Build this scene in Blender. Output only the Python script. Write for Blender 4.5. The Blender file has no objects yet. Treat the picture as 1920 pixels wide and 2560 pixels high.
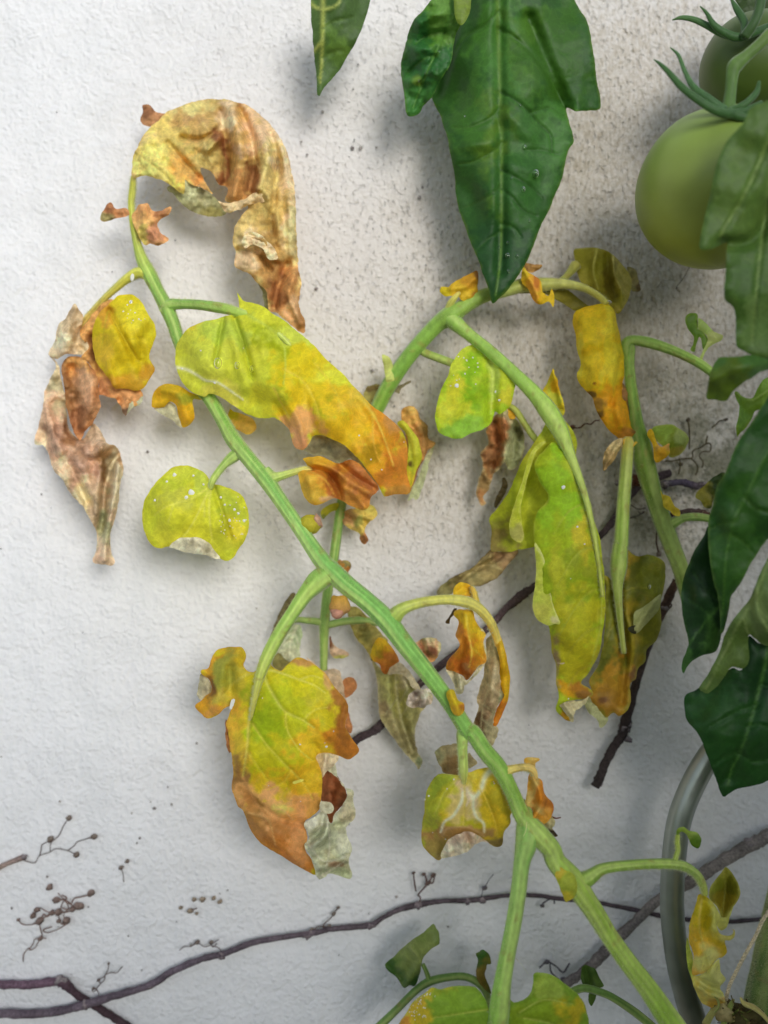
import bpy, math, random
import numpy as np
from mathutils import Vector
from mathutils.geometry import delaunay_2d_cdt
random.seed(7); np.random.seed(7)
scene = bpy.context.scene
COL = scene.collection

# ---------------------------------------------------------------- camera
D = 0.42            # metres from lens to wall
S = 0.0002          # metres on the wall per photo pixel
H0 = 1.25           # lens height above the ground
cam_data = bpy.data.cameras.new("camera"); cam = bpy.data.objects.new("camera", cam_data)
COL.objects.link(cam); scene.camera = cam
cam.location = (0, -D, H0); cam.rotation_euler = (math.radians(90), 0, 0)
cam_data.sensor_fit = 'HORIZONTAL'; cam_data.sensor_width = 36
cam_data.lens = 36 * D / (1920 * S)
cam_data.clip_start = 0.01; cam_data.clip_end = 500
cam_data.dof.use_dof = True; cam_data.dof.focus_distance = D - 0.050; cam_data.dof.aperture_fstop = 5.2

# ---------------------------------------------------------------- sky, sun, exposure
world = bpy.data.worlds.new("World"); scene.world = world; world.use_nodes = True
nt = world.node_tree; nt.nodes.clear()
sky = nt.nodes.new("ShaderNodeTexSky"); sky.sky_type = 'NISHITA'; sky.sun_disc = False
SUN_DIR = Vector((0.38, -1.0, 0.26)).normalized()
sky.sun_elevation = math.asin(SUN_DIR.z)
sky.sun_rotation = math.atan2(SUN_DIR.x, SUN_DIR.y)
sky.dust_density = 0.6; sky.air_density = 1.0; sky.ozone_density = 4.0
hs = nt.nodes.new("ShaderNodeHueSaturation"); hs.inputs['Saturation'].default_value = 0.40
bg = nt.nodes.new("ShaderNodeBackground"); bg.inputs['Strength'].default_value = 0.13
wo = nt.nodes.new("ShaderNodeOutputWorld")
nt.links.new(sky.outputs[0], hs.inputs['Color']); nt.links.new(hs.outputs[0], bg.inputs['Color'])
nt.links.new(bg.outputs[0], wo.inputs[0])
sun_d = bpy.data.lights.new("sun", 'SUN'); sun_d.energy = 1.2; sun_d.angle = math.radians(24); sun_d.color = (1.0, 0.985, 0.965)
sun = bpy.data.objects.new("sun", sun_d); COL.objects.link(sun)
sun.rotation_euler = SUN_DIR.to_track_quat('Z', 'Y').to_euler(); sun.location = SUN_DIR * 3 + Vector((0, 0, H0))
vs = scene.view_settings
scene.display_settings.display_device = 'sRGB'
vs.view_transform = 'Standard'; vs.look = 'None'; vs.gamma = 1; vs.use_curve_mapping = False
vs.exposure = 0.60
scene.cycles.max_bounces = 6; scene.cycles.diffuse_bounces = 3; scene.cycles.glossy_bounces = 2; scene.cycles.transmission_bounces = 4

# ---------------------------------------------------------------- numeric helpers
CROPS = dict(A=(0, 200, 2.07375), B=(0, 700, 2.07375), C=(400, 1400, 2.07375), D=(700, 0, 2.07375), E=(1300, 0, 2.6758),
             F=(400, 700, 2.07375), G=(1000, 600, 2.07375), H=(1120, 1200, 2.07375), I=(800, 1400, 2.765), J=(0, 1900, 2.07375),
             K=(700, 2000, 2.37), L=(1300, 1900, 2.6758), M=(1500, 700, 3.6857), N=(100, 1900, 4.1475), X=(0, 0, 1.0))
def T(crop, pts):
    """photo-pixel points from coordinates measured in an enlarged detail"""
    if isinstance(pts, str): pts = [tuple(float(v) for v in p.split(',')) for p in pts.split()]
    x0, y0, k = CROPS[crop]
    return [(x0 + p[0] / k, y0 + p[1] / k) + tuple(p[2:]) for p in pts]
def W(px, py, z):
    """world position of a point seen at photo pixel (px,py) standing z millimetres off the wall"""
    px = np.asarray(px, float); py = np.asarray(py, float); zz = np.asarray(z, float) * 0.001
    f = S * (D - zz) / D
    return np.stack([(px - 960) * f, -zz + 0 * px, H0 + (1280 - py) * f], -1)
def lin(c):
    a = np.array(c[:3], float) / 255.0
    return np.where(a <= 0.04045, a / 12.92, ((a + 0.055) / 1.055) ** 2.4)
def _hash(ix, iy, seed):
    n = (ix.astype(np.int64) * 374761393 + iy.astype(np.int64) * 668265263 + seed * 974634777) & 0x7fffffff
    n = ((n ^ (n >> 13)) * 1274126177) & 0x7fffffff
    n = n ^ (n >> 16)
    return (n & 0xffff) / 65535.0
def vnoise(x, y, seed=0):
    x = np.asarray(x, float); y = np.asarray(y, float)
    xi = np.floor(x); yi = np.floor(y); fx = x - xi; fy = y - yi
    fx = fx * fx * (3 - 2 * fx); fy = fy * fy * (3 - 2 * fy)
    a = _hash(xi, yi, seed); b = _hash(xi + 1, yi, seed); c = _hash(xi, yi + 1, seed); d = _hash(xi + 1, yi + 1, seed)
    return (a + (b - a) * fx) * (1 - fy) + (c + (d - c) * fx) * fy
def fbm(x, y, scale, seed=0, octv=4, gain=0.5):
    v = 0; amp = 1; tot = 0
    for o in range(octv):
        v = v + amp * (vnoise(x / scale * 2 ** o + 13.7 * o, y / scale * 2 ** o - 7.1 * o, seed + o) * 2 - 1); tot += amp; amp *= gain
    return v / tot
def ridged(x, y, scale, seed=0):
    v = 0; amp = 1; tot = 0
    for o in range(3):
        n = 1 - np.abs(vnoise(x / scale * 2 ** o + 3.1 * o, y / scale * 2 ** o + 5.9 * o, seed + o) * 2 - 1) * 2; v = v + amp * n; tot += amp; amp *= 0.5
    return v / tot
def catmull(P, n, closed=False):
    """Catmull-Rom through rows of P, n samples per span"""
    P = np.asarray(P, float); m = len(P)
    if closed: idx = lambda i: P[i % m]
    else: idx = lambda i: P[i] if 0 <= i < m else (2 * P[0] - P[1] if i < 0 else 2 * P[-1] - P[-2])
    out = []
    for i in range(m if closed else m - 1):
        p0, p1, p2, p3 = idx(i - 1), idx(i), idx(i + 1), idx(i + 2)
        k = n if np.isscalar(n) else n[i]
        for t in np.arange(k) / k:
            out.append(0.5 * ((2 * p1) + (-p0 + p2) * t + (2 * p0 - 5 * p1 + 4 * p2 - p3) * t * t + (-p0 + 3 * p1 - 3 * p2 + p3) * t ** 3))
    if not closed: out.append(P[-1])
    return np.array(out)
def dist_poly(x, y, P, closed=False):
    """distance from points to a polyline and the parameter 0..1 along it"""
    P = np.asarray(P, float)[:, :2]
    if closed: P = np.vstack([P, P[:1]])
    A = P[:-1]; B = P[1:]; d = B - A; L2 = np.maximum((d ** 2).sum(1), 1e-9)
    best = np.full(len(x), 1e9); par = np.zeros(len(x)); L = np.sqrt(L2); cum = np.concatenate([[0], np.cumsum(L)]); tot = cum[-1]
    for k in range(len(A)):
        t = np.clip(((x - A[k, 0]) * d[k, 0] + (y - A[k, 1]) * d[k, 1]) / L2[k], 0, 1)
        dd = (x - A[k, 0] - t * d[k, 0]) ** 2 + (y - A[k, 1] - t * d[k, 1]) ** 2
        m = dd < best; best[m] = dd[m]; par[m] = (cum[k] + t[m] * L[k]) / tot
    return np.sqrt(best), par
def inside(x, y, P):
    P = np.asarray(P); r = np.zeros(len(x), bool); j = len(P) - 1
    for i in range(len(P)):
        xi, yi = P[i]; xj, yj = P[j]
        c = ((yi > y) != (yj > y)) & (x < (xj - xi) * (y - yi) / (yj - yi + 1e-12) + xi); r ^= c; j = i
    return r

# ---------------------------------------------------------------- materials
def new_mat(name):
    m = bpy.data.materials.new(name); m.use_nodes = True; n = m.node_tree.nodes; n.clear()
    return m, m.node_tree, n, m.node_tree.links
def leaf_material(name, rough=0.5, trans=0.22, bump=0.25, net=260, netamt=0.16, grain=0.22, spec=0.35, sheen=0.0):
    m, t, n, l = new_mat(name)
    out = n.new("ShaderNodeOutputMaterial"); b = n.new("ShaderNodeBsdfPrincipled"); tr = n.new("ShaderNodeBsdfTranslucent"); mix = n.new("ShaderNodeMixShader")
    at = n.new("ShaderNodeAttribute"); at.attribute_name = "Col"
    tc = n.new("ShaderNodeTexCoord")
    no = n.new("ShaderNodeTexNoise"); no.inputs['Scale'].default_value = 330; no.inputs['Detail'].default_value = 6; no.inputs['Roughness'].default_value = 0.65
    vo = n.new("ShaderNodeTexVoronoi"); vo.feature = 'DISTANCE_TO_EDGE'; vo.inputs['Scale'].default_value = net
    nw = n.new("ShaderNodeTexNoise"); nw.inputs['Scale'].default_value = 90; nw.inputs['Detail'].default_value = 3
    add = n.new("ShaderNodeMixRGB"); add.blend_type = 'ADD'; add.inputs[0].default_value = 0.012
    l.new(tc.outputs['Object'], add.inputs[1]); l.new(tc.outputs['Object'], nw.inputs['Vector']); l.new(nw.outputs['Color'], add.inputs[2])
    l.new(add.outputs[0], vo.inputs['Vector']); l.new(tc.outputs['Object'], no.inputs['Vector'])
    vr = n.new("ShaderNodeMapRange"); vr.inputs['From Min'].default_value = 0; vr.inputs['From Max'].default_value = 0.10
    vr.inputs['To Min'].default_value = 1 + netamt; vr.inputs['To Max'].default_value = 1 - netamt * 0.25; l.new(vo.outputs['Distance'], vr.inputs['Value'])
    nr = n.new("ShaderNodeMapRange"); nr.inputs['From Min'].default_value = 0.25; nr.inputs['From Max'].default_value = 0.75
    nr.inputs['To Min'].default_value = 1 - grain; nr.inputs['To Max'].default_value = 1 + grain; l.new(no.outputs['Fac'], nr.inputs['Value'])
    mu = n.new("ShaderNodeMath"); mu.operation = 'MULTIPLY'; l.new(vr.outputs[0], mu.inputs[0]); l.new(nr.outputs[0], mu.inputs[1])
    sc = n.new("ShaderNodeVectorMath"); sc.operation = 'SCALE'; l.new(at.outputs['Color'], sc.inputs[0]); l.new(mu.outputs[0], sc.inputs['Scale'])
    l.new(sc.outputs[0], b.inputs['Base Color']); l.new(sc.outputs[0], tr.inputs['Color'])
    b.inputs['Roughness'].default_value = rough; b.inputs['Specular IOR Level'].default_value = spec
    if sheen: b.inputs['Sheen Weight'].default_value = sheen; b.inputs['Sheen Roughness'].default_value = 0.5
    bp = n.new("ShaderNodeBump"); bp.inputs['Strength'].default_value = bump; bp.inputs['Distance'].default_value = 0.0006
    bh = n.new("ShaderNodeMath"); bh.operation = 'MULTIPLY_ADD'; bh.inputs[1].default_value = -0.5; l.new(vr.outputs[0], bh.inputs[0]); l.new(no.outputs['Fac'], bh.inputs[2])
    l.new(bh.outputs[0], bp.inputs['Height']); l.new(bp.outputs[0], b.inputs['Normal'])
    mix.inputs[0].default_value = trans
    l.new(b.outputs[0], mix.inputs[1]); l.new(tr.outputs[0], mix.inputs[2]); l.new(mix.outputs[0], out.inputs[0])
    return m
def vcol_material(name, rough=0.5, bump=0.3, scale=(300, 300, 300), grain=0.2, spec=0.4, sss=0.0, sheen=0.0):
    m, t, n, l = new_mat(name)
    out = n.new("ShaderNodeOutputMaterial"); b = n.new("ShaderNodeBsdfPrincipled"); at = n.new("ShaderNodeAttribute"); at.attribute_name = "Col"
    tc = n.new("ShaderNodeTexCoord"); mp = n.new("ShaderNodeMapping"); mp.inputs['Scale'].default_value = scale
    no = n.new("ShaderNodeTexNoise"); no.inputs['Scale'].default_value = 1; no.inputs['Detail'].default_value = 5
    l.new(tc.outputs['Object'], mp.inputs[0]); l.new(mp.outputs[0], no.inputs['Vector'])
    nr = n.new("ShaderNodeMapRange"); nr.inputs['From Min'].default_value = 0.25; nr.inputs['From Max'].default_value = 0.75
    nr.inputs['To Min'].default_value = 1 - grain; nr.inputs['To Max'].default_value = 1 + grain; l.new(no.outputs['Fac'], nr.inputs['Value'])
    sc = n.new("ShaderNodeVectorMath"); sc.operation = 'SCALE'; l.new(at.outputs['Color'], sc.inputs[0]); l.new(nr.outputs[0], sc.inputs['Scale'])
    l.new(sc.outputs[0], b.inputs['Base Color']); b.inputs['Roughness'].default_value = rough; b.inputs['Specular IOR Level'].default_value = spec
    if sss: b.inputs['Subsurface Weight'].default_value = sss; b.inputs['Subsurface Radius'].default_value = (1, 1, 0.3); b.inputs['Subsurface Scale'].default_value = 0.0015
    if sheen: b.inputs['Sheen Weight'].default_value = sheen
    bp = n.new("ShaderNodeBump"); bp.inputs['Strength'].default_value = bump; bp.inputs['Distance'].default_value = 0.0005
    l.new(no.outputs['Fac'], bp.inputs['Height']); l.new(bp.outputs[0], b.inputs['Normal']); l.new(b.outputs[0], out.inputs[0])
    return m
M_YEL = leaf_material("yellowing_leaf", rough=0.55, trans=0.30, bump=0.5, net=330, netamt=0.10, grain=0.18, spec=0.16)
M_DRY = leaf_material("dry_leaf", rough=0.72, trans=0.14, bump=1.0, netamt=0.12, grain=0.30, spec=0.2)
M_GRN = leaf_material("green_leaf", rough=0.50, trans=0.20, bump=0.35, net=240, netamt=0.14, grain=0.10, spec=0.30)
M_STEM = vcol_material("green_stem", rough=0.55, bump=0.35, scale=(500, 500, 260), grain=0.18, spec=0.28, sss=0.0, sheen=0.2)
M_WOOD = vcol_material("dry_vine_bark", rough=0.8, bump=1.0, scale=(900, 900, 900), grain=0.45, spec=0.25)
M_FRUIT = vcol_material("tomato_skin", rough=0.42, bump=0.03, scale=(60, 60, 60), grain=0.12, spec=0.45, sss=0.15)
M_SHADING = vcol_material("shading_leaves", rough=0.6, bump=0, grain=0.1)  # for the added out-of-view foliage that shades the wall
M_HAIR = vcol_material("stem_fuzz", rough=0.6, bump=0, grain=0.0)
M_WHITE, _t, _n, _l = new_mat("white_speck"); _o = _n.new("ShaderNodeOutputMaterial"); _b = _n.new("ShaderNodeBsdfPrincipled")
_b.inputs['Base Color'].default_value = (0.75, 0.74, 0.66, 1); _b.inputs['Roughness'].default_value = 0.6; _l.new(_b.outputs[0], _o.inputs[0])
M_WATER, _t, _n, _l = new_mat("water"); _o = _n.new("ShaderNodeOutputMaterial"); _b = _n.new("ShaderNodeBsdfPrincipled")
_b.inputs['Base Color'].default_value = (0.95, 0.97, 0.95, 1); _b.inputs['Roughness'].default_value = 0.03; _b.inputs['Transmission Weight'].default_value = 1.0; _b.inputs['IOR'].default_value = 1.33; _l.new(_b.outputs[0], _o.inputs[0])

# ---------------------------------------------------------------- object helpers
def mesh_obj(name, verts, faces, mat, parent=None, cols=None, smooth=True, label=None, kind=None):
    verts = np.asarray(verts, float)
    if parent is not None: verts = verts - np.array(parent_loc(parent))
    me = bpy.data.meshes.new(name); me.from_pydata(verts.tolist(), [], faces); me.update()
    if smooth: me.polygons.foreach_set("use_smooth", [True] * len(me.polygons))
    if cols is not None:
        ca = me.color_attributes.new("Col", 'FLOAT_COLOR', 'POINT')
        c4 = np.ones((len(verts), 4), np.float32); c4[:, :3] = np.clip(cols, 0.002, 0.9); ca.data.foreach_set("color", c4.ravel())
    me.materials.append(mat)
    o = bpy.data.objects.new(name, me); COL.objects.link(o)
    if parent is not None: o.parent = parent
    if label: o["label"] = label
    if kind: o["kind"] = kind
    return o
def parent_loc(p):
    v = Vector((0, 0, 0))
    while p is not None: v += p.location; p = p.parent
    return v
def thing(name, label, cat, loc, group=None):
    o = bpy.data.objects.new(name, None); COL.objects.link(o); o.location = loc; o.empty_display_size = 0.01
    o["label"] = label; o["category"] = cat
    if group: o["group"] = group
    return o
def tag(o, label, cat, group=None):
    o["label"] = label; o["category"] = cat
    if group: o["group"] = group
    return o

def zfield(x, y, z):
    if np.isscalar(z): return np.full(len(x), float(z))
    z = np.asarray(z, float); num = 0; den = 0
    for a in z:
        w = 1 / ((x - a[0]) ** 2 + (y - a[1]) ** 2 + 22 ** 2) ** 1.6; num = num + w * a[2]; den = den + w
    return num / den

LEAFN = [0]
def leaf(parent, crop, outline, z, base, blobs=(), veins=(), folds=(), crump=0.5, cs=45, curl=1.0, cw=9, edge=None, mat=None, name="leaflet", step=3.8, label=None, jit=1.2, mottle=0.12, rough=None, bulge=0, bw=60, auto=None):
    """one leaf blade. outline/veins/folds/blobs/z in detail coordinates; z in mm off the wall.
       blobs (x,y,r,color[,ry]); veins (pts,width_px,color,height_mm); folds (pts,height_mm,width_px)"""
    LEAFN[0] += 1; seed = LEAFN[0] * 17
    if mat is None: mat = M_YEL
    if mat is M_DRY: jit = jit * 2.0; step = min(step, 3.6)
    O = outline if crop is None else T(crop, outline)
    crop2 = crop or 'X'
    O = np.array([p[:2] for p in O])
    seg = np.linalg.norm(np.roll(O, -1, 0) - O, axis=1)
    R = catmull(O, [max(1, int(round(s / step))) for s in seg], True)
    # organic outline
    i = np.arange(len(R)); nx = np.roll(R, -1, 0) - np.roll(R, 1, 0); nx = np.stack([nx[:, 1], -nx[:, 0]], 1); nx /= np.maximum(np.linalg.norm(nx, axis=1, keepdims=True), 1e-6)
    R = R + nx * ((fbm(R[:, 0], R[:, 1], 26, seed, 3) * 1.6 + fbm(R[:, 0], R[:, 1], 9, seed + 2, 2) * 0.7)[:, None] * jit)
    # interior points
    x0, y0 = R.min(0); x1, y1 = R.max(0); h = step * 0.87
    gx = []; gy = []
    ys = np.arange(y0, y1, h)
    for k, yy in enumerate(ys):
        xs = np.arange(x0 + (step / 2 if k % 2 else 0), x1, step); gx.append(xs); gy.append(np.full(len(xs), yy))
    gx = np.concatenate(gx); gy = np.concatenate(gy)
    gx = gx + np.random.uniform(-.2, .2, len(gx)) * step; gy = gy + np.random.uniform(-.2, .2, len(gy)) * step
    ins = inside(gx, gy, R); gx = gx[ins]; gy = gy[ins]
    if len(gx):
        de, _ = dist_poly(gx, gy, R, True); k = de > step * 0.55; gx = gx[k]; gy = gy[k]
    pts = [Vector(p) for p in R] + [Vector((a, b)) for a, b in zip(gx, gy)]
    nb = len(R); face = [list(range(nb))]
    vv, ee, ff, *_ = delaunay_2d_cdt(pts, [], face, 1, 1e-4)
    V = np.array([(v[0], v[1]) for v in vv]); x, y = V[:, 0], V[:, 1]
    de, _ = dist_poly(x, y, R, True)
    # relief
    if np.isscalar(z): zf = zfield(x, y, z)
    else: zf = zfield(x, y, T(crop2, z))
    zf = zf - curl * 0.55 * np.exp(-de / (cw * 0.8))
    if bulge: zf = zf + bulge * (1 - np.exp(-de / bw))
    for (fp, hh, ww) in folds:
        P = catmull(T(crop2, fp), 5) if len(T(crop2, fp)) > 2 else np.array(T(crop2, fp))
        d, t = dist_poly(x, y, P); zf = zf + (1.9 if mat is M_DRY else 1.6) * hh * np.exp(-(d / ww) ** 2)
    rim = np.exp(-de / 14)
    if mat is not M_GRN: zf = zf + 1.3 * fbm(x, y, 110, seed + 9, 2)
    zf = zf + (1.5 if mat is M_DRY else 1.2) * crump * (0.7 * fbm(x, y, cs, seed + 3, 3) + 0.45 * ridged(x, y, cs * 0.8, seed + 5)) + crump * 0.9 * rim * fbm(x, y, 20, seed + 8, 2)
    # colour
    wx = fbm(x, y, 34, seed + 20, 4) * 1.0; wy = fbm(x, y, 34, seed + 31, 4) * 1.0
    fine = fbm(x, y, 11, seed + 70, 3)
    c = np.tile(lin(base), (len(x), 1))
    for bl in blobs:
        (bx, by), r, colr = T(crop2, [bl[:2]])[0], bl[2], lin(bl[3]); ry = bl[4] if len(bl) > 4 else r
        d = np.sqrt(((x - bx + wx * r * 1.0) / r) ** 2 + ((y - by + wy * ry * 1.0) / ry) ** 2) + 0.28 * fine
        w = np.clip((1.32 - d) / 0.72, 0, 1); w = (w * w * (3 - 2 * w))[:, None]
        c = c * (1 - w) + colr * w
    mottle = mottle * 0.75; m = 1 + mottle * fbm(x, y, 30, seed + 40, 4)
    c = c * m[:, None]; c[:, 0] *= 1 + mottle * 0.7 * fbm(x, y, 60, seed + 50, 3); c[:, 1] *= 1 + mottle * 0.4 * fbm(x, y, 45, seed + 52, 3)
    if edge:
        ec, ew, es = edge
        w = (np.clip(1 - (de + 5 * fbm(x, y, 18, seed + 60, 3)) / ew, 0, 1) * es)[:, None]; c = c * (1 - w) + lin(ec) * w
    if auto:   # midrib with paired side veins: (pts, pairs, length_px, color)
        ap, npair, al, ac = auto; P = catmull(T(crop2, ap), 6); veins = list(veins) + [('raw', P, 4.0, ac, -0.5)]
        L = np.concatenate([[0], np.cumsum(np.linalg.norm(np.diff(P, axis=0), axis=1))])
        for k in range(npair):
            f = (k + 0.6) / (npair + 0.4); j = int(np.searchsorted(L, f * L[-1])); j = min(max(j, 1), len(P) - 2)
            dr = P[j + 1] - P[j - 1]; dr /= np.linalg.norm(dr); nn = np.array([-dr[1], dr[0]])
            for sgn in (-1, 1):
                ln = al * (1 - 0.55 * f) * (0.9 + 0.2 * random.random()); a = P[j]
                q1 = a + (dr * 0.45 + nn * sgn * 0.75) * ln * 0.5; q2 = a + (dr * 1.1 + nn * sgn * 1.0) * ln * 0.85
                veins.append(('raw', catmull(np.array([a, q1, q2]), 5), 2.4, ac, -0.35))
    for v in veins:
        if isinstance(v[0], str) and v[0] == 'raw': _, P, vw, vc, vh = v
        else:
            P = T(crop2, v[0]); P = catmull(P, 6) if len(P) > 2 else np.array(P); vw, vc, vh = v[1], v[2], v[3]
        d, t = dist_poly(x, y, P); tap = 1 - 0.6 * t
        w = np.exp(-(d / (vw * tap + 0.6)) ** 2)
        zf = zf + 1.5 * vh * np.exp(-(d / (vw * 1.6 * tap + 2)) ** 2)
        if vc is not None: w = (w * (0.95 if vw > 3.2 else 0.8))[:, None]; c = c * (1 - w) + lin(vc) * w
    if mat is M_DRY: zf = zf + 0.45 * ridged(x, y, 13, seed + 110)
    if mat is M_DRY:   # crisp wrinkles, colour lighter on the ridges and darker in the creases
        wr = ridged(x, y, 20, seed + 90); zf = zf + 0.35 * wr; c = c * (1 + 0.24 * wr + 0.12 * fine)[:, None]
        sp = np.clip((fbm(x, y, 16, seed + 95, 3) - 0.22) / 0.15, 0, 1)[:, None] * 0.35; c = c * (1 - sp) + c * np.array([0.55, 0.45, 0.38]) * sp
    elif mat is not M_GRN and mat is not M_WHITE:
        sp = np.clip((fbm(x, y, 24, seed + 95, 4) - 0.18) / 0.2, 0, 1)[:, None] * 0.20; c = c * (1 - sp) + c * np.array([0.75, 0.80, 0.6]) * sp
        c = c * (1 + 0.04 * fine)[:, None]
    lum = (c @ np.array([0.3, 0.6, 0.1]))[:, None]; ds = 0.21 if mat is M_DRY else (0.06 if mat is M_GRN else 0.0); c = (c * (1 - ds) + lum * ds) * (1.24 if mat is M_DRY else (1.0 if mat is M_GRN else 1.2))
    if mat is not M_GRN:
        c = c * np.array([1.08, 1.03, 0.80 if mat is M_YEL else 0.88]); gr = np.clip(c[:, 1] - c[:, 0], 0, 1); c[:, 0] += 0.20 * gr
        rg = np.clip(c[:, 0] - c[:, 1], 0, 1); c[:, 1] += (0.10 if mat is M_YEL else 0.05) * rg
    else: c = c * np.array([1.12, 1.02, 0.60])
    verts = W(x, y, zf)
    if mat is None: mat = M_YEL
    o = mesh_obj(name, verts, [list(f) for f in ff], mat, parent, c, label=label)
    o["_zf"] = 0; del o["_zf"]
    o_data[o.name] = (x, y, zf)
    return o
o_data = {}
def z_on(o, px, py):
    x, y, zf = o_data[o.name]; i = np.argmin((x - px) ** 2 + (y - py) ** 2); return zf[i]

def tube_mesh(P, R, sides=14, ridge=0.0, nr=6, twist=0.0, rough=0.0, seed=1):
    """P world points, R radii (m)"""
    P = np.asarray(P); n = len(P); tan = np.gradient(P, axis=0); tan /= np.maximum(np.linalg.norm(tan, axis=1, keepdims=True), 1e-9)
    up = np.array([0, 1.0, 0]); 
    if abs(tan[0] @ up) > 0.9: up = np.array([1.0, 0, 0])
    v = np.cross(tan[0], up); v /= np.linalg.norm(v); verts = []; ang = np.arange(sides) / sides * 2 * math.pi; rid = []
    for i in range(n):
        v = v - tan[i] * (v @ tan[i]); v /= np.linalg.norm(v); b = np.cross(tan[i], v)
        k = np.cos(ang * nr + twist * i); rr = R[i] * (1 + ridge * k)
        if rough: rr = rr * (1 + rough * fbm(ang * 1.3 + 9, np.full(sides, i * 0.35), 1.0, seed, 3))
        verts.append(P[i] + rr[:, None] * (np.cos(ang)[:, None] * v + np.sin(ang)[:, None] * b)); rid.append(k)
    verts = np.concatenate(verts); faces = []
    for i in range(n - 1):
        for j in range(sides):
            a = i * sides + j; b2 = i * sides + (j + 1) % sides; faces.append((a, b2, b2 + sides, a + sides))
    faces.append(tuple(reversed(range(sides)))); faces.append(tuple(range((n - 1) * sides, n * sides)))
    return verts, faces, np.concatenate(rid)
def stem(parent, crop, pts, cols, name="stem", sides=16, ridge=0.06, nr=7, mat=None, mot=0.12, n=7, label=None, rough=0.0, hair=0, tip=False, twist=0.0, hcol=(200, 205, 150)):
    """pts (x,y,halfwidth_px,z_mm); cols one colour or list along the length"""
    Q = T(crop, pts) if crop else pts
    C = catmull(np.array(Q), n); px, py, hw, zz = C.T; hw = np.maximum(hw, 0.6)
    P = W(px, py, zz); R = hw * S * (D - zz * 0.001) / D
    if tip: R[-1] *= 0.25; R[-2] *= 0.7
    V, F, rid = tube_mesh(P, R, sides, ridge, nr, twist, rough, seed=len(bpy.data.objects))
    if isinstance(cols, tuple): cols = [cols, cols]
    cc = np.array([lin(c) for c in cols]); t = np.linspace(0, len(cc) - 1, len(C)); i0 = np.minimum(t.astype(int), len(cc) - 2); f = (t - i0)[:, None]
    c = cc[i0] * (1 - f) + cc[i0 + 1] * f; c = np.repeat(c, sides, 0)
    if mat is None:
        ai = np.tile(np.arange(sides), len(C)) / sides * 9.0; li = np.repeat(np.concatenate([[0], np.cumsum(np.hypot(np.diff(px), np.diff(py)))]), sides)
        st = fbm(ai, li / 260, 1.0, len(C) * 3, 3) + 0.4 * fbm(ai * 2.2, li / 90, 1.0, len(C) * 5, 2); pale = lin((196, 206, 132))
        w = np.clip(st * 0.8 + 0.12, 0, 0.30)[:, None]; c = c * (1 - w) + pale * w; c = 1.16 * c * np.array([1.10, 1.03, 0.84]) * (1 + 0.16 * np.clip(st, -1, 0.3))[:, None]
        lum = (c @ np.array([0.3, 0.6, 0.1]))[:, None]; c = c * 0.95 + lum * 0.05
    if mat is None:
        sc_ = np.clip((fbm(V[:, 0] / S, (V[:, 2] - V[:, 1] * .5) / S, 15, 77, 2) - 0.50) / 0.10, 0, 1)[:, None] * 0.5; c = c * (1 - sc_) + lin((150, 128, 64)) * sc_
    c = c * (1 + 0.12 * rid * (1 if ridge else 0))[:, None] * (1 + mot * fbm(V[:, 0] / S, V[:, 2] / S, 30, 5, 4))[:, None]
    o = mesh_obj(name, V, F, mat or M_STEM, parent, c, label=label)
    if hair:
        hv = []; hf = []; N = int(hair * 3.2 * np.linalg.norm(np.diff(P, axis=0), axis=1).sum() * 1000)
        for k in range(N):
            i = random.randrange(len(P) - 1); f = random.random(); p = P[i] * (1 - f) + P[i + 1] * f; r = R[i] * 0.97
            tn = P[i + 1] - P[i]; tn /= max(np.linalg.norm(tn), 1e-9)
            d = np.random.normal(size=3); d -= tn * (d @ tn); d /= np.linalg.norm(d)
            ln = random.uniform(0.0005, 0.0014); q = p + d * r; s = np.cross(d, tn) * 0.00004 + tn * 0.00004
            e = q + d * ln + tn * random.uniform(-.3, .3) * ln; b = len(hv); hv += [q - s, q + s, e]; hf.append((b, b + 1, b + 2))
        target = parent if parent is not None else o
        mesh_obj("stem_hair", np.array(hv), hf, M_HAIR, target, np.tile(lin(hcol), (len(hv), 1)), kind="stuff", smooth=False)
    return o
def blob(parent, px, py, z, rx, ry, rz, col, mat, name, rot=0.0, lump=0.15, col2=None, label=None, res=(9, 12)):
    """small rounded lump; rx, ry in photo px, rz in mm"""
    V = []; F = []; a, b = res; sc = S * (D - z * 0.001) / D; c0 = W(px, py, z); C = []
    sd = int(px * 7 + py)
    for i in range(a + 1):
        th = math.pi * i / a
        for j in range(b):
            ph = 2 * math.pi * j / b; u = math.sin(th) * math.cos(ph); v = math.cos(th); w = math.sin(th) * math.sin(ph)
            k = 1 + lump * (float(vnoise(np.array([u * 2 + 5 + sd]), np.array([v * 2 + w * 1.7]), sd)[0]) * 2 - 1)
            X = u * rx * sc * k; Y = w * rz * 0.001 * k; Z = v * ry * sc * k
            V.append((c0[0] + X * math.cos(rot) - Z * math.sin(rot), c0[1] + Y, c0[2] + X * math.sin(rot) + Z * math.cos(rot)))
            t = (1 - v) / 2; cc = lin(col) if col2 is None else lin(col) * (1 - t) + lin(col2) * t; C.append(cc)
    for i in range(a):
        for j in range(b):
            F.append((i * b + j, i * b + (j + 1) % b, (i + 1) * b + (j + 1) % b, (i + 1) * b + j))
    return mesh_obj(name, V, F, mat, parent, np.array(C), label=label)
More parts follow.
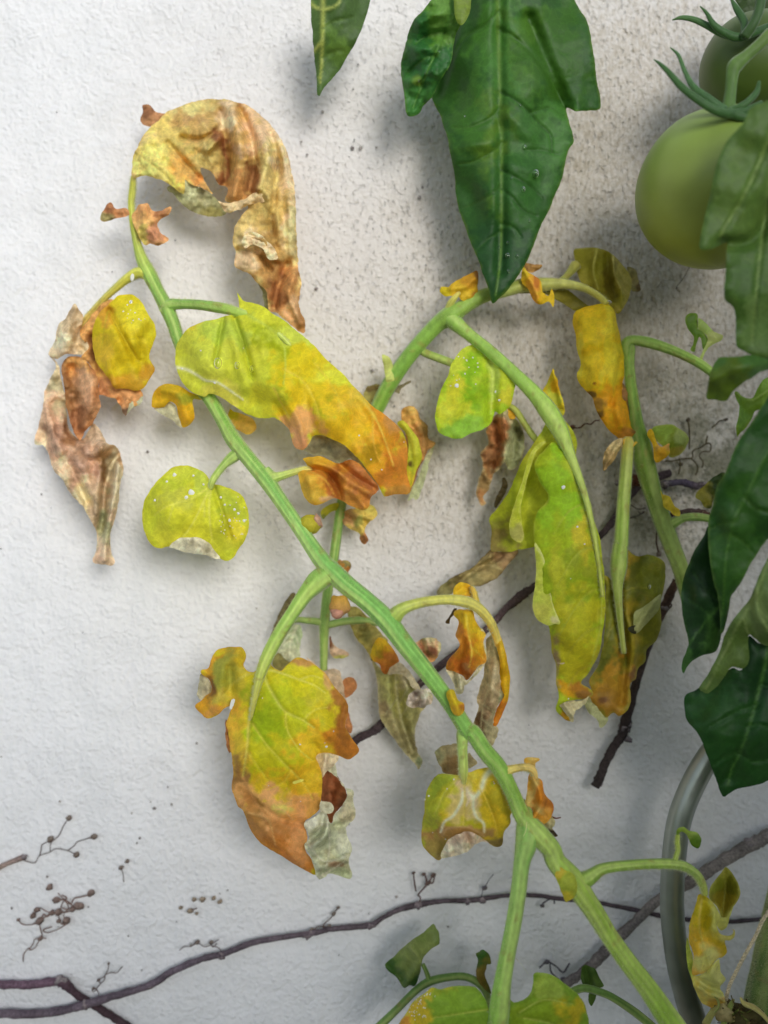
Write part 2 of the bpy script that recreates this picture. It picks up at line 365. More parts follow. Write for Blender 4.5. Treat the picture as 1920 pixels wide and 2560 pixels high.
def merge_blobs(parent, items, mat, name, kind="stuff"):
    V = []; F = []; C = []
    for (px, py, z, r, rz, col) in items:
        sc = S * (D - z * 0.001) / D; c0 = W(px, py, z); b0 = len(V)
        V.append(c0 + np.array([0, -rz * .001, 0])); k = 7
        for ring, (rr, dz) in enumerate(((0.6, 0.75), (1.0, 0.0))):
            for j in range(k):
                ph = 2 * math.pi * j / k; q = random.uniform(.8, 1.2)
                V.append(c0 + np.array([math.cos(ph) * r * sc * rr * q, -dz * rz * .001, math.sin(ph) * r * sc * rr * q]))
        for j in range(k): F.append((b0, b0 + 1 + j, b0 + 1 + (j + 1) % k)); F.append((b0 + 1 + j, b0 + 1 + k + j, b0 + 1 + k + (j + 1) % k, b0 + 1 + (j + 1) % k))
        C += [lin(col)] * (len(V) - b0)
    return mesh_obj(name, np.array(V), F, mat, parent, np.array(C), kind=kind)
def specks(lf, pts, n_rand=0, region=None, r=(1.5, 3.5)):
    it = []
    for p in pts: it.append((p[0], p[1], z_on(lf, p[0], p[1]) + 0.1, p[2], 0.35, (235, 235, 225)))
    x, y, zf = o_data[lf.name]
    for k in range(n_rand):
        i = random.randrange(len(x))
        if region:
            for _ in range(60):
                i = random.randrange(len(x))
                if math.hypot(x[i] - region[0], y[i] - region[1]) < region[2]: break
        it.append((x[i], y[i], zf[i] + 0.1, random.uniform(*r) * 0.7, 0.2, (230, 228, 205)))
    merge_blobs(lf, it, M_WHITE, "pale_specks")
def drop(lf, px, py, r):
    return blob(lf, px, py, z_on(lf, px, py) + r * 0.08, r, r * 1.3, r * 0.16, (240, 240, 240), M_WATER, "water_drop", lump=0.05, res=(8, 12))

# ================================================================ THE GROUND AND THE WALL
gm, t, n, l = new_mat("paving"); o_ = n.new("ShaderNodeOutputMaterial"); b_ = n.new("ShaderNodeBsdfPrincipled"); no = n.new("ShaderNodeTexNoise"); no.inputs['Scale'].default_value = 14; no.inputs['Detail'].default_value = 8
cr = n.new("ShaderNodeValToRGB"); cr.color_ramp.elements[0].color = (0.20, 0.19, 0.17, 1); cr.color_ramp.elements[1].color = (0.36, 0.34, 0.31, 1)
l.new(no.outputs['Fac'], cr.inputs[0]); l.new(cr.outputs[0], b_.inputs['Base Color']); b_.inputs['Roughness'].default_value = 0.9; l.new(b_.outputs[0], o_.inputs[0])
g = mesh_obj("ground", [(-120, -200, 0), (120, -200, 0), (120, 20, 0), (-120, 20, 0)], [(0, 1, 2, 3)], gm, smooth=False, kind="structure")

def wall_material():
    m, t, n, l = new_mat("rough_white_plaster")
    out = n.new("ShaderNodeOutputMaterial"); b = n.new("ShaderNodeBsdfPrincipled"); tc = n.new("ShaderNodeTexCoord")
    def noise(sc, det=4, rough=0.55, vec=None, scale3=None):
        k = n.new("ShaderNodeTexNoise"); k.inputs['Scale'].default_value = sc; k.inputs['Detail'].default_value = det; k.inputs['Roughness'].default_value = rough
        if scale3:
            mp = n.new("ShaderNodeMapping"); mp.inputs['Scale'].default_value = scale3; mp.inputs['Rotation'].default_value = (0, math.radians(22), 0); l.new(tc.outputs['Object'], mp.inputs[0]); l.new(mp.outputs[0], k.inputs['Vector'])
        else: l.new(tc.outputs['Object'], k.inputs['Vector'])
        return k.outputs['Fac']
    def rng(v, a, b2, c=0.0, d=1.0, smooth=True):
        k = n.new("ShaderNodeMapRange"); k.interpolation_type = 'SMOOTHSTEP' if smooth else 'LINEAR'
        for s, q in (('From Min', a), ('From Max', b2), ('To Min', c), ('To Max', d)): k.inputs[s].default_value = q
        l.new(v, k.inputs['Value']); return k.outputs[0]
    def mth(op, a, b2):
        k = n.new("ShaderNodeMath"); k.operation = op
        for i, q in enumerate((a, b2)):
            if isinstance(q, (int, float)): k.inputs[i].default_value = q
            else: l.new(q, k.inputs[i])
        return k.outputs[0]
    def mixc(f, a, b2):
        k = n.new("ShaderNodeMixRGB"); l.new(f, k.inputs[0])
        for i, q in ((1, a), (2, b2)):
            if isinstance(q, tuple): k.inputs[i].default_value = q + (1,)
            else: l.new(q, k.inputs[i])
        return k.outputs[0]
    sep = n.new("ShaderNodeSeparateXYZ"); l.new(tc.outputs['Object'], sep.inputs[0]); X, Z = sep.outputs[0], sep.outputs[2]
    warp = noise(22, 4); warp2 = noise(31, 3)
    def spot(px, py, rx, ry, soft=0.6, wk=0.9):
        cx, _, cz = W(px, py, 0); dx = mth('DIVIDE', mth('SUBTRACT', X, float(cx)), rx * S); dz = mth('DIVIDE', mth('SUBTRACT', Z, float(cz)), ry * S)
        d = mth('SQRT', mth('ADD', mth('MULTIPLY', dx, dx), mth('MULTIPLY', dz, dz)), 0); d = mth('ADD', d, mth('MULTIPLY', mth('SUBTRACT', warp, 0.5), wk))
        return rng(d, 1 + soft, 1 - soft)
    # relief: knobbly trowelled plaster with pits, running slightly diagonal
    wv_ = n.new("ShaderNodeTexNoise"); wv_.inputs['Scale'].default_value = 160; wv_.inputs['Detail'].default_value = 3; l.new(tc.outputs['Object'], wv_.inputs['Vector'])
    wa = n.new("ShaderNodeMixRGB"); wa.blend_type = 'ADD'; wa.inputs[0].default_value = 0.006; l.new(tc.outputs['Object'], wa.inputs[1]); l.new(wv_.outputs['Color'], wa.inputs[2])
    vo = n.new("ShaderNodeTexVoronoi"); vo.feature = 'SMOOTH_F1'; vo.inputs['Scale'].default_value = 380; vo.inputs['Smoothness'].default_value = 0.7; l.new(wa.outputs[0], vo.inputs['Vector'])
    lump = mth('ADD', mth('MULTIPLY', mth('SUBTRACT', 0.75, vo.outputs['Distance']), 0.65), mth('MULTIPLY', noise(150, 3, 0.55, scale3=(0.8, 1, 1.15)), 0.5)); lump2 = noise(620, 3, 0.6); big = noise(45, 3)
    pit_n = noise(430, 2, 0.5, scale3=(1.15, 1, 0.8)); pits = rng(pit_n, 0.59, 0.70)
    pit2 = rng(noise(170, 2, 0.5, scale3=(0.8, 1, 1.1)), 0.70, 0.78)
    grime = spot(1600, 620, 440, 700, 0.85); grime2 = spot(1740, 1180, 210, 230, 0.7); g3 = spot(1250, 1000, 330, 420, 0.7)
    dirty = n.new("ShaderNodeMath"); dirty.operation = 'MAXIMUM'; l.new(grime, dirty.inputs[0]); l.new(mth('MULTIPLY', g3, 0.6), dirty.inputs[1]); dirty = dirty.outputs[0]
    col = mixc(rng(big, 0.3, 0.7), (0.87, 0.86, 0.85), (0.82, 0.815, 0.805))
    col = mixc(mth('MULTIPLY', rng(lump, 0.35, 0.65), 0.10), col, (0.66, 0.67, 0.69))
    col = mixc(mth('MULTIPLY', spot(1300, 850, 820, 1000, 0.8, 0.6), 0.80), col, (0.75, 0.69, 0.62))  # broad warm tint: part staining, part warm light put into the colour
    # clean side: sparse grey pits; weathered side: brown film in the pits
    col = mixc(mth('MULTIPLY', pits, mth('ADD', 0.03, mth('MULTIPLY', spot(1480, 700, 680, 900, 0.8, 0.6), 0.34))), col, (0.42, 0.40, 0.38))
    col = mixc(mth('MULTIPLY', pit2, 0.10), col, (0.40, 0.37, 0.34))
    film = mth('MULTIPLY', dirty, rng(noise(520, 4, 0.7, scale3=(1.3, 1, 0.6)), 0.40, 0.62)); col = mixc(mth('MULTIPLY', film, 0.62), col, (0.42, 0.34, 0.22))
    spots = mth('MULTIPLY', mth('ADD', mth('MULTIPLY', dirty, 0.7), 0.02), rng(noise(330, 3, 0.6, scale3=(1.5, 1, 0.7)), 0.55, 0.68)); col = mixc(spots, col, (0.27, 0.22, 0.15))
    col = mixc(mth('MULTIPLY', dirty, 0.42), col, (0.52, 0.44, 0.34))
    alg = mth('MULTIPLY', grime2, rng(warp2, 0.35, 0.6)); col = mixc(mth('MULTIPLY', alg, 0.85), col, (0.17, 0.165, 0.09))
    alg3 = mth('MULTIPLY', grime2, rng(noise(300, 4, 0.7), 0.48, 0.6)); col = mixc(mth('MULTIPLY', alg3, 0.6), col, (0.11, 0.11, 0.06))
    l.new(col, b.inputs['Base Color']); b.inputs['Roughness'].default_value = 0.85; b.inputs['Specular IOR Level'].default_value = 0.25
    h = mth('ADD', mth('MULTIPLY', lump, 1.0), mth('MULTIPLY', lump2, 0.45)); h = mth('SUBTRACT', h, mth('MULTIPLY', mth('MULTIPLY', pits, spot(1400, 650, 800, 1000, 0.8)), 0.6)); h = mth('SUBTRACT', h, mth('MULTIPLY', pit2, 0.12))
    bp = n.new("ShaderNodeBump"); bp.inputs['Strength'].default_value = 1.0; bp.inputs['Distance'].default_value = 0.0011; l.new(h, bp.inputs['Height'])
    l.new(bp.outputs[0], b.inputs['Normal']); l.new(b.outputs[0], out.inputs[0]); return m
xs = np.concatenate([[-3, -1.5, -.8, -.4], np.arange(-0.26, 0.2601, 0.0022), [.4, .8, 1.5, 3]])
zs = np.concatenate([[0, .4, .8], np.arange(H0 - 0.32, H0 + 0.3201, 0.0022), [1.8, 2.2, 2.8]])
XX, ZZ = np.meshgrid(xs, zs); yy = -0.0009 * fbm(XX / S, ZZ / S, 120, 3, 3) - 0.0004 * fbm(XX / S, ZZ / S, 32, 8, 2); yy[np.abs(XX) > .3] = 0
wv = np.stack([XX.ravel(), yy.ravel() + 0.0006, ZZ.ravel()], 1); nxs = len(xs)
wf = [(r * nxs + c, r * nxs + c + 1, (r + 1) * nxs + c + 1, (r + 1) * nxs + c) for r in range(len(zs) - 1) for c in range(nxs - 1)]
nb_ = len(wv); wv = np.vstack([wv, [(-3, .2, 0), (3, .2, 0), (3, .2, 2.8), (-3, .2, 2.8)]])
wf += [(nb_ + 1, nb_, nb_ + 3, nb_ + 2)]
wl = [r * nxs for r in range(len(zs))]; wr = [r * nxs + nxs - 1 for r in range(len(zs))]; wt = [(len(zs) - 1) * nxs + c for c in range(nxs)]
wf += [tuple(wl[::-1]) [::-1] + (nb_ + 3, nb_), tuple(wr[::-1]) + (nb_ + 1, nb_ + 2), tuple(wt[::-1]) + (nb_ + 3, nb_ + 2)]
wall = mesh_obj("plastered_wall", wv, wf, wall_material())
tag(wall, "rough white plastered garden wall with brown grime spots behind the plants", "wall")

# unseen tomato foliage, added to shade the right and lower parts of the wall
def foliage():
    rs = np.random.RandomState(5); V = []; F = []; C = []
    prof = [(0, 0.02), (.12, .30), (.3, .48), (.5, .42), (.72, .27), (.9, .10), (1, 0)]
    n = 0
    while n < 1500:
        if n % 5 == 0: x = rs.uniform(-0.12, 0.5); h = rs.uniform(0.35, 0.86); d = rs.uniform(0.08, 0.40)
        else:
            x = rs.uniform(0.27, 0.60); h = 0.45 + 1.15 * rs.rand() ** 1.25; d = rs.uniform(0.05, 0.62)
        if n >= 420: x = rs.uniform(-0.30, 0.95); d = rs.uniform(0.55, 1.25); h = 0.30 + (0.97 if n < 1100 else 0.75) * rs.rand() ** 0.7 + 0.10 * (d - 0.75)
        L = rs.uniform(0.07, 0.12); a = rs.uniform(-.6, .6); tilt = rs.uniform(-.5, .5); yaw = rs.uniform(-1.2, 1.2)
        b = len(V); col = lin((rs.randint(40, 90), rs.randint(84, 120), rs.randint(36, 60)))
        for (t, w) in prof:
            for sx in (-1, 0, 1):
                lx = sx * w * L * 0.9; lz = -t * L; ly = -abs(sx) * w * L * .2 + 0.25 * L * t * t
                X = lx * math.cos(yaw) - ly * math.sin(yaw); Y = lx * math.sin(yaw) + ly * math.cos(yaw); Z = lz
                X, Z = X * math.cos(a) - Z * math.sin(a), X * math.sin(a) + Z * math.cos(a)
                V.append((x + X, min(-d + Y, -0.012), h + Z)); C.append(col)
        for i in range(len(prof) - 1):
            for j in range(2): q = b + i * 3 + j; F.append((q, q + 1, q + 4, q + 3))
        n += 1
    V = np.array(V)
    # keep the whole mass outside the pyramid the lens sees
    hw = 0.197 * (D + V[:, 1]) / D; keepx = np.maximum(V[:, 0], np.where(V[:, 2] > 0.96, np.maximum(hw, 0) + 0.004, -9)); V[:, 0] = keepx
    return mesh_obj("shading_foliage", V, F, M_SHADING, None, np.array(C), kind="stuff")
tag(foliage(), "dense green tomato foliage added out of view to shade the wall", "foliage")

# colours seen on the plant
GRN = (118, 165, 62); GRN2 = (150, 185, 80); YG = (190, 200, 62); YEL = (226, 196, 48); ORG = (228, 158, 50); BRO = (178, 108, 50); DBR = (110, 66, 32)
TAN = (208, 170, 122); PNK = (206, 160, 134); BEI = (206, 192, 160); GGR = (172, 180, 150); OLV = (140, 138, 48)

# ================================================================ DRY CREEPER VINES AND TENDRILS ON THE WALL
BK = (112, 100, 108); BK2 = (88, 76, 84); BKL = (150, 140, 138)
def vine(label, crop, pts, cols, nodes=(), group="dry creeper stems on the wall", name="dry_vine", cat="vine"):
    Q = T(crop, pts) if crop else pts
    mid = Q[len(Q) // 2]; th = thing(name, label, cat, tuple(W(mid[0], mid[1], mid[3])), group)
    stem(th, None, Q, cols, name="vine_stem", sides=12, ridge=0.05, nr=5, mat=M_WOOD, mot=0.5, rough=0.32, n=14)
    for (nx, ny, nr_) in nodes:
        (ax, ay), = [p[:2] for p in T(crop or 'X', [(nx, ny)])]
        zc = min(Q, key=lambda q: (q[0] - ax) ** 2 + (q[1] - ay) ** 2)[3]
        blob(th, ax, ay, zc, nr_, nr_ * 0.75, nr_ * 0.19, BKL, M_WOOD, "vine_node", lump=0.5, col2=BK2)
    return th
v_low = vine("long thin grey dry vine rising from the lower left corner across the wall", None,
     T('J', [(-60, 1318, 10, 3.5), (0, 1315, 10, 3.5), (200, 1315, 10, 3.5), (350, 1292, 9.5, 4), (450, 1265, 10, 4.5), (600, 1220, 8.5, 5), (780, 1165, 8.5, 5), (900, 1092, 8, 5), (1050, 1030, 7.5, 5), (1150, 1008, 7.5, 5), (1300, 950, 7, 5), (1450, 922, 6.5, 5), (1659, 890, 6.5, 5)]) +
     T('K', [(300, 765, 6.5, 4.5), (530, 742, 7, 4.5), (600, 702, 6, 4.5), (700, 652, 6, 4), (820, 620, 7, 4), (950, 600, 5.5, 4), (1150, 592, 6, 4), (1350, 565, 5, 4), (1500, 565, 5, 4)]) +
     T('L', [(250, 925, 5, 4), (540, 960, 5, 4), (800, 1010, 5.5, 4), (930, 1040, 5.5, 4), (1140, 1070, 5, 4), (1400, 1082, 5, 4), (1659, 1060, 5, 4), (1800, 1050, 5, 4)]),
     [(118, 104, 112), (100, 88, 96), (96, 84, 88), (84, 72, 76), (90, 80, 84)])
for c_, nx, ny, r_ in (('J', 450, 1268, 12), ('J', 790, 1165, 11), ('J', 1150, 1012, 11), ('J', 1610, 900, 9), ('K', 160, 805, 10), ('K', 540, 745, 11), ('K', 820, 625, 11), ('K', 1110, 600, 8), ('K', 1200, 592, 8)):
    q = T(c_, [(nx, ny)])[0]; blob(v_low, q[0], q[1], 4.8, r_, r_ * .8, r_ * .18, (150, 136, 136), M_WOOD, "vine_node", lump=0.5, col2=(80, 70, 76))
vine("dark reddish vine bending down under the long vine at the lower left corner", 'J',
     [(-60, 1165, 9.5, 3), (0, 1165, 9.5, 3), (150, 1165, 9.5, 3), (270, 1150, 10, 3), (325, 1152, 12, 3), (400, 1215, 9, 2.5), (520, 1292, 9, 2.3), (620, 1352, 8.5, 2.3), (720, 1420, 8.5, 2.3)], [(120, 96, 108), (112, 88, 100), (72, 54, 58), (66, 52, 54)], nodes=[(315, 1145, 14)])
vine("short straw coloured broken twig at the left edge of the wall", 'J', [(-60, 590, 6, 2.5), (0, 556, 6, 2.5), (60, 527, 6, 2.5), (120, 505, 7, 2.8)], [(176, 154, 140), (140, 120, 112)], nodes=[(125, 502, 8)])
vine("dark woody twig running diagonally behind the hanging yellow leaves", None,
     T('H', [(1150, -40, 9, 7), (1000, 22, 10, 8), (930, 100, 9, 8), (870, 190, 9, 9), (790, 290, 8, 9), (620, 430, 8.5, 9), (440, 556, 9, 9), (385, 595, 12, 9), (300, 668, 9, 8.5), (200, 775, 9, 8)]) +
     T('C', [(1400, 595, 9, 8), (1280, 720, 9, 8), (1150, 850, 12, 8), (1100, 890, 10, 8), (1020, 930, 9.5, 7), (960, 985, 8, 6)]),
     [(74, 62, 66), (70, 58, 60), (92, 74, 72), (84, 70, 72), (66, 54, 58)], nodes=[])
vine("thick dark cut twig slanting down with a knobbly broken end", 'H',
     [(1185, 520, 9, 10), (1120, 660, 11, 10), (1040, 850, 10, 9), (960, 1100, 11, 9), (918, 1265, 14, 9), (900, 1320, 11, 9), (840, 1420, 11, 9), (800, 1510, 11, 9), (765, 1590, 12, 9)], [(92, 66, 56), (84, 70, 66), (58, 48, 46), (64, 54, 52), (52, 44, 42)], nodes=[(915, 1280, 16), (935, 1345, 9), (785, 1575, 8), (1115, 665, 13)])
vine("faint grey woody stem crossing behind the metal tube at lower right", 'L',
     [(1760, 470, 16, 9), (1659, 512, 16, 9), (1550, 568, 15, 9), (1350, 680, 14, 8), (1150, 810, 13, 8), (900, 960, 12, 8), (760, 1095, 12, 8), (600, 1250, 13, 8), (450, 1400, 12, 8), (300, 1500, 11, 8)], [(138, 128, 122), (130, 122, 116), (122, 114, 110), (116, 108, 106)], nodes=[(1540, 560, 18)])
vine("short glossy violet grey twig lying on the mossy stain beside the upright stem", 'M',
     [(530, 1905, 7, 7), (600, 1880, 9, 8), (700, 1868, 8, 8), (780, 1868, 9, 8), (870, 1898, 9, 8), (960, 1880, 7, 7)], [(128, 120, 112), (86, 78, 92), (70, 62, 76), (84, 74, 70)], nodes=[(600, 1885, 12), (950, 1885, 8)])
vine("brown woody stub behind the upright stem beside the violet grey twig", 'M',
     [(240, 1950, 8, 8), (300, 1850, 13, 9), (350, 1850, 14, 9), (400, 1905, 8, 8)], [(70, 50, 44), (112, 66, 50), (70, 50, 44)], nodes=[(170, 1870, 9)])
vine("dark bent twig above the upright tomato stem's side stalk at right", 'M',
     [(560, 2205, 5, 7), (740, 2140, 6, 8), (860, 2130, 7, 8), (950, 2150, 9, 8), (1020, 2180, 7, 8)], [(70, 52, 46), (84, 70, 66), (96, 62, 44)])

def tendril(label, crop, lines, pads, col=(112, 96, 90), pcol=(140, 128, 116), w=1.25, z=1.8, group="dry tendril remains stuck to the wall", name="dry_tendril", padcol2=(94, 78, 70)):
    first = lines[0] if lines else [pads[0][:2]]
    q = T(crop, [first[0][:2]])[0]; th = thing(name, label, "tendril", tuple(W(q[0], q[1], 0.5)), group)
    for L in lines:
        Q = T(crop, L); Q = [(a[0], a[1], w * random.uniform(.8, 1.2), z + 1.0 * random.random()) for a in Q]
        stem(th, None, Q, col, name="tendril_strand", sides=6, ridge=0, mat=M_WOOD, mot=0.3, n=5, rough=0.2)
    for p in pads:
        q = T(crop, [p[:2]])[0]; r = p[2]
        blob(th, q[0], q[1], z, r, r * 0.78, r * 0.16, pcol, M_WOOD, "adhesive_pad", rot=math.radians(p[3] if len(p) > 3 else 25), lump=0.3, col2=padcol2, res=(7, 9))
    return th
tendril("branching thin tendril with four pads beyond the straw coloured twig", 'J',
     [[(122, 505), (130, 522), (180, 532), (200, 500), (225, 488), (260, 477), (290, 460), (350, 470), (390, 490)], [(205, 500), (213, 465), (218, 440), (250, 422)], [(260, 477), (265, 430), (305, 392), (330, 340), (352, 308)], [(350, 470), (385, 445), (400, 425), (440, 412), (480, 398)]],
     [(262, 412, 9), (357, 303, 8, 40), (486, 397, 9, 10), (395, 491, 8)])
tendril("dense brown tangle of tendrils and pads on the lower left of the wall", 'J',
     [[(370, 745), (385, 718), (420, 710), (462, 700)], [(300, 690), (325, 715), (365, 745), (380, 770), (340, 790), (300, 785), (250, 805), (205, 832), (170, 850)], [(290, 735), (330, 725), (355, 765), (330, 800), (345, 835)],
      [(180, 772), (210, 768), (240, 785), (270, 790)], [(160, 815), (175, 790), (210, 780)], [(95, 830), (115, 850), (150, 855), (190, 848)], [(345, 850), (300, 878), (245, 895), (225, 880), (270, 865)], [(205, 850), (212, 885), (218, 905), (205, 925), (180, 930), (170, 955), (150, 985)],
      [(240, 925), (215, 925), (195, 950), (185, 970), (160, 985), (150, 975), (135, 990), (122, 1010), (120, 1045)], [(310, 780), (325, 740), (345, 715), (320, 700)], [(300, 800), (310, 830), (320, 850), (350, 850)], [(345, 740), (375, 755), (350, 775), (322, 765)], [(270, 785), (245, 812), (225, 800), (210, 845)]],
     [(293, 728, 10, 0), (472, 690, 10), (410, 757, 12, 0), (258, 660, 9), (192, 775, 8), (205, 835, 10), (345, 832, 11), (303, 790, 11), (268, 792, 8), (172, 808, 8), (305, 835, 6), (95, 828, 5), (210, 925, 7), (378, 775, 8)], col=(128, 104, 94), pcol=(144, 124, 114), w=1.5)
tendril("tiny tendril stub with two pads in the middle of the bare lower wall", 'J', [[(641, 632), (639, 595), (630, 565)]], [(629, 557, 7), (659, 526, 6)])
tendril("loose group of seven small tan pads on the bare wall above the long vine", 'J', [[(985, 782), (1005, 775), (1022, 768)]], [(937, 765, 6), (1008, 722, 6.5), (1050, 723, 8), (1107, 717, 6.5), (1141, 735, 6.5), (985, 782, 9), (1020, 795, 5)], pcol=(164, 148, 126), padcol2=(120, 104, 88))
tendril("curly tendril sprouting from the long vine beside its crossing", 'J', [[(495, 1245), (512, 1215), (500, 1190), (485, 1182), (478, 1195), (490, 1200), (505, 1178), (520, 1160), (508, 1140), (530, 1130), (545, 1115), (560, 1085), (563, 1062)], [(548, 1112), (575, 1102), (605, 1103), (622, 1085), (636, 1070)], [(520, 1160), (540, 1140), (545, 1120)]], [(563, 1055, 4), (512, 1140, 5), (485, 1185, 5)], z=3.5)
tendril("ragged dark tendril lying just above the long vine's node", 'J', [[(930, 987), (955, 968), (990, 966), (1025, 950), (1060, 968), (1090, 960), (1110, 945), (1135, 930)], [(1095, 962), (1135, 975), (1150, 1005)], [(1000, 960), (1020, 938), (1035, 955)], [(1085, 945), (1105, 970), (1125, 950)]], [(1025, 945, 6), (1095, 945, 6), (990, 962, 4)], col=(120, 106, 104), z=2.5)
tendril("upright brown forked tendril on the long vine below the brown tipped leaf", 'K', [[(822, 615), (832, 580), (820, 560), (850, 525), (880, 490), (905, 445)], [(805, 540), (795, 480), (790, 430)], [(850, 525), (870, 495), (860, 445)], [(880, 492), (905, 490), (915, 455)]], [(910, 445, 7), (790, 432, 5), (853, 440, 6), (875, 492, 8)], w=2.2, z=3.5, col=(104, 82, 76), pcol=(112, 90, 82))
tendril("small fuzzy tendril on the long vine right of centre bottom", 'K', [[(255, 765), (262, 735), (300, 700), (320, 670), (345, 638)], [(200, 770), (230, 750), (290, 755), (330, 765), (370, 740)], [(150, 800), (160, 830)]], [(345, 636, 5), (318, 675, 6), (290, 750, 7), (185, 775, 8)], w=1.6, z=3)
tendril("faint tendril on the long vine near the forked stalk", 'K', [[(1190, 590), (1200, 540), (1215, 515), (1240, 470), (1265, 440)]], [(1212, 522, 7), (1110, 612, 6), (1200, 600, 6)], col=(104, 100, 106), pcol=(104, 100, 106), z=3)
tendril("short brown tendril with a round pad left of the orange drooping leaf", 'G', [[(1035, 935), (1010, 938), (990, 955), (960, 952), (935, 972), (900, 975)]], [(893, 972, 8)], col=(98, 62, 50), pcol=(110, 74, 62), w=2.0, z=4)
tendril("dark zigzag tendril on the mossy stain beside the upright stem", 'M', [[(600, 1668), (680, 1665), (780, 1645), (850, 1640), (852, 1590), (875, 1560), (930, 1545), (965, 1515), (1010, 1505), (1022, 1540), (1010, 1580), (950, 1580), (915, 1620), (950, 1680), (940, 1730)], [(840, 1645), (885, 1690), (900, 1740), (880, 1800)], [(820, 1560), (825, 1450), (820, 1350), (808, 1290)], [(990, 1440), (975, 1500)], [(730, 1640), (740, 1700), (725, 1790)], [(1030, 1360), (1070, 1330), (1100, 1300), (1165, 1285)]],
        [(810, 1285, 6), (1160, 1285, 5), (745, 1700, 6)], col=(90, 80, 56), pcol=(84, 78, 58), w=1.9, z=3)
tendril("thin dark tendril strands on the wall below the mossy stain", 'M', [[(270, 2190), (330, 2180), (400, 2140)], [(280, 2070), (350, 2110), (420, 2100)], [(350, 2130), (380, 2160)]], [(400, 2140, 4)], col=(84, 76, 70), w=1.4, z=2.5)
tendril("hooked rusty tendril tucked beside the drooping olive leaf", 'H', [[(1105, 690), (1130, 680), (1160, 650), (1145, 645), (1115, 672)], [(1085, 260), (1080, 320), (1095, 385)]], [(1095, 385, 8)], col=(80, 60, 52), w=2.4, z=8)
tendril("tufty tendril cluster on the wall left of the diagonal grey stem", 'L', [[(130, 1390), (180, 1350), (240, 1380), (290, 1420), (330, 1360)], [(200, 1360), (210, 1420), (260, 1470)], [(300, 1470), (340, 1440)], [(150, 960), (220, 920), (230, 960)]], [(180, 1350, 7), (300, 1475, 11), (150, 975, 6)], col=(92, 88, 94), pcol=(96, 92, 96), w=2, z=3)
tendril("thin crooked straw lying on the pitted wall below the big tomato", 'E', [[(1145, 1760), (1100, 1850), (1045, 1925), (1070, 1950)]], [(1048, 1928, 3)], col=(120, 110, 90), w=1.2, z=2)
# small lichen dots, too many to list
it = []
for (c_, ax, ay, r_) in (('J', 800, 250, 7), ('J', 710, 430, 4), ('J', 725, 405, 5), ('J', 665, 912, 4), ('J', 890, 232, 4), ('J', 683, 275, 4), ('J', 245, 605, 5), ('J', 310, 215, 5), ('J', 1180, 675, 4), ('J', 458, 762, 4), ('J', 60, 768, 5), ('J', 870, 140, 4),
    ('J', 1140, 693, 3), ('J', 735, 1090, 3), ('B', 765, 890, 6), ('B', 1175, 990, 3), ('B', 215, 1110, 4), ('B', 560, 1120, 4), ('C', 190, 950, 5), ('C', 500, 250, 3), ('C', 60, 1265, 4), ('K', 690, 575, 6), ('K', 995, 750, 5), ('F', 810, 45, 7), ('F', 1100, 470, 7), ('F', 1215, 655, 5), ('F', 880, 425, 5),
    ('D', 375, 768, 8), ('D', 418, 766, 8), ('D', 500, 765, 5), ('D', 222, 580, 7), ('D', 722, 1025, 8), ('D', 650, 978, 4), ('D', 740, 970, 5), ('D', 110, 735, 5), ('D', 140, 802, 5), ('D', 190, 1495, 6), ('D', 300, 1390, 4), ('D', 405, 335, 4), ('D', 380, 462, 4), ('G', 610, 595, 4), ('G', 135, 130, 3)):
    q = T(c_, [(ax, ay)])[0]; it.append((q[0], q[1], 0.6, r_ * .65, .4, random.choice([(150, 142, 136), (164, 156, 148), (134, 126, 122)])))
for k in range(70):
    ax = random.uniform(0, 1900); ay = random.uniform(60, 2500); it.append((ax, ay, 0.5, random.uniform(1.0, 2.2), .4, random.choice([(150, 146, 142), (120, 114, 112), (164, 158, 150)])))
sp = merge_blobs(None, it, M_WOOD, "lichen_specks"); tag(sp, "small grey brown specks of lichen scattered over the white wall", "lichen")

# ================================================================ METAL TUBE, TWINE
mm, t, n, l = new_mat("galvanised_metal"); o_ = n.new("ShaderNodeOutputMaterial"); b_ = n.new("ShaderNodeBsdfPrincipled"); at = n.new("ShaderNodeAttribute"); at.attribute_name = "Col"; tc = n.new("ShaderNodeTexCoord")
no = n.new("ShaderNodeTexNoise"); no.inputs['Scale'].default_value = 120; no.inputs['Detail'].default_value = 6; l.new(tc.outputs['Object'], no.inputs['Vector'])
rr = n.new("ShaderNodeMapRange"); rr.inputs['To Min'].default_value = 0.22; rr.inputs['To Max'].default_value = 0.5; l.new(no.outputs['Fac'], rr.inputs['Value'])
l.new(at.outputs['Color'], b_.inputs['Base Color']); l.new(rr.outputs[0], b_.inputs['Roughness']); b_.inputs['Metallic'].default_value = 0.75
bp = n.new("ShaderNodeBump"); bp.inputs['Strength'].default_value = 0.2; bp.inputs['Distance'].default_value = 0.0004; l.new(no.outputs['Fac'], bp.inputs['Height']); l.new(bp.outputs[0], b_.inputs['Normal']); l.new(b_.outputs[0], o_.inputs[0])
tube = stem(None, 'L', [(1420, -200, 27, 34), (1290, -60, 28, 34), (1195, 90, 29, 34), (1110, 270, 29, 34), (1062, 420, 29, 34), (1035, 600, 29, 34), (1020, 800, 29, 34), (1018, 1000, 29, 34), (1035, 1200, 29, 34), (1065, 1380, 30, 34), (1105, 1550, 30, 34), (1150, 1700, 31, 34), (1200, 1880, 31, 34)],
            [(178, 178, 158), (166, 172, 162), (152, 158, 148), (130, 136, 122), (140, 136, 120)], name="metal_tube", sides=32, ridge=0, mat=mm, mot=0.15, n=10)
tag(tube, "curved galvanised metal spiral support tube standing at lower right", "plant support")
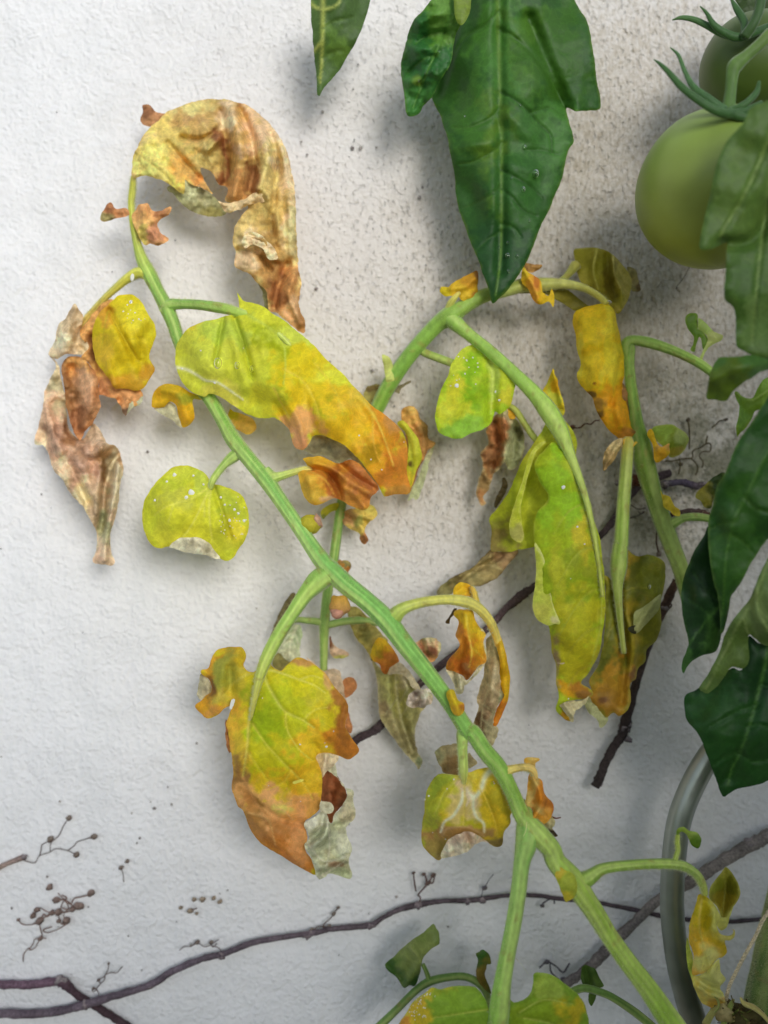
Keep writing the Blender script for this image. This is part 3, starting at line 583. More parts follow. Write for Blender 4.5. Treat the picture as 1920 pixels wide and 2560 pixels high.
def rope():
    A = T('L', [(1700, 960), (1620, 1080), (1580, 1170), (1530, 1260), (1480, 1350), (1440, 1430), (1405, 1500), (1385, 1570), (1372, 1640)]); C = catmull(np.array(A), 14); P = W(C[:, 0], C[:, 1], 52); tan = np.gradient(P, axis=0); tan /= np.linalg.norm(tan, axis=1, keepdims=True)
    V = []; F = []; Cc = []
    for s in range(3):
        Q = []
        for i in range(len(P)):
            a = i * 0.55 + s * 2.094; u = np.cross(tan[i], (0, 1, 0)); w = np.cross(tan[i], u); Q.append(P[i] + 0.00042 * (math.cos(a) * u + math.sin(a) * w))
        v, f, r = tube_mesh(np.array(Q), np.full(len(Q), 0.00042), 7); b = len(V); V += list(v); F += [tuple(k + b for k in q) for q in f]
    return mesh_obj("garden_twine", np.array(V), F, M_WOOD, None, np.tile(lin((222, 206, 170)), (len(V), 1)))
tag(rope(), "pale twisted garden twine tied beside the thick hairy stem", "twine")

# ================================================================ THIN BRANCH BEHIND (C)
bc = thing("tomato_side_branch", "thin wilted tomato branch hanging vertically behind the main diagonal stem", "tomato branch", tuple(W(880, 1270, 16)))
stem(bc, None, T('F', [(950, 1090, 9, 16), (940, 1160, 12, 16), (920, 1300, 12, 16), (895, 1480, 12, 16)]) + T('C', [(868, 170, 12, 16), (855, 300, 12, 16), (851, 350, 12, 16), (850, 450, 10, 15), (848, 575, 9, 15)]), [(112, 150, 56), (108, 152, 66), (124, 162, 76), (120, 156, 70)], hair=8)
stem(bc, 'C', [(852, 335, 8, 16), (830, 322, 9, 16), (770, 314, 8, 15), (705, 310, 7, 14), (670, 335, 5, 12)], [(120, 158, 76), (110, 148, 66)], name="leaf_stalk", hair=6)
stem(bc, 'C', [(852, 345, 8, 16), (880, 335, 9, 16), (960, 318, 9, 16), (1060, 312, 9, 15), (1130, 330, 7, 14)], [(120, 158, 76), (108, 150, 70)], name="leaf_stalk", hair=6)
def lf(parent, crop, s, z, base, **k): return leaf(parent, crop, s, z, base, **k)
leaf(bc, 'C', "615,440 640,380 665,345 720,335 735,370 728,440 720,500 700,530 660,522 625,490 600,470", 10, GGR, blobs=[(690, 400, 30, (150, 172, 130))], mat=M_DRY, crump=1.0, auto=([(710, 340), (680, 420), (670, 510)], 3, 26, (196, 200, 176)), label="pale grey green shrivelled leaflet")
leaf(bc, 'C', "590,500 640,468 690,510 720,560 640,580 585,548", 8, (134, 126, 60), mat=M_DRY, crump=1.0)
leaf(bc, 'C', "690,168 705,190 680,235 650,300 600,380 560,440 585,360 625,270 660,195", 8, (112, 100, 60), mat=M_DRY, crump=0.8)
leaf(bc, 'C', "875,395 886,392 900,432 935,458 975,480 972,500 930,512 895,500 878,465 873,430", 13, (196, 160, 138), blobs=[(930, 505, 22, (180, 180, 60), 8), (880, 420, 9, (130, 74, 40), 16)], mat=M_DRY, crump=1.2, label="tiny pinkish shrivelled leaflet")
leaf(bc, 'C', "760,505 830,560 850,572 900,562 935,585 945,620 955,690 975,760 930,760 880,640 800,560", 20, (186, 160, 140), mat=M_DRY, crump=1.6, cs=22, label="beige crumpled leaflet")
leaf(bc, 'C', "950,625 1000,612 1016,660 990,700 962,712 950,670", 14, BRO, mat=M_DRY, crump=1.4, cs=20)
leaf(bc, 'C', "970,780 1000,870 985,900 960,870", 14, BRO, mat=M_DRY, crump=1.2, cs=20)
leaf(bc, 'F', "835,1232 838,1195 880,1165 932,1158 928,1188 888,1202 862,1222 850,1240", 18, (172, 172, 54), blobs=[(845, 1225, 10, (120, 130, 60))], crump=1.2, cs=18, curl=2)
leaf(bc, 'F', "938,1240 958,1200 1010,1182 1060,1185 1090,1163 1128,1205 1112,1242 1080,1262 1068,1300 1080,1345 1058,1368 1038,1345 1030,1310 980,1290 952,1265", 19, (206, 178, 46), blobs=[(975, 1225, 22, (190, 140, 80)), (1060, 1340, 16, BRO), (1090, 1190, 16, (214, 196, 50)), (1020, 1240, 14, (150, 150, 50))], mat=M_DRY, crump=2.0, cs=24, curl=2, folds=[([(960, 1225), (1060, 1260)], -2, 8), ([(1000, 1200), (1070, 1330)], 2, 9)], label="yellow crumpled small leaflet")
blob(bc, *T('C', [(948, 38)])[0], 15, 17, 17, 3.5, (176, 130, 50), M_DRY, "flower_bud", lump=0.5, col2=BRO)
leaf(bc, 'C', "910,20 945,0 985,12 984,45 962,75 930,62", 19, (160, 112, 46), blobs=[(965, 30, 16, (130, 120, 60))], mat=M_DRY, crump=1.4, cs=14, curl=3)
# the large hanging olive leaf right of the side branch
big = leaf(bc, 'I', "190,330 260,325 350,420 430,510 470,560 420,640 360,700 335,650 262,548 212,455", 15, (158, 146, 56), blobs=[(300, 480, 22, (120, 118, 40)), (340, 620, 20, (176, 160, 60))], mat=M_DRY, crump=2.2, cs=34, curl=2)
hl = leaf(bc, 'I', "358,690 400,730 455,775 520,715 590,745 650,820 690,890 730,960 722,1020 690,1062 668,1130 660,1210 676,1320 708,1380 702,1415 680,1447 650,1402 570,1322 545,1290 500,1230 470,1180 415,1092 400,930 388,800",
     [(400, 740, 13), (560, 760, 20), (520, 1000, 18), (640, 1000, 15), (600, 1250, 17), (680, 1420, 20)], (170, 160, 104),
     blobs=[(440, 870, 50, (150, 146, 88)), (540, 900, 30, (178, 176, 90), 90), (620, 800, 36, (190, 176, 140)), (640, 1100, 30, (158, 156, 84), 70), (600, 1270, 34, (150, 140, 90)), (690, 1400, 16, (128, 140, 96)), (420, 1050, 26, (150, 130, 90))],
     folds=[([(520, 780), (530, 900), (560, 1100), (640, 1330)], -3.5, 11), ([(470, 820), (480, 1000), (560, 1250)], 2.5, 14), ([(600, 800), (620, 1000), (640, 1200)], 2.5, 14), ([(560, 770), (640, 900), (690, 1020)], -1.5, 7)],
     veins=[([(520, 780), (530, 900), (560, 1100), (640, 1330)], 3, (196, 190, 140), 0.3), ([(535, 950), (480, 1030), (440, 1080)], 2, (188, 182, 136), 0.3), ([(560, 1080), (620, 1000), (690, 960)], 2, (188, 182, 136), 0.3), ([(540, 1000), (600, 900), (620, 850)], 2, (188, 182, 136), .3)],
     mat=M_DRY, crump=1.6, cs=40, curl=2, edge=((206, 196, 160), 5, .5), label="large olive beige hanging leaflet")
leaf(hl, 'I', "350,640 382,560 420,535 470,570 520,640 548,692 536,712 490,745 462,790 440,788 420,758 410,722 362,692", 25, (220, 170, 50), blobs=[(500, 680, 40, (204, 130, 60)), (450, 770, 22, (190, 104, 52)), (390, 620, 26, (206, 176, 50)), (430, 650, 14, (170, 140, 50)), (520, 660, 24, (190, 110, 60))], crump=1.6, cs=30, curl=2.5, cw=7, bulge=2, bw=18, folds=[([(400, 570), (450, 760)], 1.5, 12)], name="folded_tip", label="orange folded part of the hanging leaflet")
leaf(hl, 'I', "470,790 530,712 600,745 650,820 690,892 640,880 600,820 540,790 500,790", 24, (188, 174, 142), mat=M_DRY, crump=1.8, cs=24, name="folded_edge")

# ================================================================ ARCHING BRANCH (B)
bb = thing("tomato_branch", "arching light green tomato branch with big yellowing leaves in the middle", "tomato branch", tuple(W(1110, 800, 22)))
stem(bb, None, T('F', [(1105, 700, 17, 10), (1130, 660, 18, 12), (1180, 560, 19, 16), (1265, 430, 19, 19), (1350, 325, 19, 22), (1440, 230, 20, 25)]) + T('G', [(260, 395, 24, 28), (330, 348, 19, 28), (430, 292, 17, 28), (560, 258, 16, 28), (640, 235, 17, 28), (740, 232, 17, 27), (850, 228, 12, 27), (950, 248, 9, 28), (1030, 292, 8, 30), (1075, 335, 8, 32)]),
     [(122, 170, 60), (118, 168, 62), (132, 178, 70), (136, 170, 70), (140, 150, 60), (160, 160, 66), (188, 182, 60)], hair=6)
b2 = stem(bb, 'G', [(235, 395, 16, 27), (280, 425, 19, 30), (360, 492, 15, 31), (470, 580, 15, 32), (600, 700, 16, 34), (700, 800, 19, 36), (770, 890, 23, 38), (830, 990, 20, 39), (880, 1110, 13, 40), (935, 1250, 9, 42), (975, 1380, 7, 43), (1005, 1520, 6, 43), (1030, 1680, 5, 42), (1050, 1850, 4, 41)],
     [(140, 186, 84), (136, 180, 70), (146, 190, 80), (156, 196, 80), (150, 180, 66), (160, 180, 66), (170, 180, 70)], name="leaf_stalk", hair=6)
stem(bb, 'G', [(100, 560, 10, 20), (130, 585, 10, 20), (200, 612, 10, 24), (285, 645, 10, 30), (350, 690, 8, 34)], [(124, 160, 60), (150, 176, 70)], name="leaf_stalk")
stem(bb, 'G', [(570, 860, 7, 26), (605, 890, 8, 26), (650, 960, 8, 25), (700, 1030, 8, 24), (760, 1100, 7, 22)], [(170, 180, 60), (150, 168, 70)], name="leaf_stalk")
g1 = leaf(bb, 'G', "395,545 440,556 480,585 510,610 560,650 600,690 606,725 590,790 572,855 520,900 492,888 472,948 432,980 370,1000 315,1030 245,1022 196,988 183,925 193,850 215,770 248,700 268,640 305,585 345,552",
     [(400, 560, 31), (350, 750, 42), (220, 900, 40), (450, 900, 36), (580, 720, 33), (500, 760, 34), (300, 1010, 37)], (158, 200, 52),
     blobs=[(320, 620, 60, (188, 206, 70)), (360, 760, 34, (126, 186, 44), 80), (270, 900, 55, (196, 208, 64)), (330, 980, 60, (134, 194, 74), 30), (550, 700, 45, (182, 202, 56)), (540, 820, 28, (196, 196, 60)), (290, 790, 36, (206, 206, 60)), (480, 700, 14, (186, 212, 110), 50)],
     folds=[([(470, 610), (480, 760), (470, 940)], -3.2, 14), ([(390, 600), (370, 780), (330, 950)], -1.5, 18)], veins=[([(480, 590), (485, 700), (480, 800), (470, 900)], 3, (196, 216, 120), 0)], crump=1.3, cs=60, curl=2.5, cw=12, label="bright green yellow drooping leaflet")
specks(g1, [T('G', [(295, 755)])[0] + (6,), T('G', [(497, 787)])[0] + (4,), T('G', [(515, 830)])[0] + (3,), T('G', [(345, 625)])[0] + (3,)], 14, region=T('G', [(320, 680)])[0] + (50,))
leaf(bb, 'G', "500,905 560,875 600,925 640,995 645,1050 640,1100 605,1180 560,1192 545,1150 522,1180 482,1222 462,1290 432,1332 447,1365 420,1376 398,1330 402,1280 432,1172 414,1110 452,1060 448,985 478,930",
     [(500, 920, 24), (450, 1100, 16), (420, 1350, 12), (600, 1100, 14)], (168, 108, 52), blobs=[(600, 1050, 55, (160, 168, 120), 120), (540, 930, 22, (196, 180, 140)), (570, 1170, 24, (150, 156, 104)), (470, 960, 24, (120, 78, 40)), (430, 1250, 30, (142, 108, 54)), (450, 1120, 24, (146, 92, 46)), (500, 1010, 24, (190, 112, 56), 50), (620, 1010, 14, (96, 96, 60), 24)],
     folds=[([(540, 900), (550, 1020), (540, 1160)], 3.5, 10), ([(500, 950), (510, 1080), (470, 1200)], -3, 9), ([(600, 950), (590, 1100)], -2.5, 8), ([(440, 1050), (500, 1060)], 2, 8), ([(420, 1180), (480, 1160)], -2, 7)], crump=3.0, cs=28, mat=M_DRY, curl=2, edge=((196, 180, 130), 4, .5), label="brown and grey crumpled dry leaflet")
leaf(bb, 'G', "555,860 590,855 605,900 590,928 550,920 540,890", 26, ORG, crump=1.2, cs=20)
leaf(bb, 'G', "792,668 806,700 818,722 826,765 852,850 850,905 800,930 735,880 732,805 748,765 765,735", [(790, 680, 34), (760, 840, 29), (840, 860, 30)], (234, 184, 44), blobs=[(800, 860, 50, (190, 194, 70)), (820, 760, 14, (226, 160, 40))], folds=[([(792, 672), (818, 760), (845, 860)], 2.5, 7)], crump=.8, curl=2, label="small pointed orange yellow lobe")
bk = leaf(bb, 'H', "515,-300 480,-244 420,-154 380,-90 350,-14 310,66 258,140 216,200 226,262 220,362 262,372 330,372 362,362 450,345 500,300 600,100 645,-50 668,-200 600,-310",
     [(510, -290, 30), (380, -60, 24), (230, 220, 22), (400, 200, 30), (600, 0, 30)], (166, 178, 46), blobs=[(260, 250, 60, (140, 138, 60)), (240, 340, 40, (134, 118, 66)), (330, 60, 40, (150, 166, 40)), (450, -200, 60, (196, 200, 70)), (420, 250, 60, (176, 186, 54)), (530, -280, 40, (180, 200, 70))],
     folds=[([(480, -200), (380, 0), (290, 200)], 2.0, 24), ([(420, 50), (420, 260)], -3, 26)], crump=1.2, cs=60, curl=1.5, label="back half of the folded yellow green leaf")
mid = leaf(bb, 'H', "505,-196 455,-142 430,-70 402,30 378,130 382,220 392,290 376,322 332,300 320,240 336,150 372,50 398,-50 430,-140 470,-190",
     [(500, -190, 38), (380, 100, 39), (360, 300, 35)], (184, 192, 76), blobs=[(355, 290, 26, (164, 164, 96)), (400, 0, 30, (176, 190, 60), 100)], crump=1.0, curl=1.5, cw=8, edge=((204, 206, 120), 4, .5), label="rolled middle lobe of the folded leaf")
g4 = leaf(bb, 'H', "545,-196 590,-170 625,-120 655,-60 695,30 737,105 752,200 785,300 806,450 814,560 817,680 803,780 787,880 752,960 720,1010 690,1052 742,1088 748,1116 700,1136 640,1142 590,1160 602,1200 648,1250 605,1243 560,1190 575,1120 560,1050 558,960 538,900 536,830 522,762 500,680 480,520 462,430 448,330 444,240 462,170 520,90 470,0 450,-90 500,-160",
     [(560, -180, 40), (500, 60, 38), (460, 300, 38), (640, 400, 45), (760, 420, 42), (650, 800, 45), (560, 900, 38), (790, 700, 40), (600, 1220, 40), (700, 1120, 36)], (160, 186, 46),
     blobs=[(560, 150, 70, (138, 190, 48), 130), (520, 380, 34, (120, 180, 48)), (600, 330, 110, (156, 184, 44), 60), (700, 310, 20, (196, 184, 56), 70), (700, 470, 60, (146, 160, 44), 50), (620, 560, 60, (136, 166, 40), 60), (640, 740, 60, (116, 150, 50), 36), (700, 680, 60, (178, 180, 44)), (570, 470, 22, (178, 186, 56), 70), (640, 900, 80, (178, 174, 42)), (620, 1090, 50, (212, 160, 40), 24), (690, 1070, 40, (176, 118, 50), 20), (720, 1110, 30, (150, 106, 60), 12), (560, 960, 12, (140, 120, 100), 70), (620, 1230, 18, (190, 130, 40))],
     veins=[([(600, -150), (690, 100), (750, 330), (790, 560), (790, 760), (740, 960)], 3, (178, 190, 80), .5), ([(755, 350), (700, 360), (640, 420), (570, 540)], 2.2, (168, 180, 70), -.4), ([(790, 560), (720, 590), (650, 680), (580, 800)], 2.2, (170, 176, 64), -.4), ([(700, 120), (620, 170), (550, 280)], 2.2, (170, 190, 76), -.4), ([(785, 760), (700, 800), (620, 900)], 2.2, (170, 170, 60), -.4), ([(740, 960), (680, 990), (620, 1070)], 2, (180, 166, 60), -.3)],
     folds=[([(740, 250), (780, 500), (770, 800)], -1.6, 10), ([(470, 100), (600, 0)], 2, 30)], crump=1.3, cs=70, curl=4, cw=14, bulge=2.5, bw=40, mottle=.16, edge=((190, 190, 90), 4, .5), label="long hanging yellow green leaf half")
specks(g4, [T('H', [(598, 35)])[0] + (6,), T('H', [(670, 243)])[0] + (3,)], 4)
leaf(bb, 'H', "450,325 492,392 522,520 548,650 580,738 552,745 518,752 462,722 438,650 452,540 456,430", [(450, 330, 42), (560, 730, 45), (450, 640, 41)], (182, 196, 84), blobs=[(500, 700, 50, (188, 190, 90)), (560, 735, 14, (200, 196, 150))], veins=[([(452, 340), (492, 400), (520, 520), (546, 650), (576, 734)], 2.6, (212, 216, 160), .5)], crump=.9, curl=1.5, edge=((200, 206, 130), 4, .5), label="pale folded back edge of the long leaf", name="folded_leaf_edge")
leaf(bb, 'H', "578,1166 640,1146 700,1140 735,1114 712,1162 655,1205 645,1252 615,1205", 42, (196, 184, 140), folds=[([(600, 1160), (650, 1230)], 1.5, 6)], mat=M_DRY, crump=1.2, cs=20, name="folded_leaf_tip")
leaf(bb, 'H', "560,950 582,945 602,940 612,950 596,958 578,955", 46.5, (176, 160, 120), mat=M_DRY, crump=.2, name="torn_hole_rim", curl=.3)
leaf(bb, 'H', "228,360 262,372 330,372 362,364 345,400 300,450 262,505 200,540 120,552 60,540 20,590 -40,602 -62,596 -50,565 30,500 120,458 180,400",
     [(300, 370, 22), (120, 500, 17), (-50, 590, 12)], (150, 128, 70), blobs=[(300, 400, 46, (160, 122, 78)), (150, 500, 60, (150, 134, 76), 26), (0, 570, 30, (124, 120, 66)), (230, 470, 40, (168, 146, 84), 30)],
     folds=[([(280, 390), (120, 480), (0, 560)], -2, 8), ([(220, 400), (130, 450), (60, 500)], 1.5, 6)], veins=[([(130, 460), (200, 440), (280, 465)], 2, (196, 178, 120), .3), ([(90, 490), (140, 480)], 1.6, (190, 172, 116), .3)], mat=M_DRY, crump=1.6, cs=36, curl=1.5, edge=((90, 72, 44), 4, .6), label="olive brown dry trailing leaf tip")
leaf(bb, 'H', "285,-10 302,0 312,40 290,80 270,112 248,142 238,116 262,70 280,30", 16, (84, 70, 36), mat=M_DRY, crump=2, cs=14, curl=2)
g5 = leaf(bb, 'G', "900,385 922,362 980,342 1050,330 1092,342 1116,382 1130,450 1146,520 1160,600 1162,700 1152,760 1178,850 1190,930 1204,975 1248,990 1205,1020 1160,1036 1110,1012 1072,970 1040,922 1018,880 998,820 960,782 925,732 918,690 936,640 916,560 908,480 894,430",
     [(980, 350, 33), (900, 450, 30), (1020, 500, 40), (1140, 560, 34), (930, 700, 32), (1050, 720, 40), (1160, 760, 33), (1100, 900, 38), (1180, 1020, 33)], (228, 182, 40),
     blobs=[(1000, 480, 50, (206, 178, 40), 60), (960, 680, 40, (232, 190, 52)), (1100, 560, 28, (240, 196, 60), 90), (1120, 900, 70, (222, 150, 38)), (1180, 1010, 30, (190, 124, 60), 16), (1020, 850, 18, (150, 110, 50)), (1030, 910, 12, (110, 80, 40)), (1010, 745, 5, (140, 90, 30)), (1000, 800, 12, (120, 90, 50), 8), (1220, 1000, 20, (140, 100, 60), 10), (930, 600, 10, (240, 200, 70), 50)],
     folds=[([(1095, 380), (1110, 520), (1130, 680), (1110, 800), (1150, 960)], 2.2, 12), ([(1140, 620), (1120, 760), (1100, 850)], -2.5, 8), ([(930, 640), (990, 660), (1040, 640)], 1.2, 22), ([(940, 420), (945, 560)], 1.5, 14)], crump=1.2, cs=55, curl=5, cw=14, bulge=2, bw=26, mottle=.10, label="orange yellow rolled leaflet")
leaf(bb, 'G', "1150,745 1172,775 1186,812 1180,845 1190,900 1160,900 1150,820", 30, (164, 112, 50), mat=M_DRY, crump=1.5, cs=20)
blob(bb, *T('G', [(1085, 322)])[0], 34, 6, 4, .8, (240, 240, 240), M_WATER, "water_drop", lump=.1)
blob(bb, *T('G', [(1042, 905)])[0], 33, 3.5, 8, .7, (240, 240, 240), M_WATER, "water_drop", lump=.1)
leaf(bb, 'G', "904,52 960,38 1000,38 1052,46 1090,65 1125,95 1170,150 1200,200 1195,270 1172,330 1132,382 1090,340 1020,275 950,232 922,182 905,112",
     [(920, 60, 18), (1050, 150, 26), (1170, 250, 20), (1130, 370, 24), (940, 200, 20)], (150, 146, 58), blobs=[(980, 120, 60, (134, 130, 42), 70), (1180, 200, 22, (182, 172, 100), 60), (1120, 130, 16, (186, 178, 104), 50), (1150, 320, 34, (186, 176, 100)), (1060, 260, 50, (156, 150, 60)), (1090, 220, 16, (120, 112, 46), 60)],
     folds=[([(1105, 80), (1115, 180), (1150, 260), (1150, 360)], 3, 9), ([(1020, 45), (1000, 160), (1030, 260)], 1.5, 9), ([(1075, 80), (1080, 200), (1120, 300)], -2.5, 9)], veins=[([(1022, 45), (1002, 160), (1032, 262)], 2.2, (180, 176, 96), .4), ([(1105, 90), (1120, 190), (1160, 280)], 2.5, (200, 192, 126), .4), ([(1105, 100), (1150, 180), (1180, 230)], 2, (196, 188, 124), .3)], crump=1.2, cs=50, curl=3, edge=((176, 166, 96), 4, .5), label="olive folded leaflet")
leaf(bb, 'G', "1178,140 1222,150 1240,205 1252,258 1200,266 1196,205", 16, (152, 142, 84), blobs=[(1240, 250, 12, (110, 90, 60))], mat=M_DRY, crump=1.4, cs=20)
stem(bb, 'G', [(800, 225, 6, 26), (850, 200, 8, 24), (880, 168, 10, 22), (912, 130, 14, 20)], [(134, 144, 54), (150, 148, 60)], name="leaf_stalk")
leaf(bb, 'G', "540,282 600,225 660,205 740,215 850,245 960,328 985,345 912,368 870,345 820,315 745,278 640,275", [(560, 270, 22), (740, 240, 24), (950, 350, 20)], (124, 122, 44), blobs=[(800, 270, 60, (136, 134, 50), 20), (590, 250, 30, (110, 108, 40))], crump=.8, mat=M_GRN, label="shaded olive leaflet behind the arching stem")
leaf(bb, 'G', "640,140 665,165 705,190 728,212 735,245 745,272 770,288 786,254 802,290 796,348 768,322 722,334 685,305 662,255 628,210", 34, (230, 176, 50), blobs=[(700, 230, 22, (222, 160, 70)), (690, 300, 18, (214, 146, 60)), (640, 170, 14, (226, 190, 60)), (720, 200, 10, (190, 110, 60), 20)], folds=[([(650, 160), (700, 250), (720, 320)], 2, 9)], crump=1.6, cs=26, curl=2.5, label="small curled orange leaflet by the pointed leaf tip")
leaf(bb, 'G', "650,118 690,128 735,130 705,162 670,168 640,150", 28, (170, 120, 50), mat=M_DRY, crump=1.5, cs=18)
leaf(bb, 'G', "208,268 215,240 250,243 262,228 292,208 350,182 398,160 408,200 402,240 400,282 350,317 320,312 300,290 262,290 232,292", 32, (214, 170, 50), blobs=[(385, 200, 26, (150, 96, 54), 40), (230, 265, 20, (196, 176, 40)), (320, 270, 30, (222, 180, 60)), (350, 210, 20, (196, 140, 50))], folds=[([(260, 250), (330, 240), (390, 200)], 1.8, 9)], crump=1.5, cs=26, curl=3, label="small curled golden leaflet left of the pointed leaf tip")
stem(bb, 'G', [(250, 365, 10, 28), (262, 330, 9, 30), (285, 298, 7, 32), (310, 270, 4, 32)], [(176, 190, 90), (206, 196, 90)], name="leaf_stalk")
leaf(bb, 'F', "1152,388 1190,402 1208,440 1216,480 1226,522 1180,532 1168,500 1160,450", 21, (196, 208, 130), blobs=[(1190, 430, 16, (170, 180, 110))], crump=1.0, cs=20, curl=2)
leaf(bb, 'F', "1050,590 1070,556 1105,540 1150,545 1140,585 1110,625 1085,650 1060,620", 8, (140, 134, 58), blobs=[(1110, 560, 20, (110, 90, 40), 8)], mat=M_DRY, crump=1.5, cs=18)
leaf(bb, 'F', "1215,580 1232,552 1300,520 1302,530 1250,565 1240,590", 14, (120, 110, 76), mat=M_DRY, crump=1.4, cs=14)
# the small leaf pair hanging left of the bright leaflet
leaf(bb, 'F', "1250,700 1256,670 1292,652 1332,670 1346,712 1372,735 1392,760 1388,800 1402,830 1428,848 1390,880 1378,905 1350,962 1312,1060 1298,1095 1278,1040 1285,950 1270,800 1255,745",
     [(1290, 660, 19), (1380, 800, 16), (1300, 1050, 19)], (206, 140, 50), blobs=[(1300, 690, 30, (222, 160, 46)), (1380, 780, 20, (166, 118, 46)), (1320, 1000, 26, (160, 96, 46), 60), (1365, 860, 22, (196, 130, 54)), (1370, 730, 12, (146, 112, 40))], folds=[([(1300, 680), (1360, 800), (1370, 880)], 1.6, 10)], mat=M_DRY, crump=1.8, cs=28, curl=2.5, edge=((120, 76, 36), 5, .5), label="orange brown scalloped leaflet")
leaf(bb, 'F', "1228,745 1262,728 1300,770 1338,830 1356,900 1352,940 1328,985 1300,1080 1272,1020 1274,940 1290,860 1270,790", 25, (182, 188, 54), blobs=[(1310, 960, 9, (96, 76, 30)), (1300, 800, 40, (196, 200, 70), 60), (1300, 1050, 20, (206, 190, 60))], veins=[([(1240, 745), (1290, 830), (1310, 950), (1300, 1070)], 2.5, (150, 160, 50), -.8)], crump=.8, curl=3, label="yellow green rolled strip of leaf")
leaf(bb, 'F', "1424,852 1408,905 1390,955 1375,1045 1332,1136 1315,1125 1288,1142 1298,1100 1318,1060 1352,985 1386,905", 15, (166, 176, 132), blobs=[(1400, 900, 14, (196, 190, 150))], mat=M_DRY, crump=1.2, cs=26, name="folded_underside")

# ================================================================ MAIN DIAGONAL BRANCH (A)
ba = thing("wilted_tomato_branch", "long diagonal fuzzy green tomato branch with curled yellow and brown leaves", "tomato branch", tuple(W(1000, 1600, 55)))
MAIN = T('A', [(690, 500, 6, 27), (688, 560, 9, 27), (680, 640, 9, 27), (688, 740, 9, 28), (708, 840, 11, 29), (735, 930, 16, 30), (775, 1010, 20, 31), (815, 1090, 18, 32), (862, 1180, 20, 33), (900, 1270, 18, 34), (925, 1350, 17, 34)]) + \
    T('B', [(1010, 520, 17, 34), (1090, 620, 19, 36), (1160, 740, 19, 38), (1210, 830, 22, 40), (1290, 930, 21, 42), (1380, 1040, 22, 44), (1450, 1140, 20, 46), (1560, 1300, 20, 49)]) + \
    T('C', [(835, 0, 24, 53), (900, 68, 27, 54), (975, 138, 27, 56), (1068, 212, 26, 58), (1170, 310, 28, 60), (1270, 440, 26, 62), (1380, 580, 24, 63), (1500, 740, 22, 65), (1590, 880, 23, 66)]) + \
    T('I', [(1060, 1200, 23, 67), (1140, 1320, 23, 68), (1240, 1440, 23, 68), (1330, 1610, 21, 68), (1395, 1760, 24, 69), (1500, 1890, 30, 70), (1600, 2000, 27, 70)]) + \
    T('L', [(240, 680, 28, 71), (350, 800, 32, 72), (440, 930, 29, 73), (520, 1050, 27, 73), (600, 1180, 25, 73), (720, 1350, 26, 74), (850, 1520, 28, 74), (960, 1680, 31, 75), (1060, 1830, 34, 75)])
MAIN = [(a[0], a[1], a[2] * 0.87, a[3]) for a in MAIN]
stem(ba, None, MAIN, [(178, 178, 52), (172, 186, 64), (126, 170, 74), (112, 158, 68), (116, 164, 66), (118, 172, 84), (112, 172, 84), (118, 176, 84), (122, 176, 80), (126, 174, 68), (140, 180, 72), (146, 180, 60), (146, 184, 62), (150, 190, 64)], name="main_stem", sides=28, ridge=0.07, nr=9, hair=16, mot=.14, n=6)
def stalk(crop, pts, cols, **k): return stem(ba, crop, pts, cols, tip=True, name="leaf_stalk", hair=k.pop('hair', 10), sides=18, **k)
stalk('A', [(760, 1010, 12, 31), (715, 1000, 13, 31), (660, 1030, 11, 31), (600, 1080, 9, 30), (545, 1130, 8, 29), (490, 1190, 8, 26), (440, 1250, 8, 24), (400, 1320, 5, 22)], [(176, 186, 70), (184, 184, 64), (186, 170, 70), (186, 150, 80)])
stalk('A', [(850, 1210, 14, 33), (880, 1170, 15, 34), (940, 1163, 12, 36), (1030, 1166, 12, 39), (1130, 1180, 13, 43), (1200, 1195, 12, 45), (1300, 1230, 10, 46), (1420, 1300, 7, 46), (1520, 1390, 5, 45)], [(126, 170, 74), (118, 166, 70), (122, 166, 64), (160, 190, 80), (176, 192, 84)])
stalk('B', [(1245, 890, 14, 40), (1205, 920, 14, 41), (1165, 955, 10, 42), (1128, 1000, 9, 44), (1100, 1045, 8, 46), (1092, 1090, 4, 44)], [(130, 172, 76), (128, 170, 70), (170, 190, 80)])
stalk('F', [(540, 985, 14, 43), (575, 1025, 17, 43), (620, 1018, 11, 43), (680, 1000, 9, 43), (745, 983, 8, 43), (790, 980, 6, 43)], [(124, 172, 80), (150, 180, 76), (206, 186, 90)])
stalk('C', [(870, 70, 26, 54), (815, 110, 27, 54), (755, 175, 20, 55), (690, 270, 17, 56), (620, 380, 17, 57), (560, 490, 16, 58), (524, 580, 13, 59), (503, 660, 9, 59), (484, 750, 6, 57.5), (470, 830, 3, 54)], [(134, 180, 84), (140, 184, 76), (140, 186, 78), (160, 186, 74), (178, 182, 72), (188, 176, 76)])
stalk('I', [(465, 470, 9, 55), (508, 400, 20, 59), (560, 345, 16, 61), (640, 310, 13, 61), (750, 285, 12, 61), (880, 274, 12, 60), (1000, 288, 14, 58), (1090, 330, 13, 56), (1165, 410, 12, 53), (1210, 500, 11, 50), (1240, 620, 8, 48)], [(126, 176, 78), (166, 190, 80), (184, 186, 70), (190, 182, 70), (200, 180, 60), (214, 176, 54)])
stalk('I', [(1085, 325, 10, 56), (1075, 265, 8, 55), (1062, 215, 7, 54), (1040, 180, 4, 53)], [(194, 180, 64), (214, 170, 50)])
stalk('I', [(1012, 1120, 6, 60), (988, 1195, 15, 64.5), (985, 1290, 13, 67), (990, 1390, 12, 67), (992, 1455, 12, 67), (996, 1520, 7, 66), (1000, 1590, 3, 62)], [(130, 178, 76), (150, 188, 86), (168, 188, 84), (196, 190, 80)])
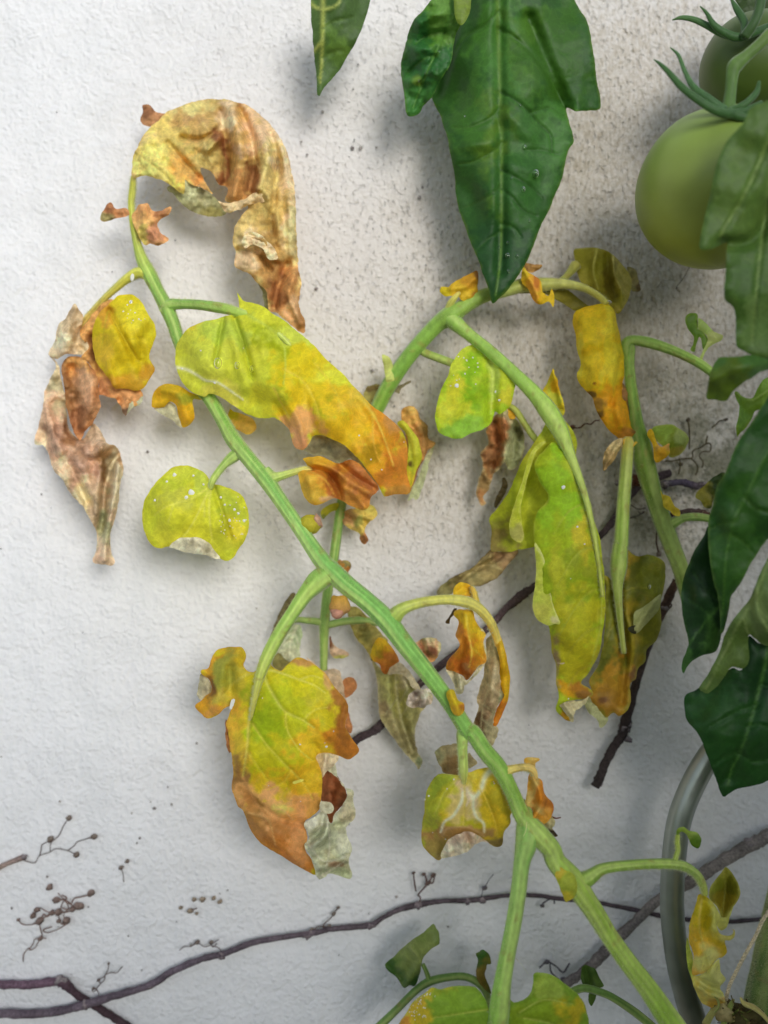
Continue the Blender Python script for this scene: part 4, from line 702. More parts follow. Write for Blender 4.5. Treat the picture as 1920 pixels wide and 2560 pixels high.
stalk('I', [(1240, 1470, 12, 68), (1275, 1465, 15, 68), (1330, 1445, 10, 68), (1410, 1433, 9, 68), (1470, 1452, 9, 68), (1495, 1520, 6, 67)], [(176, 186, 76), (214, 180, 84), (222, 172, 90)])
stalk('K', [(1430, 0, 8, 63), (1452, 80, 20, 66.5), (1468, 170, 29, 69), (1455, 270, 26, 71), (1432, 370, 20, 72), (1412, 540, 19, 73), (1385, 720, 19, 74), (1350, 900, 19, 75), (1318, 1080, 21, 76), (1298, 1240, 25, 77), (1285, 1380, 24, 77)], [(136, 180, 66), (120, 176, 78), (124, 178, 84), (130, 180, 80), (134, 182, 76), (130, 176, 60)])
stalk('L', [(340, 790, 9, 66), (395, 812, 21, 70), (460, 790, 18, 72), (560, 728, 13, 71), (750, 703, 12, 70), (950, 694, 12, 68), (1080, 705, 12, 67), (1170, 755, 11, 66), (1220, 830, 10, 65), (1242, 920, 7, 64)], [(140, 178, 54), (134, 172, 66), (136, 172, 66), (132, 166, 70), (166, 180, 70)])
stalk('L', [(1030, 700, 8, 67), (1042, 655, 6, 67), (1056, 600, 6, 66), (1052, 545, 6, 66), (1058, 490, 5, 65)], [(140, 172, 66), (150, 170, 50)])

# --- curled hoop leaf at the top
c1 = leaf(ba, 'A', "690,505 687,430 714,340 768,260 858,175 958,125 1060,103 1180,105 1272,125 1350,180 1430,270 1485,370 1515,480 1530,600 1538,760 1543,900 1546,975 1562,1060 1550,1165 1580,1240 1580,1312 1540,1300 1500,1262 1440,1212 1395,1192 1382,1100 1330,1045 1290,1005 1250,985 1215,960 1225,900 1207,850 1212,800 1230,740 1285,662 1245,640 1172,628 1182,590 1180,555 1130,538 1095,478 1040,455 1052,500 1070,540 1102,590 1060,568 1000,545 960,515 952,592 900,558 820,512 740,498",
     [(690, 480, 27), (780, 380, 33), (850, 200, 22), (1060, 110, 20), (1060, 300, 34), (1350, 190, 22), (1300, 350, 38), (1170, 400, 30), (1500, 500, 26), (1400, 600, 38), (1500, 900, 28), (1300, 850, 38), (1450, 1100, 36), (1570, 1280, 30), (1250, 580, 34), (1000, 470, 30), (930, 570, 34)], (206, 176, 96),
     blobs=[(820, 400, 90, (214, 196, 54), 80), (780, 470, 60, (212, 200, 84)), (930, 540, 34, (216, 200, 44)), (960, 440, 44, (216, 160, 44), 40), (1030, 510, 22, (214, 138, 40)), (900, 300, 60, (200, 176, 70), 50), (1080, 150, 110, (196, 180, 100), 26), (1100, 210, 80, (176, 132, 76), 22), (1230, 330, 120, (190, 150, 64), 110), (1350, 260, 60, (208, 170, 130), 70), (1450, 380, 44, (214, 184, 146), 90), (1380, 480, 34, (204, 184, 100), 60), (1150, 400, 20, (140, 80, 34), 90), (1080, 400, 36, (190, 164, 76), 40), (1240, 560, 34, (184, 126, 52), 50), (1310, 560, 16, (150, 96, 44), 60),
            (1500, 620, 24, (214, 180, 140), 120), (1400, 700, 50, (190, 158, 70), 80), (1515, 800, 16, (200, 190, 130), 80), (1300, 860, 56, (214, 186, 146), 44), (1420, 880, 50, (180, 140, 60), 60), (1400, 1000, 56, (176, 122, 48), 50), (1270, 930, 30, (206, 170, 130), 26), (1480, 1090, 60, (196, 130, 58), 50), (1430, 1120, 24, (150, 86, 34), 60), (1540, 1240, 30, (166, 110, 50), 36), (1510, 1180, 16, (210, 160, 110), 30), (1170, 180, 24, (220, 190, 150), 30)],
     folds=[([(1150, 170), (1165, 300), (1175, 420), (1170, 545)], -4.5, 13), ([(1210, 160), (1240, 320), (1235, 480), (1210, 600)], 3.5, 14), ([(1240, 150), (1300, 300), (1320, 440), (1295, 580)], -4, 11), ([(1330, 230), (1390, 370), (1370, 480), (1340, 560)], 3, 14), ([(1400, 280), (1440, 420), (1420, 600), (1410, 800)], -3, 10), ([(1460, 350), (1500, 600), (1510, 900)], 2.5, 12), ([(1130, 260), (1040, 310), (940, 300)], -2.5, 9), ([(1140, 300), (1080, 360)], 3, 9),
            ([(1390, 600), (1440, 760), (1470, 960)], 2.5, 12), ([(1260, 800), (1360, 830), (1440, 930)], 2.5, 9), ([(1240, 880), (1340, 900), (1400, 980)], -3, 8), ([(1480, 960), (1440, 1080), (1420, 1180)], -4, 12), ([(1530, 1000), (1500, 1120), (1560, 1260)], 2.5, 9), ([(870, 330), (950, 420), (1040, 520)], -2.5, 9), ([(800, 350), (900, 480)], -1.2, 8)],
     veins=[([(1060, 320), (1075, 380), (1100, 440)], 1.8, (214, 190, 110), .2), ([(1320, 400), (1350, 480)], 1.8, (216, 196, 130), .2), ([(740, 400), (840, 480), (930, 570)], 1.6, (190, 176, 60), -.4)],
     mat=M_DRY, crump=2.0, cs=48, curl=3, cw=11, edge=((196, 150, 90), 4, .35), mottle=.2, label="large dry tan leaflet curled into a hoop")
leaf(c1, 'A', "870,555 960,512 1010,540 1080,580 1130,630 1172,690 1112,705 1040,698 985,672 940,640 900,595", [(900, 570, 28), (1100, 660, 22), (960, 530, 31)], (150, 152, 104), blobs=[(980, 560, 30, (176, 184, 140)), (1100, 680, 30, (138, 130, 60)), (1060, 600, 20, (160, 160, 120))], mat=M_DRY, crump=1.4, cs=24, name="folded_underside", label="grey green underside of the curled leaflet")
leaf(c1, 'A', "1125,622 1180,638 1262,618 1330,580 1385,590 1400,625 1345,640 1285,652 1240,672 1185,686 1150,662", 38, (208, 178, 130), mat=M_DRY, crump=2.0, cs=18, curl=2.5, name="folded_edge")
leaf(c1, 'A', "1335,1030 1392,1090 1394,1192 1370,1172 1362,1110", 27, (140, 140, 96), mat=M_DRY, crump=1.0, name="folded_underside")
leaf(c1, 'A', "1250,830 1290,790 1345,800 1400,850 1440,920 1400,930 1360,880 1310,850 1270,870", 41.5, (220, 194, 152), mat=M_DRY, crump=2.2, cs=16, curl=1.5, name="folded_edge")
leaf(ba, 'A', "740,132 782,130 808,165 862,176 830,205 800,238 762,236 728,214 745,172", 19, (170, 116, 74), blobs=[(765, 150, 22, (136, 84, 50))], mat=M_DRY, crump=1.6, cs=18, curl=1.5, label="small brown bit behind the curled leaflet")
leaf(ba, 'A', "525,702 540,672 556,638 582,634 602,664 652,668 678,690 660,704 608,716 570,726 530,726", 29, (190, 124, 70), blobs=[(550, 710, 26, (150, 136, 80), 16), (575, 655, 18, (160, 96, 56))], mat=M_DRY, crump=2.0, cs=16, curl=2, label="tiny brown shrivelled leaflet left of its stalk")
leaf(ba, 'A', "690,700 706,678 722,648 762,640 792,678 832,682 882,658 874,692 832,722 816,752 832,792 872,826 822,858 780,846 748,852 712,792 688,735", 34, (206, 142, 78), blobs=[(830, 690, 30, (160, 100, 56), 14), (800, 810, 44, (196, 126, 90), 30), (730, 740, 30, (214, 160, 80)), (735, 820, 14, (200, 180, 60), 30)], folds=[([(740, 660), (760, 760), (820, 840)], 2.5, 12)], mat=M_DRY, crump=1.8, cs=24, curl=3, label="small curled orange brown leaflet")
drop(c1, *T('A', [(1030, 552)])[0], 4); 
blob(ba, *T('A', [(686, 1025)])[0], 34, 5, 10, .8, (240, 240, 240), M_WHITE, "egg_case", rot=-.15, lump=.1)

# --- left leaf pair
c2 = leaf(ba, 'B', "250,382 290,420 312,470 330,560 346,640 346,722 380,800 430,822 462,780 486,750 522,782 560,848 602,862 626,920 640,985 622,1050 612,1150 600,1222 576,1300 572,1372 590,1470 520,1473 480,1456 500,1392 500,1312 462,1242 430,1172 380,1130 340,1060 280,990 258,920 225,852 178,850 196,770 215,682 230,592 256,520 290,452",
     [(270, 400, 22), (250, 600, 20), (190, 830, 20), (330, 800, 27), (400, 960, 32), (600, 900, 27), (560, 1000, 24), (460, 1150, 29), (600, 1100, 27), (530, 1300, 25), (530, 1450, 23), (380, 760, 21)], (200, 164, 138),
     blobs=[(290, 560, 44, (178, 164, 126), 90), (250, 720, 36, (212, 170, 140), 60), (200, 830, 24, (222, 190, 160)), (370, 900, 60, (196, 152, 126), 60), (300, 760, 34, (176, 132, 108)), (450, 980, 70, (186, 144, 124), 60), (400, 740, 28, (150, 100, 60), 70), (580, 900, 40, (176, 124, 76), 40), (560, 1010, 18, (130, 90, 44), 80), (600, 1050, 24, (202, 186, 156), 80), (480, 1180, 44, (188, 156, 128), 70), (540, 1280, 20, (160, 160, 120), 60), (540, 1430, 40, (206, 176, 150), 40), (310, 1000, 24, (220, 194, 160), 40), (420, 1140, 20, (206, 190, 150), 40)],
     folds=[([(350, 650), (380, 780), (440, 830)], -5, 12), ([(240, 640), (260, 760), (310, 900)], 2.5, 12), ([(430, 830), (470, 900), (540, 860)], 3, 12), ([(620, 900), (580, 960), (545, 1080), (530, 1240), (520, 1300)], -5, 10), ([(520, 860), (520, 960), (510, 1100), (500, 1230)], 2.5, 11), ([(610, 960), (600, 1100), (560, 1280), (540, 1450)], 3, 9), ([(290, 980), (380, 1100), (480, 1260)], 2, 8), ([(300, 850), (420, 960), (480, 1100)], 2.0, 14), ([(360, 900), (380, 1000), (450, 1150)], -2, 10)],
     mat=M_DRY, crump=2.8, cs=36, curl=2, edge=((222, 200, 168), 5, .5), mottle=.22, label="long pinkish beige dry hanging leaflet")
leaf(c2, 'B', "318,440 370,392 450,420 505,520 512,600 524,652 492,730 440,790 412,830 372,770 347,655 330,560", [(340, 450, 24), (470, 600, 33), (400, 800, 24), (360, 650, 23)], (190, 120, 68), blobs=[(350, 560, 24, (140, 90, 44), 120), (470, 650, 44, (200, 138, 92)), (420, 440, 34, (214, 150, 60)), (400, 700, 30, (160, 100, 60)), (440, 540, 30, (206, 150, 110), 50)], folds=[([(440, 440), (480, 580), (440, 760)], 3.5, 14), ([(370, 460), (390, 620), (400, 780)], -3.5, 14)], mat=M_DRY, crump=2.2, cs=30, curl=2.5, name="folded_lobe", label="brown orange inner fold")
leaf(c2, 'B', "385,124 408,160 430,190 424,250 445,300 462,348 440,386 350,386 300,412 262,396 250,378 282,322 300,240 348,190", [(385, 140, 26), (350, 300, 30), (440, 370, 28), (260, 390, 24)], (208, 188, 152), blobs=[(400, 230, 34, (190, 164, 130), 60), (380, 350, 50, (196, 172, 140), 30), (320, 330, 26, (216, 200, 170))], folds=[([(390, 150), (350, 260), (330, 380)], 2.5, 14), ([(420, 260), (400, 330), (440, 370)], -2, 9)], mat=M_DRY, crump=2.0, cs=26, curl=2, name="folded_tip", label="pale beige folded tip")
c2b = leaf(ba, 'B', "432,236 480,172 540,112 600,120 640,300 680,500 740,590 742,604 720,640 700,655 668,640 655,705 640,690 628,655 600,618 540,600 500,590 512,540 470,440 420,400 462,350 412,282",
     [(560, 120, 29), (440, 280, 27), (520, 450, 29), (640, 600, 33), (650, 700, 31), (500, 590, 29)], (204, 140, 56), blobs=[(450, 260, 40, (214, 150, 64), 60), (480, 400, 24, (150, 96, 40), 60), (560, 520, 60, (206, 150, 60), 50), (620, 600, 60, (204, 136, 74), 30), (640, 680, 18, (120, 90, 70)), (520, 560, 30, (190, 120, 70))], mat=M_DRY, folds=[([(480, 300), (520, 450), (620, 620)], -3, 12), ([(540, 480), (600, 600)], 2.5, 12)], crump=1.8, cs=34, curl=2, label="orange brown leaflet behind the yellow lobe")
c2c = leaf(ba, 'B', "560,128 590,100 622,80 690,78 738,118 770,178 800,230 808,282 795,330 780,370 776,412 802,460 782,500 745,560 700,575 650,560 600,560 570,520 540,480 490,400 478,300 490,220 520,165",
     [(600, 100, 33), (640, 300, 43), (480, 300, 33), (800, 280, 34), (640, 560, 37), (790, 470, 36), (700, 250, 41)], (208, 192, 46), blobs=[(560, 200, 34, (216, 196, 56)), (740, 180, 40, (214, 204, 60)), (520, 380, 34, (206, 178, 60)), (670, 400, 50, (196, 176, 36), 80), (690, 540, 80, (196, 150, 50), 26), (780, 480, 24, (190, 140, 50)), (560, 170, 22, (200, 150, 60), 40)],
     folds=[([(570, 160), (630, 280), (700, 420)], -2.2, 9), ([(560, 420), (590, 540)], 2, 12), ([(730, 320), (740, 480)], -1.5, 12)], veins=[([(566, 150), (600, 230), (650, 310), (720, 420)], 2.8, (170, 150, 40), -.8), ([(560, 160), (540, 250), (530, 340)], 2, (190, 176, 60), -.4), ([(650, 310), (740, 300)], 1.8, (186, 172, 50), -.3), ([(610, 240), (690, 200)], 1.8, (186, 172, 50), -.3)], crump=1.2, cs=50, curl=3.5, cw=12, label="yellow cupped leaflet")
specks(c2c, [T('B', [(680, 115)])[0] + (5,)], 12, region=T('B', [(720, 180)])[0] + (40,)); drop(c2c, *T('B', [(682, 118)])[0], 4)
leaf(c2b, 'B', "650,602 700,590 742,592 728,640 690,658 660,700 646,690", 30, (176, 180, 150), mat=M_DRY, crump=1.0, name="folded_underside")

# --- big yellow leaf, barrel shaped
c3 = leaf(ba, 'F', "400,66 420,95 445,112 520,128 580,172 640,208 700,255 790,330 870,420 950,490 1040,590 1100,650 1180,710 1240,760 1275,830 1286,900 1280,1000 1300,1080 1285,1108 1220,1112 1162,1124 1140,1080 1092,1010 1040,940 960,862 880,818 830,802 792,812 774,850 740,882 700,868 680,812 664,768 600,716 540,716 460,700 380,650 300,600 252,590 230,606 160,576 110,522 82,450 80,370 100,310 150,250 220,215 290,205 340,186 400,172 410,125",
     [(400, 80, 44), (340, 200, 49), (90, 400, 38), (250, 400, 53), (160, 570, 42), (500, 300, 56), (700, 260, 44), (460, 690, 44), (600, 500, 58), (680, 780, 45), (740, 870, 44), (900, 450, 44), (900, 700, 57), (1100, 660, 42), (1050, 850, 52), (1150, 1110, 42), (1280, 900, 36), (1200, 950, 46), (1290, 1090, 38)], (196, 204, 66),
     blobs=[(200, 260, 40, (216, 200, 70)), (200, 420, 90, (200, 208, 82), 80), (350, 260, 60, (176, 200, 84), 40), (330, 620, 80, (208, 206, 90), 40), (570, 310, 50, (152, 170, 36), 36), (620, 420, 46, (158, 172, 34), 70), (500, 480, 60, (196, 204, 70)), (720, 420, 60, (204, 190, 40), 50), (800, 560, 90, (206, 186, 40), 70), (700, 650, 60, (214, 186, 44), 60), (560, 640, 50, (200, 200, 60), 40), (880, 660, 22, (136, 156, 36)), (1030, 740, 22, (140, 140, 40)), (1000, 800, 60, (214, 178, 40), 50), (950, 600, 50, (216, 184, 50)),
            (1090, 740, 50, (234, 172, 56), 60), (1180, 830, 46, (222, 140, 54), 70), (1150, 950, 60, (224, 160, 50), 60), (1220, 760, 26, (190, 130, 80), 30), (1240, 1000, 56, (206, 126, 60), 70), (1100, 900, 22, (176, 140, 40)), (1220, 1090, 60, (176, 120, 64), 16), (900, 760, 80, (214, 176, 44), 30), (720, 800, 44, (214, 150, 124), 50), (760, 740, 40, (218, 160, 110), 34), (870, 500, 70, (206, 206, 66), 20), (700, 290, 70, (190, 206, 84), 20), (1050, 620, 40, (232, 184, 76), 24)],
     folds=[([(330, 200), (310, 300), (285, 430)], -2.0, 7), ([(385, 200), (430, 320), (480, 500)], -2.4, 8), ([(350, 210), (390, 350), (440, 560)], 1.2, 12), ([(560, 260), (640, 380), (660, 520)], -2.2, 18), ([(700, 480), (760, 620), (800, 760)], -1.2, 12), ([(1000, 560), (1150, 780), (1210, 960)], 2.0, 12), ([(600, 640), (660, 760)], -2, 9), ([(640, 600), (720, 740), (750, 860)], 2, 10), ([(850, 620), (1000, 760), (1120, 960)], -1.3, 14)],
     veins=[([(335, 190), (312, 290), (285, 440)], 2.8, (146, 170, 56), -.5), ([(395, 190), (430, 320), (470, 470), (480, 520)], 2.8, (150, 172, 56), -.5), ([(360, 190), (250, 240), (170, 330)], 2.2, (176, 192, 80), -.3), ([(440, 170), (620, 290), (650, 420), (640, 540)], 3, (184, 204, 96), -.3), ([(640, 460), (740, 520), (800, 620), (830, 720)], 2.2, (214, 196, 80), -.4), ([(1010, 560), (1120, 720), (1200, 930), (1210, 970)], 2.4, (238, 190, 90), .4), ([(800, 430), (900, 560), (960, 720)], 2.0, (206, 190, 70), -.4), ([(590, 560), (640, 660), (680, 720)], 2, (210, 190, 90), -.4), ([(1100, 700), (1110, 850), (1140, 950)], 1.8, (236, 180, 80), .3),
            ([(82, 452), (140, 465), (190, 492), (235, 520), (290, 528), (330, 550), (390, 592), (430, 620)], 3.4, (236, 232, 208), .25)],
     crump=1.3, cs=70, curl=3.5, cw=14, mottle=.14, label="big yellow green leaflet shading to orange")
drop(c3, *T('F', [(300, 430)])[0], 11); drop(c3, *T('F', [(400, 442)])[0], 7); drop(c3, *T('F', [(478, 462)])[0], 7)
specks(c3, [T('F', [(285, 530)])[0] + (4,), T('F', [(115, 460)])[0] + (3,)], 6)
leaf(c3, 'F', "792,812 830,798 885,815 965,860 1042,935 1095,1008 1142,1080 1162,1126 1130,1075 1068,1005 1005,950 985,925 930,955 870,918 800,905 745,880 770,845", [(800, 830, 42), (830, 900, 34), (960, 880, 44), (1150, 1110, 41), (930, 950, 34)], (140, 138, 104), blobs=[(1060, 980, 60, (172, 180, 140), 30), (850, 860, 60, (132, 130, 100), 30)], crump=.8, mat=M_DRY, name="folded_underside", label="grey green underside of the big leaflet", edge=((178, 186, 148), 6, .6))

# --- round leaflet
c4 = leaf(ba, 'B', "1100,1048 1070,1010 1035,982 980,965 922,964 872,990 802,1058 756,1130 738,1200 740,1272 760,1332 790,1374 830,1391 882,1384 960,1402 1020,1412 1080,1420 1140,1445 1172,1459 1210,1440 1232,1400 1270,1350 1290,1272 1286,1190 1256,1120 1200,1082 1140,1062",
     [(1095, 1040, 47), (900, 1000, 42), (745, 1250, 40), (900, 1200, 51), (1100, 1200, 50), (1280, 1220, 42), (960, 1380, 44), (1180, 1440, 42), (800, 1370, 42)], (192, 200, 58),
     blobs=[(860, 1080, 50, (176, 190, 60), 30), (900, 1130, 50, (180, 186, 76), 30), (1180, 1180, 50, (168, 184, 66), 60), (1000, 1250, 80, (204, 206, 62), 60), (1180, 1330, 60, (188, 190, 60), 50), (1250, 1300, 26, (206, 196, 60)), (1050, 1040, 30, (180, 198, 80)), (850, 1330, 60, (196, 196, 62), 30), (930, 1000, 40, (200, 208, 76), 20)],
     veins=[([(1098, 1060), (1060, 1140), (1000, 1260), (940, 1345)], 2.6, (210, 212, 110), -.5), ([(1098, 1060), (1085, 1160), (1090, 1270), (1100, 1350)], 2.2, (212, 212, 112), -.5), ([(1090, 1065), (1000, 1130), (860, 1175), (800, 1220)], 2.2, (208, 210, 104), -.5), ([(1110, 1060), (1140, 1160), (1180, 1280), (1200, 1350)], 2.2, (166, 170, 60), -.7), ([(1060, 1140), (1060, 1230)], 1.6, (206, 208, 104), -.3), ([(900, 1160), (870, 1260)], 1.5, (206, 208, 104), -.3)],
     folds=[([(1105, 1070), (1150, 1200), (1190, 1330)], -1.5, 8)], crump=1.0, cs=60, curl=3, cw=12, edge=((206, 196, 66), 5, .5), label="round yellow green leaflet with pale specks")
specks(c4, [T('B', [p[:2]])[0] + (p[2],) for p in ((990, 1102, 8), (965, 1127, 5), (805, 1142, 4), (905, 1010, 5), (1145, 1127, 3.5), (1165, 1165, 3), (1215, 1190, 3.5), (1235, 1210, 4), (1190, 1245, 4), (1265, 1248, 4), (1055, 1060, 3), (1002, 1015, 3), (920, 1360, 3), (865, 1045, 3.5))], 30, region=T('B', [(1230, 1230)])[0] + (55,), r=(1.2, 2.6))
leaf(c4, 'B', "880,1386 918,1342 1000,1334 1052,1344 1100,1385 1142,1446 1080,1430 1020,1420 960,1410", [(1000, 1345, 51), (960, 1405, 45), (1130, 1440, 44)], (208, 204, 182), blobs=[(1040, 1370, 30, (196, 190, 170)), (1110, 1430, 22, (170, 164, 140))], mat=M_DRY, crump=1.0, cs=30, name="folded_edge", label="whitish folded up edge")
leaf(ba, 'B', "785,655 786,618 802,572 850,541 920,544 980,580 1030,600 1045,622 1002,620 1006,680 1002,732 950,768 932,722 912,652 880,632 850,662 802,664", [(800, 600, 34), (900, 570, 38), (980, 700, 34), (950, 760, 32)], (212, 172, 44), blobs=[(810, 600, 26, (206, 160, 44)), (960, 700, 30, (222, 168, 44)), (900, 580, 30, (190, 160, 40)), (990, 610, 24, (170, 170, 60))], folds=[([(840, 570), (930, 600), (970, 720)], 2, 12)], crump=1.0, cs=34, curl=3, label="small yellow lobed leaflet")
leaf(ba, 'B', "802,664 850,650 884,634 912,660 930,715 944,762 880,722 830,692", 31, (176, 172, 140), mat=M_DRY, crump=1.2, name="folded_underside")
leaf(ba, 'B', "1190,668 1210,680 1240,690 1310,718 1328,770 1290,802 1240,782 1182,742", 26, (222, 176, 70), blobs=[(1270, 760, 40, (224, 170, 90)), (1200, 700, 20, (190, 170, 40), 40)], crump=1.2, cs=26, curl=2.5, label="small apricot leaflet behind the main stem")
leaf(ba, 'F', "740,926 780,918 830,914 880,936 930,952 990,930 1040,960 1082,1010 1132,1072 1122,1100 1092,1128 1080,1182 1040,1192 980,1166 940,1142 900,1130 860,1150 800,1168 752,1130 726,1052 718,990 762,966",
     [(740, 980, 44), (800, 1050, 52), (760, 1140, 45), (930, 940, 44), (950, 1050, 44), (1100, 1080, 42), (1050, 1180, 40), (1030, 1000, 50)], (226, 164, 66), blobs=[(1040, 1000, 70, (190, 116, 76), 60), (1090, 1090, 46, (178, 106, 76), 50), (1000, 1130, 60, (206, 140, 76), 40), (800, 940, 44, (226, 170, 60), 20), (790, 1120, 40, (236, 176, 80), 34), (900, 1000, 50, (206, 136, 64), 30), (960, 940, 22, (150, 82, 40), 16), (900, 1060, 16, (170, 90, 50), 50), (870, 1140, 20, (214, 170, 140), 10)],
     folds=[([(760, 975), (860, 1000), (920, 1080), (940, 1140)], -4, 9), ([(800, 950), (900, 980), (1000, 1060), (1080, 1100)], 3, 11), ([(930, 960), (1040, 1040), (1110, 1080)], -3, 8), ([(960, 1080), (1020, 1120), (1060, 1180)], 2.5, 9), ([(760, 990), (780, 1080), (800, 1150)], 2, 12)], veins=[([(760, 985), (850, 1030), (910, 1120)], 1.8, (236, 186, 96), .3)], crump=1.8, cs=34, curl=3, label="crumpled orange and brown leaflet")
blob(ba, *T('F', [(775, 1267)])[0], 46, 28, 25, 6, (208, 196, 62), M_YEL, "flower_bud", rot=.2, lump=.12, col2=(204, 192, 60), label="round yellow bud", res=(14, 18))
blob(ba, *T('F', [(820, 1250)])[0], 47, 10, 18, 4.5, (214, 170, 140), M_DRY, "bud_tip", rot=.3, lump=.3)
blob(ba, *T('C', [(930, 240)])[0], 60, 27, 28, 6, (226, 176, 70), M_YEL, "flower_bud", rot=.1, lump=.2, col2=(206, 160, 110), label="yellow and pink bud by the main stem", res=(14, 18))
blob(ba, *T('C', [(915, 275)])[0], 63, 17, 13, 3.5, (206, 150, 124), M_DRY, "bud_tip", lump=.35)

# --- lower left broad leaf
c6 = leaf(ba, 'C', "500,572 482,582 450,572 434,540 446,500 426,454 372,451 300,464 264,520 250,560 216,568 212,590 256,622 266,680 240,702 212,730 184,758 212,795 250,820 300,802 336,770 368,762 352,820 342,852 356,900 366,990 380,1100 372,1180 400,1270 430,1300 470,1400 540,1480 640,1540 740,1602 812,1630 792,1562 752,1500 765,1440 750,1362 782,1332 822,1300 836,1250 842,1150 832,1080 806,1020 850,1000 920,1012 980,1032 1032,990 1000,930 962,860 976,800 970,742 932,690 892,640 860,592 800,542 740,508 700,508 650,552 622,572 582,552 560,530",
     [(520, 590, 58), (440, 510, 54), (300, 480, 48), (200, 760, 42), (300, 700, 49), (350, 900, 50), (600, 750, 61), (800, 560, 50), (960, 800, 50), (1020, 990, 44), (820, 850, 58), (450, 1000, 58), (650, 1050, 60), (380, 1180, 48), (830, 1150, 52), (550, 1300, 55), (760, 1400, 51), (480, 1400, 46), (800, 1610, 44), (650, 1450, 49)], (204, 194, 44),
     blobs=[(360, 520, 60, (190, 160, 50), 50), (280, 560, 40, (206, 146, 50), 60), (350, 620, 50, (164, 164, 70), 70), (240, 760, 44, (226, 158, 50), 34), (320, 700, 30, (190, 170, 80)), (255, 650, 14, (110, 66, 40), 36), (300, 790, 30, (214, 150, 80), 16), (420, 660, 40, (190, 176, 60)),
            (690, 560, 60, (206, 192, 60), 34), (620, 650, 60, (190, 190, 50)), (560, 760, 60, (158, 178, 36), 80), (770, 650, 90, (204, 196, 44), 50), (660, 800, 70, (186, 192, 44)), (850, 720, 50, (196, 190, 60), 60), (560, 850, 40, (150, 176, 34), 60), (640, 1000, 60, (176, 180, 40), 40), (560, 1080, 80, (186, 184, 34), 60), (900, 820, 50, (204, 190, 44), 34), (380, 900, 24, (216, 168, 64), 110), (420, 1020, 24, (206, 176, 60), 80), (880, 940, 80, (224, 172, 50), 44), (930, 900, 34, (204, 130, 50)), (990, 980, 40, (186, 106, 50), 44), (960, 850, 18, (160, 96, 50), 60), (930, 720, 20, (170, 110, 60), 50), (760, 530, 40, (190, 140, 90), 12), (870, 610, 14, (204, 160, 110), 34), (800, 1000, 40, (226, 184, 50), 60), (700, 1180, 90, (214, 168, 44), 60), (740, 1250, 70, (226, 160, 56), 44), (600, 1180, 40, (206, 180, 44), 40), (800, 1150, 34, (220, 176, 50), 50),
            (410, 1160, 30, (150, 108, 70), 60), (520, 1290, 100, (214, 158, 112), 60), (640, 1370, 90, (216, 156, 114), 60), (700, 1340, 40, (222, 150, 96)), (480, 1270, 24, (130, 90, 44), 30), (620, 1290, 22, (206, 190, 110), 18), (460, 1330, 30, (176, 120, 76), 60), (560, 1420, 70, (176, 116, 74), 30), (640, 1500, 90, (174, 104, 56), 40), (740, 1570, 60, (196, 118, 66), 40), (730, 1440, 30, (206, 140, 100), 60), (800, 1280, 24, (200, 140, 80), 24)],
     veins=[([(520, 590), (490, 700), (465, 800), (452, 960), (430, 1120)], 4.5, (206, 196, 100), -.9), ([(535, 585), (560, 650), (600, 720), (650, 785), (740, 830), (800, 870)], 3.8, (196, 200, 96), -.8), ([(570, 570), (640, 590), (720, 620), (800, 650), (860, 690)], 2.6, (206, 206, 110), -.6), ([(480, 850), (540, 940), (600, 1010), (680, 1090), (740, 1150)], 2.6, (200, 196, 80), -.6), ([(650, 785), (660, 880), (720, 980), (790, 1040)], 2.6, (202, 198, 86), -.6), ([(450, 980), (500, 1060), (560, 1140)], 2.2, (200, 190, 70), -.5), ([(500, 580), (440, 600), (380, 640), (330, 700)], 3, (196, 186, 90), -.5), ([(720, 620), (790, 600), (850, 620)], 2, (206, 204, 100), -.4), ([(680, 1090), (640, 1150), (560, 1190)], 2, (214, 190, 70), -.4), ([(680, 1090), (760, 1180), (790, 1240)], 2, (214, 190, 80), -.4), ([(740, 830), (800, 780), (880, 760)], 2, (206, 200, 90), -.4),
            ([(430, 1130), (500, 1260), (600, 1400)], 2.4, (190, 136, 96), .4), ([(460, 1310), (560, 1350), (600, 1480)], 2, (200, 156, 110), .3), ([(600, 1290), (640, 1300), (690, 1350)], 2, (220, 170, 130), .3)],
     folds=[([(400, 470), (330, 560), (290, 760)], 2.2, 18), ([(360, 560), (370, 680)], -2, 12), ([(470, 1240), (600, 1330), (740, 1370)], -1.5, 10), ([(440, 1300), (560, 1420), (720, 1560)], 2, 12), ([(880, 900), (960, 1000)], 2, 14), ([(960, 760), (930, 860)], -1.5, 9), ([(800, 960), (830, 1000)], -1.5, 8)],
     crump=1.4, cs=60, curl=2.5, cw=10, edge=((190, 130, 60), 6, .45), mottle=.15, label="broad yellow leaflet with brown crisp tip")
specks(c6, [T('C', [(375, 750)])[0] + (5,), T('C', [(860, 967)])[0] + (4,), T('C', [(900, 888)])[0] + (2,)], 5)
leaf(c6, 'C', "372,725 388,722 384,745 370,776 360,772", 53, (240, 240, 232), crump=.2, curl=.3, name="white_fleck", mat=M_WHITE)
leaf(c6, 'C', "690,1150 745,1136 742,1144 700,1160", 61.5, (236, 214, 110), crump=.2, curl=.3, name="pale_streak")  # pale yellow sliver lying on the blade
leaf(c6, 'C', "212,588 256,616 270,680 242,706 210,726 194,700 200,650", 44.5, (166, 158, 128), blobs=[(240, 600, 16, (140, 80, 50))], mat=M_DRY, crump=1.2, cs=20, name="folded_underside", label="grey underside of the side lobe")
leaf(c6, 'C', "340,820 356,862 368,990 352,988 342,940 336,890", 44, BRO, mat=M_DRY, crump=1.2, cs=16, name="folded_edge")
